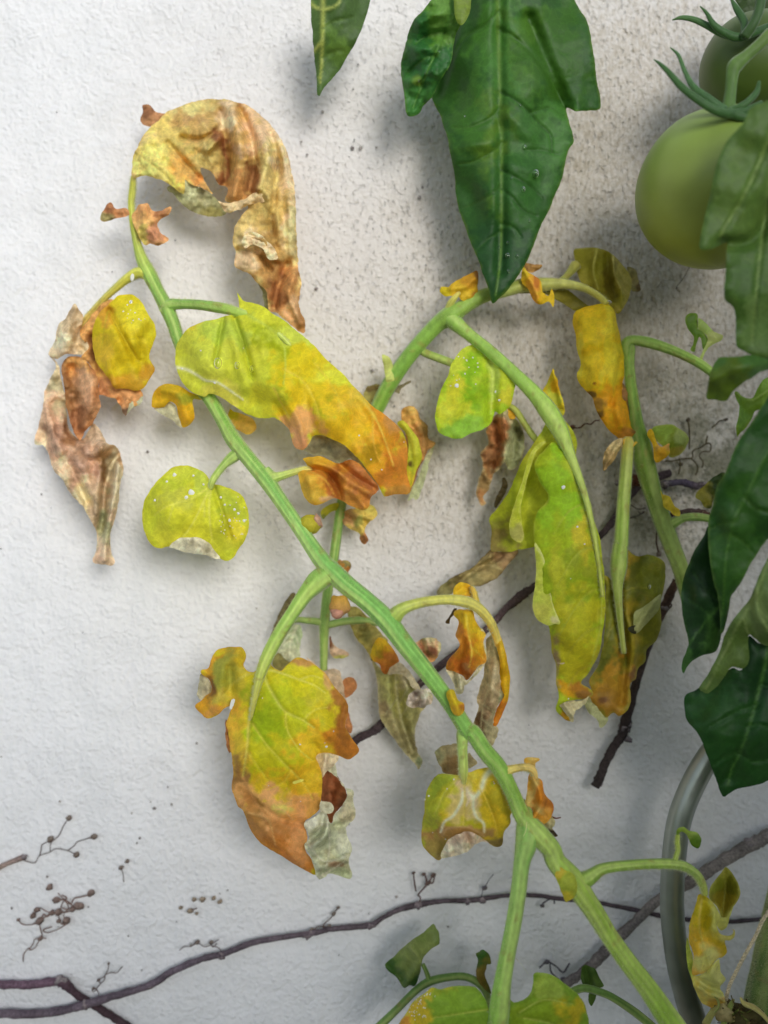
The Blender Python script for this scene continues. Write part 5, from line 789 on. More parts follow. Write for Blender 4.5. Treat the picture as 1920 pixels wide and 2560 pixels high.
leaf(c6, 'C', "822,1120 850,1080 886,1058 912,1110 965,1200 945,1270 905,1320 885,1364 850,1310 832,1240", [(860, 1080, 38), (880, 1200, 34), (880, 1350, 40)], (126, 66, 34), blobs=[(900, 1180, 26, (150, 80, 40), 60), (880, 1330, 24, (166, 96, 60))], folds=[([(890, 1090), (880, 1200), (880, 1340)], -3, 14)], mat=M_DRY, crump=2.0, cs=30, name="folded_lobe", label="dark brown inner fold")
leaf(c6, 'C', "806,1018 850,1000 922,1012 905,1062 870,1092 838,1134 828,1080", 48, (206, 186, 152), folds=[([(860, 1010), (850, 1110)], 2, 8)], mat=M_DRY, crump=1.2, cs=24, name="folded_edge")
und = leaf(c6, 'C', "872,1090 904,1058 922,1130 962,1180 998,1205 1006,1270 1006,1330 978,1372 962,1392 972,1440 994,1484 982,1560 990,1650 930,1640 880,1628 850,1650 820,1656 806,1600 790,1560 770,1520 750,1482 752,1466 775,1440 748,1370 800,1335 852,1306 884,1364 905,1320 946,1268 966,1200 912,1120",
     [(900, 1080, 44), (1000, 1250, 44), (880, 1400, 52), (760, 1460, 52), (820, 1380, 55), (960, 1400, 46), (980, 1640, 44), (830, 1640, 48), (900, 1550, 50)], (176, 182, 154),
     blobs=[(980, 1260, 40, (190, 184, 150), 60), (860, 1450, 50, (168, 178, 146), 50), (820, 1360, 34, (190, 194, 178)), (930, 1580, 60, (170, 168, 130), 40), (900, 1580, 16, (150, 116, 84), 10), (960, 1480, 30, (186, 190, 166)), (900, 1640, 60, (160, 168, 128), 16)],
     veins=[([(760, 1465), (850, 1560), (980, 1530)], 2, (200, 200, 180), .3), ([(830, 1640), (900, 1600), (960, 1560), (985, 1545)], 2, (206, 200, 176), .4), ([(870, 1350), (880, 1480), (860, 1600)], 2, (196, 196, 176), .3)],
     folds=[([(860, 1320), (830, 1400), (770, 1460)], -2.5, 9), ([(870, 1330), (860, 1420), (800, 1480)], 3, 10), ([(960, 1220), (960, 1380)], 2, 12), ([(900, 1380), (960, 1370), (1000, 1330)], -2.5, 10), ([(820, 1600), (900, 1570), (980, 1540)], 1.5, 9)], mat=M_DRY, crump=1.5, cs=40, curl=1.2, name="folded_underside", label="grey green papery underside folded forward", edge=((196, 200, 176), 4, .5))
leaf(c6, 'C', "834,1252 880,1258 897,1288 884,1312 850,1308 832,1290", 56, (190, 186, 160), mat=M_DRY, crump=1.4, cs=16, curl=2, name="folded_edge")

# --- dangling orange leaflets on the right hand stalk
c7 = leaf(ba, 'I', "925,385 935,350 990,340 1052,348 1072,410 1110,470 1146,510 1132,560 1140,620 1152,680 1140,712 1092,732 1052,800 1012,832 990,802 930,772 870,752 882,700 930,642 962,600 962,570 934,522 946,480 956,420",
     [(1000, 350, 54), (1000, 560, 60), (1130, 520, 50), (1140, 700, 50), (880, 740, 48), (1010, 820, 50), (1040, 650, 59), (950, 400, 50)], (232, 172, 44), blobs=[(960, 380, 30, (230, 180, 50)), (1060, 600, 40, (238, 184, 56), 70), (1100, 640, 34, (226, 166, 46)), (990, 640, 44, (226, 150, 50)), (910, 730, 50, (184, 104, 44), 34), (1010, 740, 40, (206, 110, 56), 50), (1020, 800, 30, (160, 76, 36), 26), (1130, 700, 24, (200, 130, 50)), (950, 530, 12, (176, 110, 50), 34), (980, 600, 16, (190, 120, 50), 40), (1020, 745, 12, (190, 130, 90))],
     folds=[([(1000, 370), (1010, 520), (1050, 640), (1040, 780)], 2.8, 13), ([(960, 590), (920, 700), (900, 740)], 2.2, 10), ([(1000, 560), (970, 680), (960, 760)], -2.5, 11), ([(1100, 480), (1090, 600), (1120, 690)], -1.8, 10)], veins=[([(1010, 380), (1030, 520), (1050, 640), (1030, 740)], 2.4, (242, 196, 90), .3), ([(1040, 600), (1100, 650), (1140, 690)], 1.6, (240, 190, 80), .2)],
     crump=1.8, cs=38, curl=3, edge=((204, 170, 110), 4, .45), label="orange yellow wavy dangling leaflet")
leaf(c7, 'I', "876,762 930,768 992,800 1012,830 1052,800 1092,732 1142,700 1130,730 1085,790 1025,848 992,872 986,920 946,916 930,860 908,820", 48, (190, 184, 150), folds=[([(960, 800), (975, 900)], 2.5, 7), ([(1010, 835), (1080, 770)], 2, 7), ([(930, 780), (950, 870)], -2, 7)], mat=M_DRY, crump=1.6, cs=20, curl=1.5, name="folded_underside", label="grey beige crisp underside", edge=((206, 202, 174), 4, .5))
leaf(c7, 'I', "1110,470 1146,508 1142,560 1156,690 1146,690 1128,620 1130,540", 48, (184, 186, 140), mat=M_DRY, crump=1.0, name="folded_edge")
leaf(ba, 'I', "922,245 928,190 960,156 1010,158 1052,188 1066,235 1050,262 1030,252 980,246", [(960, 160, 52), (960, 220, 56), (1050, 240, 54)], (226, 164, 40), blobs=[(1010, 220, 34, (190, 140, 40), 24), (960, 190, 26, (232, 174, 50))], folds=[([(930, 230), (1000, 200), (1050, 220)], -2, 9)], crump=1.2, cs=24, curl=3, label="orange looped leaflet above the curved stalk")
leaf(ba, 'I', "868,432 888,395 930,335 944,350 905,405 897,442", 40, (96, 76, 40), mat=M_DRY, crump=1.2, cs=16)
c7b = leaf(ba, 'I', "1148,560 1188,510 1220,500 1236,600 1248,680 1240,790 1258,860 1278,940 1240,1000 1215,1050 1200,1120 1232,1160 1226,1212 1180,1292 1150,1272 1080,1200 1056,1150 1090,1040 1092,940 1130,800 1142,720 1156,690 1150,620",
     [(1210, 510, 46), (1160, 600, 40), (1220, 800, 50), (1120, 900, 42), (1170, 1050, 50), (1070, 1160, 42), (1160, 1270, 42), (1225, 1180, 42)], (176, 154, 110), blobs=[(1190, 600, 30, (156, 150, 100), 60), (1160, 800, 40, (166, 150, 100), 80), (1220, 880, 30, (186, 170, 130), 60), (1150, 1000, 40, (182, 158, 116), 60), (1110, 1160, 40, (146, 112, 74), 60), (1180, 1180, 30, (170, 160, 120), 50), (1260, 950, 12, (150, 160, 120), 20), (1080, 1130, 16, (120, 86, 50), 40)],
     veins=[([(1180, 560), (1160, 680), (1180, 840), (1130, 1000), (1110, 1180)], 2.6, (198, 184, 136), .4), ([(1160, 720), (1230, 780)], 2, (196, 184, 140), .3), ([(1160, 860), (1250, 930)], 2, (196, 184, 140), .3), ([(1130, 1000), (1210, 1060)], 2, (196, 184, 140), .3), ([(1120, 1100), (1190, 1160)], 1.8, (196, 184, 140), .3)],
     folds=[([(1200, 560), (1210, 760), (1180, 960), (1140, 1180)], 2.8, 14), ([(1140, 780), (1110, 980), (1090, 1140)], -2, 12), ([(1150, 880), (1250, 950)], 1.8, 9), ([(1140, 1020), (1200, 1080)], -2, 8)], mat=M_DRY, crump=1.5, cs=30, curl=2.5, edge=((204, 190, 150), 4, .4), label="greyish tan rolled hanging leaflet")
leaf(c7b, 'I', "1215,490 1245,520 1262,565 1292,680 1312,800 1306,930 1270,1042 1222,1142 1194,1132 1212,1060 1230,1010 1272,948 1262,900 1242,820 1242,690 1222,600", [(1230, 520, 50), (1250, 700, 52), (1305, 820, 46), (1215, 1130, 46), (1280, 930, 50)], (232, 166, 36), blobs=[(1250, 580, 24, (222, 176, 60), 60), (1290, 860, 24, (236, 168, 40), 80), (1215, 1090, 30, (216, 120, 50), 60)], folds=[([(1250, 600), (1280, 800), (1260, 980)], 1.5, 12)], crump=.9, curl=3.5, name="folded_lobe", label="bright orange strip of the rolled leaflet")
leaf(ba, 'I', "632,622 650,580 690,552 722,535 790,538 818,555 838,582 830,640 792,702 732,712 682,680 642,662", [(650, 620, 58), (740, 580, 66), (800, 680, 60), (820, 590, 60)], (208, 156, 126), blobs=[(760, 560, 50, (184, 170, 130), 24), (810, 600, 28, (190, 184, 130), 34), (700, 650, 34, (210, 140, 104)), (770, 640, 14, (140, 80, 50)), (770, 695, 24, (214, 140, 70), 12)], folds=[([(690, 560), (720, 640), (780, 690)], -2.5, 9), ([(750, 560), (770, 660)], 2, 9)], mat=M_DRY, crump=2.2, cs=22, curl=3, label="pinkish rolled leaflet beside the main stem")
leaf(ba, 'I', "598,972 610,930 640,912 672,890 702,902 750,888 776,930 772,990 740,1000 720,1022 672,1016 640,1024 604,1002", [(620, 960, 66), (690, 950, 72), (760, 950, 68)], (190, 176, 164), blobs=[(680, 930, 20, (130, 110, 104), 10), (650, 980, 16, (150, 134, 124)), (730, 960, 24, (206, 196, 186)), (700, 1000, 30, (176, 160, 148), 10)], folds=[([(650, 910), (690, 960), (650, 1010)], -3, 6), ([(700, 910), (730, 960), (710, 1010)], 2.5, 6), ([(740, 900), (760, 980)], -2, 5)], mat=M_DRY, crump=2.6, cs=16, curl=2.5, label="grey crumpled dead leaflet in front of the stem")
leaf(ba, 'I', "872,920 885,900 905,893 930,900 946,950 960,972 992,990 996,1040 962,1076 922,1062 900,1020 888,970", [(900, 900, 70), (930, 990, 75), (980, 1020, 70)], (238, 184, 50), blobs=[(900, 920, 22, (214, 188, 60)), (950, 1050, 30, (228, 170, 60), 16), (990, 1010, 10, (180, 110, 50))], folds=[([(900, 910), (940, 1000), (960, 1060)], 2, 8)], crump=1.4, cs=20, curl=2.5, label="tiny yellow leaflet on the main stem")
leaf(ba, 'I', "796,1330 815,1308 840,1290 900,1278 955,1268 985,1300 1000,1380 975,1478 905,1482 852,1470 830,1430 815,1400", [(800, 1330, 30), (900, 1380, 36), (970, 1460, 34)], (158, 142, 96), blobs=[(830, 1340, 30, (140, 140, 96)), (940, 1440, 40, (150, 116, 64)), (900, 1320, 40, (166, 150, 104), 20)], folds=[([(850, 1290), (880, 1380), (870, 1470)], -1.5, 12)], mat=M_DRY, crump=1.2, cs=40, label="dull olive brown leaflet behind the forking stalk")
leaf(ba, 'I', "1030,1330 1055,1370 1085,1400 1060,1425 1028,1445 1010,1400", 36, (166, 150, 104), mat=M_DRY, crump=1.0)
c10 = leaf(ba, 'I', "950,1490 975,1478 1030,1468 1100,1442 1190,1438 1250,1470 1280,1502 1312,1590 1352,1650 1350,1700 1318,1760 1312,1820 1272,1882 1260,1962 1230,1982 1190,1972 1150,1945 1120,1925 1080,1905 1000,1900 920,1925 862,1990 840,2060 810,2072 750,2020 710,1972 700,1900 714,1780 736,1620 770,1532 820,1480 880,1477",
     [(990, 1480, 67), (740, 1600, 56), (705, 1900, 52), (850, 1700, 68), (1000, 1650, 69), (1200, 1650, 68), (1350, 1680, 58), (1180, 1450, 62), (1000, 1850, 68), (1230, 1970, 56), (820, 2060, 56), (1150, 1850, 66)], (196, 186, 52),
     blobs=[(860, 1560, 80, (138, 164, 60), 60), (800, 1640, 60, (150, 172, 60), 70), (850, 1680, 50, (190, 186, 56)), (760, 1840, 40, (168, 178, 60), 80), (900, 1800, 44, (206, 180, 50), 34), (1050, 1800, 60, (176, 172, 50), 50), (1230, 1560, 70, (150, 166, 56), 40), (1200, 1650, 60, (214, 178, 50), 60), (1270, 1720, 50, (176, 164, 50), 60), (1210, 1850, 60, (206, 176, 50), 60), (1100, 1500, 40, (214, 190, 60)), (1000, 1540, 30, (214, 200, 90), 60), (1230, 1960, 34, (140, 116, 76), 16), (830, 1980, 34, (160, 136, 80), 60), (820, 2050, 20, (150, 130, 90)), (1000, 1650, 40, (206, 180, 150), 44), (940, 1720, 30, (204, 184, 120)), (960, 1880, 90, (170, 128, 84), 16)],
     veins=[([(1190, 1445), (1140, 1500), (1110, 1590), (1060, 1640), (1000, 1590), (975, 1680), (920, 1770), (860, 1810), (835, 1880)], 6.0, (240, 232, 216), .3), ([(1060, 1640), (1062, 1720), (1085, 1780), (1130, 1820), (1135, 1880)], 5.0, (236, 226, 210), .3), ([(1000, 1590), (1030, 1650), (1010, 1700)], 6.0, (214, 196, 180), .3), ([(1190, 1445), (1145, 1500)], 7, (230, 222, 206), .3), ([(990, 1480), (1000, 1600), (1000, 1700), (990, 1840)], 2.4, (206, 192, 100), -.6), ([(1030, 1500), (1130, 1620), (1200, 1780), (1230, 1900)], 2.4, (208, 184, 80), -.8), ([(960, 1500), (870, 1600), (790, 1760)], 2.4, (190, 190, 90), -.6), ([(850, 1900), (880, 1860), (1000, 1845), (1090, 1880), (1130, 1910)], 3, (186, 150, 116), .6)],
     folds=[([(1130, 1520), (1160, 1680), (1210, 1850)], -1.5, 14)], crump=1.2, cs=60, curl=3, cw=12, edge=((186, 160, 84), 5, .4), label="squarish yellow leaflet with white mined lines")
leaf(c10, 'I', "838,2062 852,1990 884,1940 922,1915 1000,1885 1050,1888 1100,1905 1150,1940 1192,1974 1120,1950 1062,1978 1010,2022 960,2035 900,2056", [(1000, 1890, 72), (860, 2040, 60), (1000, 2020, 66), (1180, 1970, 60)], (206, 182, 160), blobs=[(880, 2000, 40, (196, 192, 160), 50), (1060, 1930, 60, (214, 184, 166), 34), (1000, 2010, 50, (214, 200, 180), 20)], folds=[([(960, 1900), (980, 1960), (990, 2025)], 2, 6), ([(1010, 1900), (1025, 1960), (1020, 2015)], -2, 5), ([(1060, 1900), (1070, 1970)], 1.8, 6), ([(880, 1950), (900, 2050)], 1.5, 6), ([(1110, 1915), (1120, 1950)], -1.2, 6)], mat=M_DRY, crump=1.4, cs=26, curl=1, name="folded_edge", label="pinkish white curled up edge")
specks(c10, [T('I', [(752, 1632)])[0] + (2.5,), T('I', [(1205, 1545)])[0] + (2,)], 10)
c11 = leaf(ba, 'I', "1410,1372 1440,1360 1510,1370 1516,1385 1494,1400 1488,1432 1500,1500 1532,1530 1556,1620 1612,1692 1602,1770 1562,1822 1520,1836 1462,1830 1434,1800 1430,1762 1418,1682 1430,1600 1440,1500 1452,1452 1420,1430 1408,1400",
     [(1450, 1370, 66), (1470, 1450, 64), (1440, 1600, 66), (1500, 1650, 72), (1600, 1700, 64), (1450, 1800, 68), (1540, 1810, 66)], (224, 156, 70), blobs=[(1590, 1710, 34, (180, 100, 50), 40), (1500, 1750, 40, (206, 130, 66)), (1450, 1390, 34, (226, 160, 66), 16), (1490, 1620, 30, (232, 186, 124), 80), (1500, 1800, 50, (222, 150, 66), 20), (1540, 1600, 20, (214, 130, 50), 50)], folds=[([(1470, 1500), (1520, 1600), (1530, 1700), (1460, 1800)], 2.5, 9), ([(1460, 1560), (1480, 1680), (1440, 1760)], -2, 9)], crump=1.6, cs=28, curl=3, label="curled orange dangling leaflet")
leaf(ba, 'I', "1548,1826 1574,1800 1602,1768 1622,1800 1622,1832 1604,1852 1642,1906 1588,1912 1568,1868", 62, (130, 110, 66), blobs=[(1600, 1840, 20, (176, 170, 120), 30), (1610, 1895, 24, (60, 46, 34), 10)], mat=M_DRY, crump=2.2, cs=14, curl=1.5, label="dark shrivelled tip of the orange leaflet")
stem(ba, 'I', [(1600, 1775, 2.5, 62), (1630, 1785, 2, 62), (1665, 1780, 1.5, 62)], (110, 60, 44), name="dry_strand", sides=6, ridge=0, mat=M_WOOD)
stem(ba, 'L', [(45, 415, .8, 76), (40, 470, .7, 76), (22, 512, .6, 75)], (226, 220, 170), name="plant_hair", sides=5, ridge=0)
# --- bottom leaf
bt = leaf(ba, None, [p for p in T('K', "1288,1260 1240,1240 1225,1200 1208,1168 1168,1112 1100,1102 1020,1104 960,1120 900,1110 858,1142 790,1190 742,1268 700,1335 680,1420 1290,1460")] + [p for p in T('L', "560,1900 470,1800 458,1735 430,1632 380,1562 292,1490 220,1440 150,1421 92,1428 86,1500 70,1560 30,1600 -40,1622 -78,1600")],
     [(1244, 2530, 77), (1164, 2468, 73), (1003, 2550, 68), (1100, 2540, 79), (1340, 2440, 70), (1400, 2520, 78), (1465, 2560, 70), (1310, 2560, 76)], (112, 156, 54),
     blobs=[(1080, 2480, 40, (190, 176, 60), 20), (1030, 2520, 30, (206, 178, 60), 40), (1150, 2510, 60, (122, 166, 60), 40), (1190, 2550, 50, (112, 158, 54)), (1420, 2530, 50, (190, 176, 50), 40), (1360, 2470, 40, (150, 178, 80)), (1340, 2540, 50, (124, 156, 44), 40), (1005, 2550, 18, (190, 130, 60)), (1060, 2550, 24, (196, 176, 50))],
     veins=[([(1244, 2520), (1180, 2530), (1080, 2545)], 2.4, (172, 186, 90), -.6), ([(1300, 2530), (1360, 2500), (1430, 2510)], 2.4, (168, 182, 90), -.6), ([(1310, 2545), (1380, 2560), (1420, 2590)], 2.2, (168, 182, 90), -.6)], mat=M_YEL, crump=1.2, cs=70, curl=3, cw=12, edge=((160, 186, 110), 5, .5), label="broad green and yellow leaf at the bottom")
specks(bt, [], 36, region=(1040, 2500, 50), r=(1.5, 3))
# --- twisted yellow leaf at right
c13 = leaf(ba, 'L', "1192,905 1220,900 1262,925 1295,960 1322,1000 1342,1062 1316,1108 1340,1158 1380,1172 1418,1165 1425,1140 1410,1135 1432,1132 1440,1150 1432,1188 1400,1210 1370,1212 1386,1280 1352,1322 1320,1332 1262,1402 1210,1432 1150,1434 1158,1300 1130,1212 1130,1130 1150,1042 1178,962",
     [(1220, 910, 64), (1200, 1100, 68), (1140, 1200, 62), (1280, 1100, 72), (1330, 1060, 72), (1400, 1190, 66), (1300, 1250, 72), (1180, 1420, 64), (1370, 1290, 62)], (216, 180, 56), blobs=[(1200, 960, 40, (206, 196, 70), 50), (1170, 1080, 34, (222, 190, 60), 60), (1240, 1240, 50, (230, 188, 80), 50), (1190, 1370, 40, (226, 170, 84), 50), (1160, 1220, 24, (232, 176, 60)), (1280, 1050, 44, (190, 176, 44), 60), (1350, 1180, 60, (204, 190, 80), 18), (1330, 1290, 40, (206, 178, 50)), (1310, 1040, 20, (206, 206, 120), 50), (1240, 1340, 40, (240, 208, 140), 30), (1400, 1180, 36, (200, 196, 120), 16)],
     folds=[([(1240, 930), (1300, 1020), (1300, 1120), (1360, 1200)], 2.5, 12), ([(1210, 960), (1180, 1140), (1200, 1350)], 2, 16), ([(1250, 1060), (1240, 1180), (1290, 1260)], -2, 14), ([(1200, 1220), (1250, 1400)], -1.4, 8)], veins=[([(1215, 930), (1200, 1100), (1230, 1250), (1260, 1390)], 2.0, (236, 206, 120), .3)], crump=1.5, cs=40, curl=3, label="twisted yellow orange leaf beside the metal tube")
leaf(c13, 'L', "1265,885 1282,832 1322,780 1350,745 1374,714 1402,730 1442,792 1472,872 1462,930 1412,1000 1372,1062 1342,1052 1322,992 1292,952 1268,922", [(1270, 880, 62), (1370, 720, 56), (1380, 880, 52), (1460, 900, 58), (1350, 1050, 58)], (126, 134, 40), blobs=[(1320, 850, 40, (140, 150, 44)), (1420, 880, 34, (116, 118, 30), 50), (1380, 980, 40, (150, 140, 40)), (1370, 740, 20, (180, 186, 90))], folds=[([(1370, 740), (1370, 880), (1350, 1040)], -3, 16)], veins=[([(1380, 740), (1370, 880), (1350, 1040)], 2.2, (160, 160, 70), -.4)], mat=M_GRN, crump=1.0, curl=-1.2, edge=((196, 200, 120), 6, .7), name="folded_lobe", label="dark olive cupped lobe")
leaf(c13, 'L', "1338,1052 1376,1050 1400,1018 1436,958 1424,1000 1402,1062 1380,1122 1345,1140 1322,1110 1326,1080", 60, (186, 192, 110), crump=.9, name="folded_edge")
leaf(c13, 'L', "1108,1262 1120,1190 1140,1262 1158,1330 1152,1434 1210,1434 1262,1404 1330,1330 1336,1402 1356,1440 1372,1472 1342,1522 1362,1560 1372,1602 1378,1700 1340,1692 1270,1652 1212,1622 1172,1542 1140,1442 1118,1350", [(1115, 1230, 56), (1140, 1420, 60), (1300, 1400, 66), (1250, 1550, 60), (1370, 1680, 56), (1200, 1600, 56)], (204, 206, 126), blobs=[(1125, 1340, 20, (176, 196, 90), 80), (1250, 1590, 60, (214, 196, 110), 40), (1300, 1460, 50, (206, 208, 140), 50), (1340, 1660, 40, (210, 176, 130)), (1300, 1650, 30, (190, 150, 70), 20)], folds=[([(1300, 1350), (1280, 1440), (1330, 1500)], 2, 10), ([(1170, 1460), (1260, 1520), (1350, 1540)], -2, 9), ([(1200, 1520), (1280, 1570), (1360, 1600)], 2, 9)], veins=[([(1180, 1460), (1260, 1530), (1370, 1620)], 1.8, (224, 222, 160), .3)], crump=1.6, cs=34, curl=2.5, name="folded_lobe", label="pale green crinkled lower part")
leaf(ba, 'L', "1050,545 1045,500 1052,462 1078,448 1105,455 1130,475 1165,480 1192,495 1214,538 1192,592 1152,572 1130,532 1112,492 1080,478 1062,500", [(1050, 520, 66), (1090, 460, 68), (1190, 540, 66)], (112, 150, 50), blobs=[(1170, 500, 34, (150, 180, 100), 12), (1190, 560, 24, (86, 124, 36)), (1090, 458, 26, (140, 170, 70), 10)], mat=M_GRN, crump=.6, curl=2, label="tiny hooked green leaflet on its stalk")
leaf(ba, 'L', "236,772 250,735 266,714 322,740 372,790 384,862 368,905 350,932 330,945 306,952 290,920 262,842", [(260, 730, 76), (320, 840, 80), (310, 940, 78)], (196, 196, 70), blobs=[(290, 780, 34, (190, 190, 60)), (330, 840, 26, (170, 184, 76), 50), (310, 930, 20, (206, 190, 70)), (262, 740, 16, (216, 190, 80))], crump=1.0, cs=30, curl=2.5, label="small yellow green leaflet lying against the main stem")
# fine web thread hairs by the lower stalk
stem(ba, 'K', [(1395, 935, .35, 60), (1430, 975, .35, 58), (1470, 1030, .3, 56)], (230, 232, 236), name="web_thread", sides=4, ridge=0)

# ================================================================ UPRIGHT STEM AT RIGHT (D)
bd = thing("tomato_plant", "upright green tomato stem forking beside the orange rolled leaf at right", "tomato plant", tuple(W(1640, 1300, 30)))
stem(bd, None, T('G', [(1168, 525, 12, 30), (1185, 560, 16, 30), (1188, 640, 13, 30), (1196, 740, 14, 30), (1212, 850, 15, 30), (1228, 960, 18, 30), (1250, 1060, 24, 29), (1275, 1180, 25, 28), (1312, 1310, 22, 27), (1360, 1450, 22, 26), (1415, 1600, 21, 25)]) + T('H', [(1200, 440, 20, 24), (1240, 580, 19, 22), (1290, 760, 18, 20)]),
     [(136, 178, 74), (128, 172, 64), (124, 166, 60), (96, 132, 40), (116, 146, 50), (106, 144, 48), (122, 156, 56), (120, 150, 50)], name="main_stem", sides=20, hair=5)
stem(bd, 'G', [(1180, 600, 12, 30), (1172, 545, 14, 31), (1200, 520, 12, 32), (1280, 530, 13, 33), (1380, 560, 12, 34), (1480, 602, 11, 36), (1560, 645, 11, 38), (1630, 698, 10, 40), (1700, 760, 10, 42)], [(130, 170, 66), (138, 176, 76), (134, 176, 70), (126, 170, 66)], name="side_stem", hair=5)
stem(bd, 'G', [(1370, 1500, 14, 26), (1410, 1472, 13, 27), (1470, 1442, 10, 28), (1540, 1436, 10, 30), (1610, 1446, 9, 34), (1680, 1460, 8, 38)], [(120, 156, 60), (126, 164, 76), (120, 160, 66)], name="side_stem", hair=4)
dl = leaf(bd, 'G', "1306,984 1350,960 1402,955 1452,980 1486,1008 1496,1040 1470,1095 1440,1118 1398,1124 1380,1085 1330,1040", [(1320, 980, 32), (1400, 1040, 38), (1490, 1030, 32)], (150, 176, 62), blobs=[(1440, 1060, 30, (130, 150, 40), 34), (1340, 990, 30, (150, 186, 80)), (1470, 1020, 20, (176, 196, 130)), (1430, 1110, 34, (160, 150, 50), 14)], crump=1.0, curl=2.5, mat=M_GRN, label="small cupped green leaflet", edge=((190, 204, 130), 4, .6))
leaf(dl, 'G', "1280,1005 1300,978 1316,1000 1330,1050 1352,1070 1378,1060 1396,1040 1400,1090 1396,1112 1342,1152 1318,1138 1308,1060", 37, (232, 174, 48), blobs=[(1375, 1070, 24, (206, 160, 100), 16), (1350, 1130, 24, (226, 160, 50))], folds=[([(1310, 1010), (1350, 1100)], 1.5, 8)], crump=1.4, cs=22, curl=2, name="folded_lobe", label="orange folded edge")
leaf(bd, 'G', "1352,1300 1362,1318 1400,1332 1422,1380 1450,1400 1448,1430 1420,1425 1396,1405 1366,1385 1358,1345", 36, (240, 190, 70), crump=1.4, cs=22, curl=1.5, label="tiny orange leaflet on the upright stem")
sp_ = leaf(bd, 'M', "782,372 790,335 815,312 852,304 900,318 906,400 902,450 940,478 990,538 984,580 962,622 948,640 938,560 915,520 896,560 882,620 872,664 832,642 858,590 868,530 842,492 800,440", [(800, 380, 36), (900, 480, 38), (960, 600, 38), (850, 640, 36)], (92, 132, 40), blobs=[(850, 380, 34, (84, 124, 34), 50)], mat=M_GRN, crump=.6, curl=1.5, edge=((140, 170, 76), 4, .5), label="small curly green leaflet")
leaf(sp_, 'M', "905,352 950,370 1000,420 1060,482 1130,512 1120,552 1062,580 1002,622 962,682 938,742 922,720 944,660 992,542 942,480 903,442", 38, (166, 192, 124), blobs=[(1080, 520, 34, (176, 196, 140)), (950, 420, 24, (150, 184, 110))], mat=M_GRN, crump=.8, curl=1, name="folded_underside", label="pale underside of the curly leaflet")
# front drooping leaf on a flat straight stalk (D2)
d2 = thing("drooping_tomato_leaf", "olive drooping tomato leaf on a straight stalk in front of the dark cut twig", "tomato leaf", tuple(W(1550, 1500, 34)))
stem(d2, None, T('G', [(1185, 1020, 8, 36), (1182, 1060, 14, 36), (1172, 1200, 15, 36), (1158, 1380, 16, 36), (1148, 1560, 17, 36)]) + T('H', [(893, 350, 18, 36), (885, 450, 20, 36), (880, 560, 12, 37), (892, 720, 8, 38), (912, 900, 6, 38)]), [(206, 184, 70), (150, 170, 70), (136, 170, 60), (134, 166, 56), (128, 150, 50), (130, 140, 44)], name="leaf_stalk", sides=20, hair=8)
leaf(d2, 'G', "1155,1040 1175,1032 1195,1055 1225,1042 1232,1050 1200,1080 1190,1110 1170,1085", 38, (220, 176, 70), crump=1.0, cs=18, name="dry_stub")
leaf(d2, 'G', "1050,1182 1058,1110 1082,1075 1110,1040 1152,1030 1160,1060 1130,1100 1102,1152 1060,1196", 36, (166, 134, 76), blobs=[(1060, 1180, 20, (140, 110, 60)), (1120, 1060, 20, (196, 170, 110))], folds=[([(1150, 1040), (1100, 1110), (1060, 1185)], 2, 8)], mat=M_DRY, crump=1.6, cs=18, curl=2, label="small dry olive brown leaflet")
dd = leaf(d2, 'H', "802,498 830,502 850,520 868,470 868,400 890,360 924,358 955,384 985,395 1040,388 1082,398 1122,432 1128,500 1112,590 1100,650 1106,742 1080,832 1028,880 1022,940 985,976 976,1030 944,1062 948,1150 922,1202 890,1226 858,1210 822,1232 800,1215 760,1180 728,1130 745,1100 730,1040 778,960 798,880 814,780 816,560",
     [(890, 400, 36), (1080, 450, 30), (1120, 520, 28), (950, 600, 38), (1050, 780, 34), (820, 600, 34), (850, 850, 38), (920, 1000, 37), (960, 980, 30), (760, 1080, 32), (890, 1210, 34), (980, 450, 32)], (140, 142, 40),
     blobs=[(960, 440, 34, (176, 150, 44), 50), (900, 600, 44, (176, 156, 44), 80), (1010, 480, 40, (112, 118, 34), 60), (1080, 520, 34, (134, 144, 40), 60), (830, 650, 36, (130, 136, 40), 60), (850, 850, 60, (116, 122, 40), 60), (850, 960, 60, (104, 112, 38), 30), (940, 860, 30, (164, 150, 40), 60), (1040, 800, 40, (128, 130, 36), 50), (850, 1080, 90, (184, 140, 42), 60), (900, 1160, 50, (190, 146, 46), 40), (800, 1150, 50, (164, 122, 40), 40), (970, 1020, 20, (130, 90, 40)), (1000, 930, 20, (150, 136, 36)), (800, 1145, 14, (120, 80, 40), 8)],
     veins=[([(888, 450), (884, 600), (905, 780), (925, 950)], 4, (124, 136, 44), -.8), ([(890, 600), (960, 560), (1050, 560)], 2.2, (156, 156, 60), -.4), ([(890, 700), (850, 760), (810, 860)], 2.2, (150, 146, 50), -.4)],
     folds=[([(890, 420), (880, 640), (920, 900), (900, 1150)], -3, 12), ([(1000, 420), (1010, 560), (960, 700)], -2, 16), ([(930, 700), (960, 860), (930, 1060)], 2, 12), ([(1100, 440), (1090, 580)], 1.5, 12)], mat=M_GRN, crump=1.3, cs=60, curl=3, edge=((166, 170, 84), 5, .5), label="folded olive blade with orange tip")
leaf(dd, 'H', "1104,592 1100,650 1082,690 1052,722 982,794 966,770 965,690 1010,660 1060,622", 40, (176, 184, 146), blobs=[(1060, 680, 40, (166, 176, 130), 40)], folds=[([(1090, 610), (1030, 690), (975, 770)], 1.5, 10)], crump=.9, mat=M_GRN, name="folded_underside", label="pale grey green turned up underside")
leaf(dd, 'H', "705,1158 730,1128 745,1148 800,1195 828,1228 830,1250 792,1280 770,1245 730,1205", 31, (160, 164, 110), mat=M_DRY, crump=1.2, name="folded_underside")
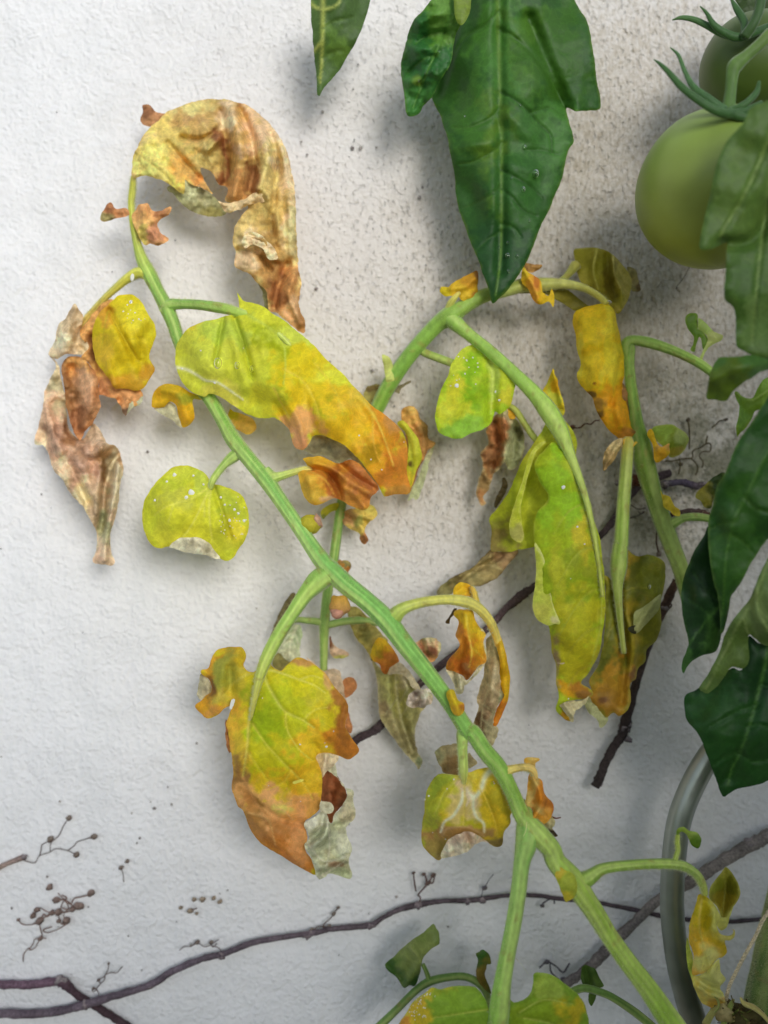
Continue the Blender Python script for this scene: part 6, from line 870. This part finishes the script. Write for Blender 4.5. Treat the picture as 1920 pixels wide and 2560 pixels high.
leaf(dd, 'H', "930,768 972,758 976,796 950,792", 40.5, (50, 50, 24), mat=M_DRY, crump=.4, curl=.3, name="folded_edge")
blob(dd, *T('H', [(1042, 552)])[0], 37, 4.5, 7, .8, (240, 240, 240), M_WATER, "water_drop", lump=.05)

# ================================================================ GREEN LEAVES AND FRUIT, NEARER THE LENS
DG = (50, 92, 40); MG = (70, 112, 50)
def green(name, label, crop, outline, z, base, group="healthy green tomato leaves", **k):
    Q = T(crop, outline) if crop else outline; c = np.mean([p[:2] for p in Q], 0); zz = z if np.isscalar(z) else np.mean([q[2] for q in z])
    th = thing(name, label, "tomato leaf", tuple(W(c[0], c[1], zz)), group); k.setdefault('mat', M_GRN); k.setdefault('crump', 1.0); k.setdefault('cs', 80)
    b = leaf(th, crop, outline, z, base, name="leaf_blade", **k); return th, b
# top left pointed leaf
th, b = green("tomato_leaf", "dark pointed tomato leaf with a pale rib at the top centre", 'D', "158,-120 160,0 163,100 175,262 188,400 192,492 204,500 232,452 262,420 310,362 350,290 392,218 430,130 452,60 466,0 474,-120", [(160, 0, 38), (300, 0, 44), (220, 450, 32), (460, 0, 36)], (74, 108, 62), blobs=[(300, 250, 36, (88, 126, 60), 70), (380, 60, 50, (66, 98, 56), 90)],
     veins=[([(222, -60), (222, 100), (218, 280), (208, 430)], 5.5, (166, 184, 110), .6), ([(140, -5), (165, 25), (210, 45), (262, 42), (300, 20), (312, -10)], 4.5, (168, 186, 116), .5), ([(176, 265), (200, 235), (222, 205)], 4.5, (166, 184, 112), .5), ([(222, 150), (290, 110), (380, 90)], 1.8, (96, 132, 80), -.5), ([(220, 300), (280, 270), (330, 260)], 1.8, (96, 132, 80), -.5)], curl=2, step=6)
# big hanging leaf
th, b = green("tomato_leaf", "large glossy dark green tomato leaf hanging point down from the top", 'D', "850,-130 900,20 870,120 845,220 815,360 785,480 800,540 830,600 856,680 872,740 902,900 918,1050 960,1180 1020,1330 1060,1440 1085,1520 1102,1572 1135,1545 1182,1500 1260,1390 1312,1280 1345,1190 1390,1100 1430,1000 1462,920 1490,790 1522,742 1514,680 1484,566 1530,576 1570,578 1610,574 1662,562 1655,480 1640,400 1620,230 1590,110 1530,0 1500,-130",
     [(900, 0, 34), (1130, 0, 46), (1300, 0, 44), (1500, 0, 34), (820, 500, 30), (1140, 500, 44), (1250, 450, 46), (1480, 560, 36), (1650, 540, 32), (1600, 200, 38), (920, 1050, 32), (1150, 1000, 44), (1440, 980, 36), (1100, 1550, 42), (1060, 700, 42), (1520, 740, 36)], (42, 90, 38),
     blobs=[(1060, 780, 60, (70, 114, 42), 130), (1090, 700, 30, (82, 124, 46), 90), (980, 560, 60, (56, 108, 40), 100), (1200, 300, 50, (66, 122, 60), 160), (1300, 200, 60, (70, 118, 46), 120), (1450, 250, 90, (52, 100, 30), 130), (1400, 750, 70, (66, 122, 60), 110), (1280, 780, 60, (54, 108, 50), 100), (1150, 1350, 110, (30, 76, 38), 150), (950, 1000, 50, (44, 92, 40), 100), (1060, 150, 40, (60, 116, 44), 110), (1250, 1000, 70, (46, 98, 44), 90), (900, 300, 50, (40, 86, 34), 120)],
     veins=[([(1130, -120), (1128, 100), (1136, 300), (1140, 480), (1150, 700), (1148, 950), (1148, 1150), (1142, 1350), (1118, 1530)], 5, (92, 134, 66), .4), ([(1146, 480), (1220, 520), (1290, 580), (1340, 640), (1400, 700), (1410, 790)], 2.6, (40, 84, 34), -0.55), ([(1148, 880), (1220, 920), (1300, 970), (1360, 1030)], 2.6, (38, 80, 34), -0.55), ([(1148, 980), (1200, 1020), (1260, 1090), (1330, 1120)], 2.4, (38, 80, 34), -0.50), ([(1140, 560), (1080, 620), (980, 660), (900, 660)], 2.4, (64, 110, 46), -0.45), ([(1150, 740), (1080, 800), (1000, 840), (930, 850)], 2.4, (64, 108, 44), -0.45), ([(1148, 960), (1090, 1010), (1000, 1060), (950, 1080)], 2.2, (54, 98, 42), -0.40), ([(1146, 1160), (1210, 1180), (1250, 1230)], 2.2, (48, 96, 44), -0.40), ([(1145, 1200), (1080, 1240), (1030, 1290)], 2, (48, 94, 42), -0.35), ([(1130, 150), (1220, 200), (1350, 330), (1480, 560)], 3, (56, 104, 40), -0.65), ([(1300, 580), (1400, 560), (1470, 600)], 2, (56, 104, 44), -0.40), ([(1280, 780), (1360, 780), (1440, 800)], 1.8, (50, 100, 46), -0.35), ([(1130, 60), (1060, 130), (950, 200), (880, 330)], 2.4, (52, 98, 36), -0.50)],
     folds=[([(1136, 0), (1140, 500), (1150, 1000), (1140, 1400)], -2.2, 14), ([(1290, 100), (1370, 300), (1480, 560)], -3.0, 20), ([(1180, 600), (1300, 700)], 1.2, 22), ([(1190, 850), (1300, 880)], 1.2, 22), ([(1000, 750), (1100, 730)], 1.5, 22), ([(900, 100), (860, 300), (810, 480)], -3, 16)], crump=0.8, cs=80, curl=3, cw=12, edge=((120, 150, 60), 4, .35), mottle=.07)
for (ax, ay, r_) in ((1268, 762, 5), (1325, 900, 9), (1200, 925, 3), (1260, 982, 6), (1292, 1147, 3), (1180, 1260, 4), (1180, 1325, 6), (1228, 1328, 4), (1135, 1285, 4), (1183, 1408, 4), (960, 606, 3), (1245, 545, 3)):
    q = T('D', [(ax, ay)])[0]; drop(b, q[0], q[1], r_)
lb = leaf(th, 'D', "735,60 760,30 800,-20 850,-80 960,-100 985,-40 975,40 940,120 905,200 885,330 830,420 792,498 745,545 722,590 682,605 656,590 642,500 628,380 632,300 660,200 690,110", [(800, 0, 52), (640, 350, 36), (760, 300, 46), (680, 590, 36), (880, 300, 46), (950, 50, 50)], (50, 106, 48), blobs=[(800, 110, 70, (84, 138, 52), 80), (680, 300, 50, (48, 110, 52), 100), (760, 350, 60, (44, 106, 60), 80), (680, 540, 40, (58, 122, 64), 60), (860, 80, 30, (96, 146, 76), 80), (720, 420, 14, (110, 150, 70))],
     veins=[([(900, -40), (880, 80), (830, 220), (760, 380), (690, 560)], 3.4, (84, 140, 70), -1), ([(850, 160), (780, 170), (700, 230)], 2.2, (70, 126, 60), -.8), ([(800, 290), (740, 310), (660, 380)], 2.2, (70, 126, 60), -.8)], folds=[([(730, 120), (850, 60)], 1.8, 16), ([(700, 260), (820, 230)], 2, 16), ([(690, 420), (780, 370)], 1.8, 14), ([(760, 200), (860, 170)], -1.5, 12)], mat=M_GRN, crump=1.8, cs=34, curl=2.5, name="side_lobe", label="crinkled bluish green side lobe", edge=((110, 150, 60), 4, .4))
for (ax, ay, r_) in ((822, 270, 4), (722, 420, 3), (755, 380, 3)): q = T('D', [(ax, ay)])[0]; drop(lb, q[0], q[1], r_)
leaf(th, 'D', "905,-60 985,-60 992,20 975,90 940,132 912,100 902,40", 55, (112, 140, 56), mat=M_GRN, crump=.8, curl=2, name="side_lobe", label="pale folded green lobe")

# tomatoes
def tomato(name, label, px, py, rpx, z, cols, sepals, group):
    th = thing(name, label, "tomato", tuple(W(px, py, z)), group)
    sc = S * (D - z * .001) / D; c0 = W(px, py, z); R = rpx * sc; V = []; F = []; C = []; a, b = 40, 56
    for i in range(a + 1):
        t = math.pi * i / a
        for j in range(b):
            p = 2 * math.pi * j / b; k = 1 + 0.018 * math.cos(5 * p) * math.sin(t) ; rr = R * math.sin(t) * k; zz = R * 0.97 * math.cos(t)
            if t < 0.9: zz -= R * 0.12 * (1 - t / 0.9) ** 2
            V.append((c0[0] + rr * math.cos(p), c0[1] + rr * math.sin(p), c0[2] + zz)); s = (1 - math.cos(t)) / 2
            c = lin(cols[0]) * (1 - s) + lin(cols[1]) * s; c = c * (1 + 0.10 * math.cos(5 * p + 1)); C.append(c)
    for i in range(a):
        for j in range(b): F.append((i * b + j, i * b + (j + 1) % b, (i + 1) * b + (j + 1) % b, (i + 1) * b + j))
    mesh_obj("tomato_skin", V, F, M_FRUIT, th, np.array(C))
    return th
t1 = tomato("tomato", "large unripe green tomato near the right edge, half behind a grey green leaf", 1796, 472, 200, 62, ((132, 162, 78), (152, 160, 62)), None, "unripe green tomatoes")
t2 = tomato("tomato", "green tomato with shade in its dark skin colour at the top right corner above the larger tomato", 1884, 165, 128, 44, ((76, 100, 44), (92, 112, 44)), None, "unripe green tomatoes")  # darker skin colours carry the shade this fruit hangs in
def sepal(th, crop, pts, cols=((66, 104, 50), (54, 92, 42)), name="sepal"):
    if name == 'sepal': pts = [(a[0], a[1], a[2] * .82, a[3]) for a in pts]
    return stem(th, crop, pts, [cols[0], cols[1]], name=name, sides=10, ridge=.12, nr=2, mat=M_STEM, tip=False)
sepal(t1, 'E', [(895, 398, 1.5, 88), (940, 430, 5, 90), (1000, 490, 8, 92), (1080, 580, 10, 94), (1180, 660, 11, 95), (1300, 735, 12, 95), (1400, 762, 13, 93), (1500, 745, 11, 92), (1620, 690, 8, 92)])
sepal(t1, 'E', [(1005, 318, 1.5, 80), (1060, 370, 5, 82), (1100, 470, 6, 84), (1160, 580, 9, 88), (1260, 660, 11, 90), (1370, 740, 12, 90)], cols=((84, 122, 70), (60, 100, 50)))
sepal(t1, 'E', [(1390, 750, 14, 92), (1480, 780, 12, 93), (1560, 790, 10, 92), (1680, 780, 7, 88)])
sepal(t1, 'E', [(1400, 745, 10, 90), (1500, 700, 10, 92), (1580, 620, 8, 92), (1600, 545, 4, 92)])
sepal(t1, 'E', [(1395, 755, 20, 86), (1398, 700, 15, 86), (1410, 600, 13, 86), (1420, 500, 14, 86), (1440, 440, 17, 86), (1520, 370, 13, 86), (1600, 300, 13, 86), (1680, 220, 14, 86)], cols=((82, 118, 54), (100, 128, 56)), name="fruit_stalk")
sepal(t2, 'E', [(1205, 42, 1.5, 70), (1250, 90, 5, 70), (1300, 170, 9, 70), (1380, 225, 11, 70), (1460, 250, 12, 70), (1560, 220, 12, 70), (1680, 170, 10, 68)])
sepal(t2, 'E', [(1018, 134, 1.5, 64), (1080, 118, 6, 65), (1160, 130, 8, 66), (1240, 165, 9, 67), (1340, 220, 10, 68), (1450, 255, 11, 68)], cols=((92, 128, 74), (64, 104, 52)))
sepal(t2, 'E', [(1500, 250, 12, 72), (1560, 160, 11, 74), (1600, 60, 11, 74), (1620, -60, 12, 74)], cols=((64, 96, 44), (56, 88, 40)), name="fruit_stalk")
sepal(t2, 'E', [(1410, -10, 3, 66), (1450, 60, 9, 68), (1500, 150, 11, 70), (1500, 250, 10, 72)])
green("tomato_leaf", "dark leaf mass filling the top right corner behind the fruit stalks", 'E', "1420,-80 1460,40 1480,110 1440,150 1400,190 1460,230 1560,200 1700,150 1760,-80", 40, (52, 76, 40), crump=2)
green("tomato_leaf", "blurred grey green tomato leaf covering the right side of the big tomato", None,
     T('E', "1800,600 1700,650 1620,690 1545,720 1490,820 1405,920 1335,1040 1292,1200 1250,1400 1212,1560 1204,1662 1262,1670 1330,1645 1385,1622 1382,1700 1376,1800") + T('M', "1145,60 1152,180 1200,225 1240,275 1252,400 1256,600 1300,640 1400,695 1480,712 1560,716 1800,700"),
     [(1900, 300, 120), (1850, 420, 116), (1760, 600, 112), (1870, 700, 108), (1850, 880, 100), (1960, 600, 108), (1810, 850, 104)], (78, 112, 60), blobs=[(1860, 700, 60, (66, 102, 50), 90), (1830, 850, 40, (70, 106, 50), 80), (1900, 800, 40, (96, 130, 84), 70), (1850, 480, 60, (84, 118, 62), 100)],
     veins=[([(1950, 280), (1870, 470), (1800, 590)], 4, (120, 150, 96), -.8), ([(1930, 420), (1900, 640), (1880, 860)], 4, (118, 150, 98), -.8)], folds=[([(1800, 610), (1880, 600), (1930, 520)], -3, 18)], curl=2, step=7)
green("tomato_leaf", "small folded green leaf poking in from the right above the bright young leaf", 'M', "1006,878 1030,820 1060,762 1095,712 1200,708 1300,700 1420,690 1548,690 1700,680 1700,820 1548,826 1460,860 1400,905 1340,935 1282,975 1215,1040 1172,1108 1120,1116 1050,1100 984,1092 990,1000", [(1000, 1080, 92), (1100, 900, 98), (1300, 800, 102), (1600, 740, 96)], (80, 114, 48), blobs=[(1400, 760, 110, (66, 112, 60), 60), (1150, 960, 60, (84, 112, 40))], folds=[([(1040, 900), (1250, 820), (1500, 760)], 2.5, 22)], curl=2, step=7)
green("tomato_leaf", "bright yellow green young leaf at the right edge", 'M', "1240,1040 1262,1030 1320,1075 1400,1085 1440,1020 1480,950 1548,892 1700,850 1700,1140 1500,1190 1430,1210 1400,1270 1340,1365 1300,1400 1262,1450 1254,1400 1264,1300 1280,1180 1262,1110", 72, (124, 172, 60), blobs=[(1290, 1320, 24, (140, 176, 40), 60), (1360, 1180, 40, (122, 172, 84), 60), (1480, 1030, 60, (116, 160, 50))], veins=[([(1250, 1040), (1380, 1100), (1440, 1090), (1600, 980)], 3, (160, 196, 110), .4)], curl=2)
th, b = green("tomato_leaf", "big dark green hanging leaf at the right edge with a bright midrib", 'H', "1900,-760 1760,-600 1659,-430 1593,-328 1537,-249 1485,-160 1445,-52 1396,31 1373,133 1352,200 1346,300 1356,400 1370,500 1395,600 1410,700 1412,800 1425,790 1442,740 1458,650 1470,600 1520,530 1562,450 1605,380 1659,305 1760,240 1900,200", [(1700, -500, 104), (1560, -60, 100), (1360, 250, 88), (1500, 200, 96), (1420, 760, 80), (1659, 100, 100), (1600, 380, 90)], (40, 84, 40), blobs=[(1480, 350, 50, (52, 98, 44), 90), (1560, 60, 60, (46, 92, 36), 90), (1440, 500, 26, (46, 92, 42), 80)],
     veins=[([(1850, -420), (1680, -180), (1560, 50), (1480, 220), (1440, 420), (1425, 700)], 3.6, (68, 114, 54), .4), ([(1540, 90), (1600, 150), (1680, 170)], 2.4, (66, 108, 52), -.8), ([(1480, 220), (1410, 230), (1360, 260)], 2.2, (66, 108, 52), -.7), ([(1470, 280), (1530, 320), (1580, 380)], 2.2, (66, 108, 52), -.7)], crump=1.2, curl=2.5, edge=((100, 140, 76), 5, .45), step=6)
th, b = green("tomato_leaf", "narrow blackish green leaf under the big hanging leaf, ending in a curled tip", 'H', "1350,240 1325,290 1300,330 1268,390 1240,450 1218,520 1209,600 1212,680 1228,760 1246,830 1238,880 1218,930 1212,975 1222,1003 1242,962 1290,922 1340,905 1382,893 1404,860 1420,790 1440,700 1430,560 1410,420 1380,300", [(1340, 300, 78), (1215, 600, 70), (1320, 600, 78), (1240, 840, 72), (1220, 990, 66), (1390, 880, 70)], (26, 60, 34), blobs=[(1380, 850, 30, (60, 104, 54), 50), (1230, 940, 20, (60, 106, 64), 50)], veins=[([(1420, 640), (1370, 700), (1310, 770), (1260, 840)], 3, (66, 112, 60), .3), ([(1270, 480), (1330, 560), (1400, 620)], 2, (44, 84, 46), -.5), ([(1250, 620), (1310, 660), (1360, 700)], 2, (44, 84, 46), -.5)], curl=2, edge=((64, 108, 60), 4, .5), step=6)
th, b = green("tomato_leaf", "soft grey green leaf underside curving between two dark leaves at right", 'H', "1900,330 1700,370 1659,402 1600,530 1562,620 1502,690 1442,790 1402,900 1352,1000 1302,1078 1322,1098 1347,1106 1402,1062 1440,1010 1472,968 1530,976 1562,930 1556,830 1562,800 1590,820 1622,850 1700,862 1900,840", [(1659, 420, 92), (1560, 640, 90), (1400, 920, 80), (1320, 1090, 76), (1540, 950, 84), (1700, 600, 96)], (92, 122, 78), blobs=[(1600, 700, 50, (108, 134, 96), 90), (1500, 880, 50, (82, 112, 60), 60), (1420, 960, 40, (90, 120, 66))], veins=[([(1659, 420), (1590, 600), (1480, 800), (1340, 1080)], 3, (132, 156, 112), .4), ([(1600, 560), (1610, 660), (1660, 780)], 3, (140, 166, 124), .6), ([(1530, 720), (1560, 800)], 2.2, (126, 150, 106), .3)], folds=[([(1600, 540), (1600, 680), (1660, 800)], 2.5, 12)], curl=2, step=6)
th, b = green("tomato_leaf", "wide dark green leaf with pale midrib at the lower right above the tube", 'H', "1900,780 1700,830 1620,848 1560,806 1550,900 1520,985 1470,975 1400,1040 1345,1100 1312,1075 1270,1095 1230,1120 1226,1180 1242,1252 1300,1320 1335,1410 1372,1500 1395,1570 1425,1642 1460,1625 1500,1600 1560,1590 1620,1575 1720,1545 1900,1520", [(1600, 850, 80), (1240, 1150, 68), (1430, 1300, 78), (1600, 1300, 82), (1425, 1620, 68), (1700, 1500, 74), (1350, 1400, 74)], (30, 76, 38), blobs=[(1400, 1250, 60, (38, 84, 42), 100), (1600, 950, 60, (24, 62, 34), 100), (1550, 1450, 90, (34, 80, 38), 80)],
     veins=[([(1660, 860), (1640, 980), (1610, 1100), (1570, 1250), (1520, 1400), (1470, 1500), (1450, 1590)], 4.2, (74, 122, 66), .4), ([(1590, 1170), (1500, 1200), (1430, 1240), (1360, 1280)], 2.2, (54, 100, 58), -.8), ([(1560, 1280), (1620, 1270), (1700, 1300)], 2.2, (54, 100, 58), -.8), ([(1510, 1410), (1430, 1440), (1380, 1480)], 2, (54, 100, 58), -.7), ([(1510, 1420), (1580, 1460), (1659, 1450)], 2, (54, 100, 58), -.7), ([(1620, 1060), (1680, 1080)], 2, (54, 100, 58), -.7)], folds=[([(1640, 980), (1570, 1250), (1460, 1540)], -1.5, 14)], crump=1.4, curl=2.5, step=6)
th, b = green("tomato_leaf", "small crinkled yellow green leaf tip behind the big hanging leaf at right", 'M', "880,2000 900,1940 960,1900 1010,1850 1060,1810 1130,1770 1150,1800 1100,1880 1080,1960 1040,2040 1020,2100 960,2090 930,2040", 34, (112, 120, 44), blobs=[(1090, 1820, 30, (46, 70, 28), 40), (980, 2040, 30, (44, 66, 34), 30), (930, 1960, 30, (150, 148, 66))], crump=2.2, cs=26, curl=2)

# low green shoots, out of focus
sh = thing("tomato_shoot", "soft green young shoot with two curled leaves at the bottom edge", "tomato shoot", tuple(W(1060, 2450, 26)))
stem(sh, 'K', [(540, 1390, 11, 28), (600, 1330, 10, 28), (700, 1232, 9, 28), (800, 1132, 9, 27), (880, 1078, 10, 26), (980, 1052, 9, 26), (1090, 1046, 9, 26), (1170, 1080, 9, 26), (1220, 1140, 9, 26), (1240, 1230, 8, 26)], [(104, 140, 66), (96, 134, 62), (90, 128, 56), (84, 118, 50)])
stem(sh, 'K', [(885, 1080, 7, 26), (872, 1030, 6, 26), (848, 975, 5, 27)], (96, 132, 60), name="leaf_stalk")
leaf(sh, 'K', "622,975 650,945 682,920 722,880 760,850 800,815 842,790 880,755 910,733 928,760 942,785 946,845 930,862 900,880 850,940 838,980 832,1020 802,1100 768,1100 732,1114 690,1052 640,1012", [(640, 980, 24), (800, 900, 32), (920, 750, 26), (750, 1090, 26)], (112, 136, 84), blobs=[(660, 1010, 30, (64, 104, 50), 30), (800, 880, 40, (124, 144, 96)), (790, 1090, 34, (56, 98, 52), 20)], folds=[([(780, 860), (830, 960), (760, 1080)], 2, 12), ([(640, 980), (720, 1060)], -2, 10)], veins=[([(770, 870), (820, 930), (840, 980)], 2.4, (150, 166, 124), .3)], mat=M_GRN, crump=1.0, curl=2)
leaf(sh, 'K', "1158,912 1180,900 1204,888 1240,918 1250,968 1228,974 1222,1000 1214,1040 1242,1108 1252,1150 1200,1110 1166,1060 1160,1015 1172,950", 28, (104, 112, 50), blobs=[(1210, 920, 34, (60, 104, 50), 26), (1200, 1050, 30, (120, 106, 50), 40)], mat=M_GRN, crump=1.2, cs=26, curl=2)
sh2 = thing("tomato_shoot", "thin green shoot passing behind the main stem at lower right", "tomato shoot", tuple(W(1500, 2500, 40)))
stem(sh2, 'L', [(330, 1560, 6, 42), (370, 1540, 9, 42), (440, 1526, 9, 42), (560, 1560, 9, 42), (640, 1600, 9, 42), (760, 1680, 10, 43), (860, 1760, 10, 44), (960, 1850, 10, 44)], [(110, 144, 74), (96, 134, 58), (92, 128, 50)])
leaf(sh2, 'L', "410,1392 425,1372 442,1368 475,1385 502,1400 542,1470 562,1512 520,1526 480,1510 430,1522 412,1470", 38, (92, 122, 66), blobs=[(450, 1440, 26, (74, 106, 54), 40)], folds=[([(440, 1390), (470, 1500)], -2, 10)], mat=M_GRN, crump=1.0, curl=2)
leaf(sh2, 'L', "462,1560 490,1555 512,1572 488,1640 472,1646 458,1615", 38, (84, 116, 56), mat=M_GRN, crump=.8)
# thick hairy stem and root tangle in the lower right corner
tk = thing("tomato_plant", "thick hairy green tomato stem rising at the lower right corner", "tomato plant", tuple(W(1910, 2500, 45)))
stem(tk, 'L', [(1780, 880, 38, 44), (1740, 1050, 38, 44), (1700, 1240, 40, 44), (1670, 1420, 42, 44), (1650, 1560, 46, 44), (1640, 1700, 50, 44), (1640, 1900, 52, 44)], [(76, 104, 44), (82, 112, 44), (92, 122, 54)], name="main_stem", sides=30, ridge=.04, hair=120, mot=.3)
kn = thing("dry_root_tangle", "brown tangle of dry calyx and root hairs beside the thick stem's foot", "plant debris", tuple(W(1830, 2540, 55)))
random.seed(21)
for k in range(26):
    ax = 1400 + random.uniform(-60, 150); ay = 1690 + random.uniform(-70, 80); an = random.uniform(0, 6.28); ln = random.uniform(40, 110)
    pts = [(ax + math.cos(an) * ln * s + random.uniform(-14, 14), ay + math.sin(an) * ln * s + random.uniform(-14, 14), random.uniform(1.2, 3.4) * (1 - s * .5), 54 + random.uniform(-4, 6)) for s in (0, .35, .7, 1)]
    stem(kn, 'L', pts, random.choice([(132, 116, 66), (110, 92, 50), (150, 140, 84), (90, 76, 44), (122, 130, 60)]), name="dry_strand", sides=6, ridge=0, mat=M_WOOD)
for pts, c in (([(1475, 1590, 3, 58), (1500, 1630, 6, 60), (1560, 1655, 7, 60), (1620, 1700, 6, 60), (1680, 1770, 5, 60)], (172, 158, 90)), ([(1360, 1790, 7, 58), (1375, 1710, 7, 58), (1410, 1640, 6, 58), (1430, 1600, 3, 58)], (130, 146, 70)), ([(1240, 1770, 9, 55), (1280, 1700, 8, 56), (1320, 1660, 8, 57), (1370, 1640, 5, 58)], (150, 150, 84)), ([(1290, 1570, 2, 62), (1320, 1600, 3, 62), (1330, 1650, 3, 62), (1300, 1690, 2, 62)], (120, 130, 56))):
    stem(kn, 'L', pts, c, name="dry_strand", sides=10, ridge=.05)
blob(kn, *T('L', [(1345, 1680)])[0], 56, 24, 20, 6, (190, 176, 120), M_DRY, "withered_calyx", lump=.5, col2=(150, 130, 76), res=(12, 16))
blob(kn, *T('L', [(1480, 1730)])[0], 50, 50, 34, 9, (96, 88, 46), M_DRY, "withered_calyx", lump=.5, col2=(70, 62, 36), res=(14, 18))
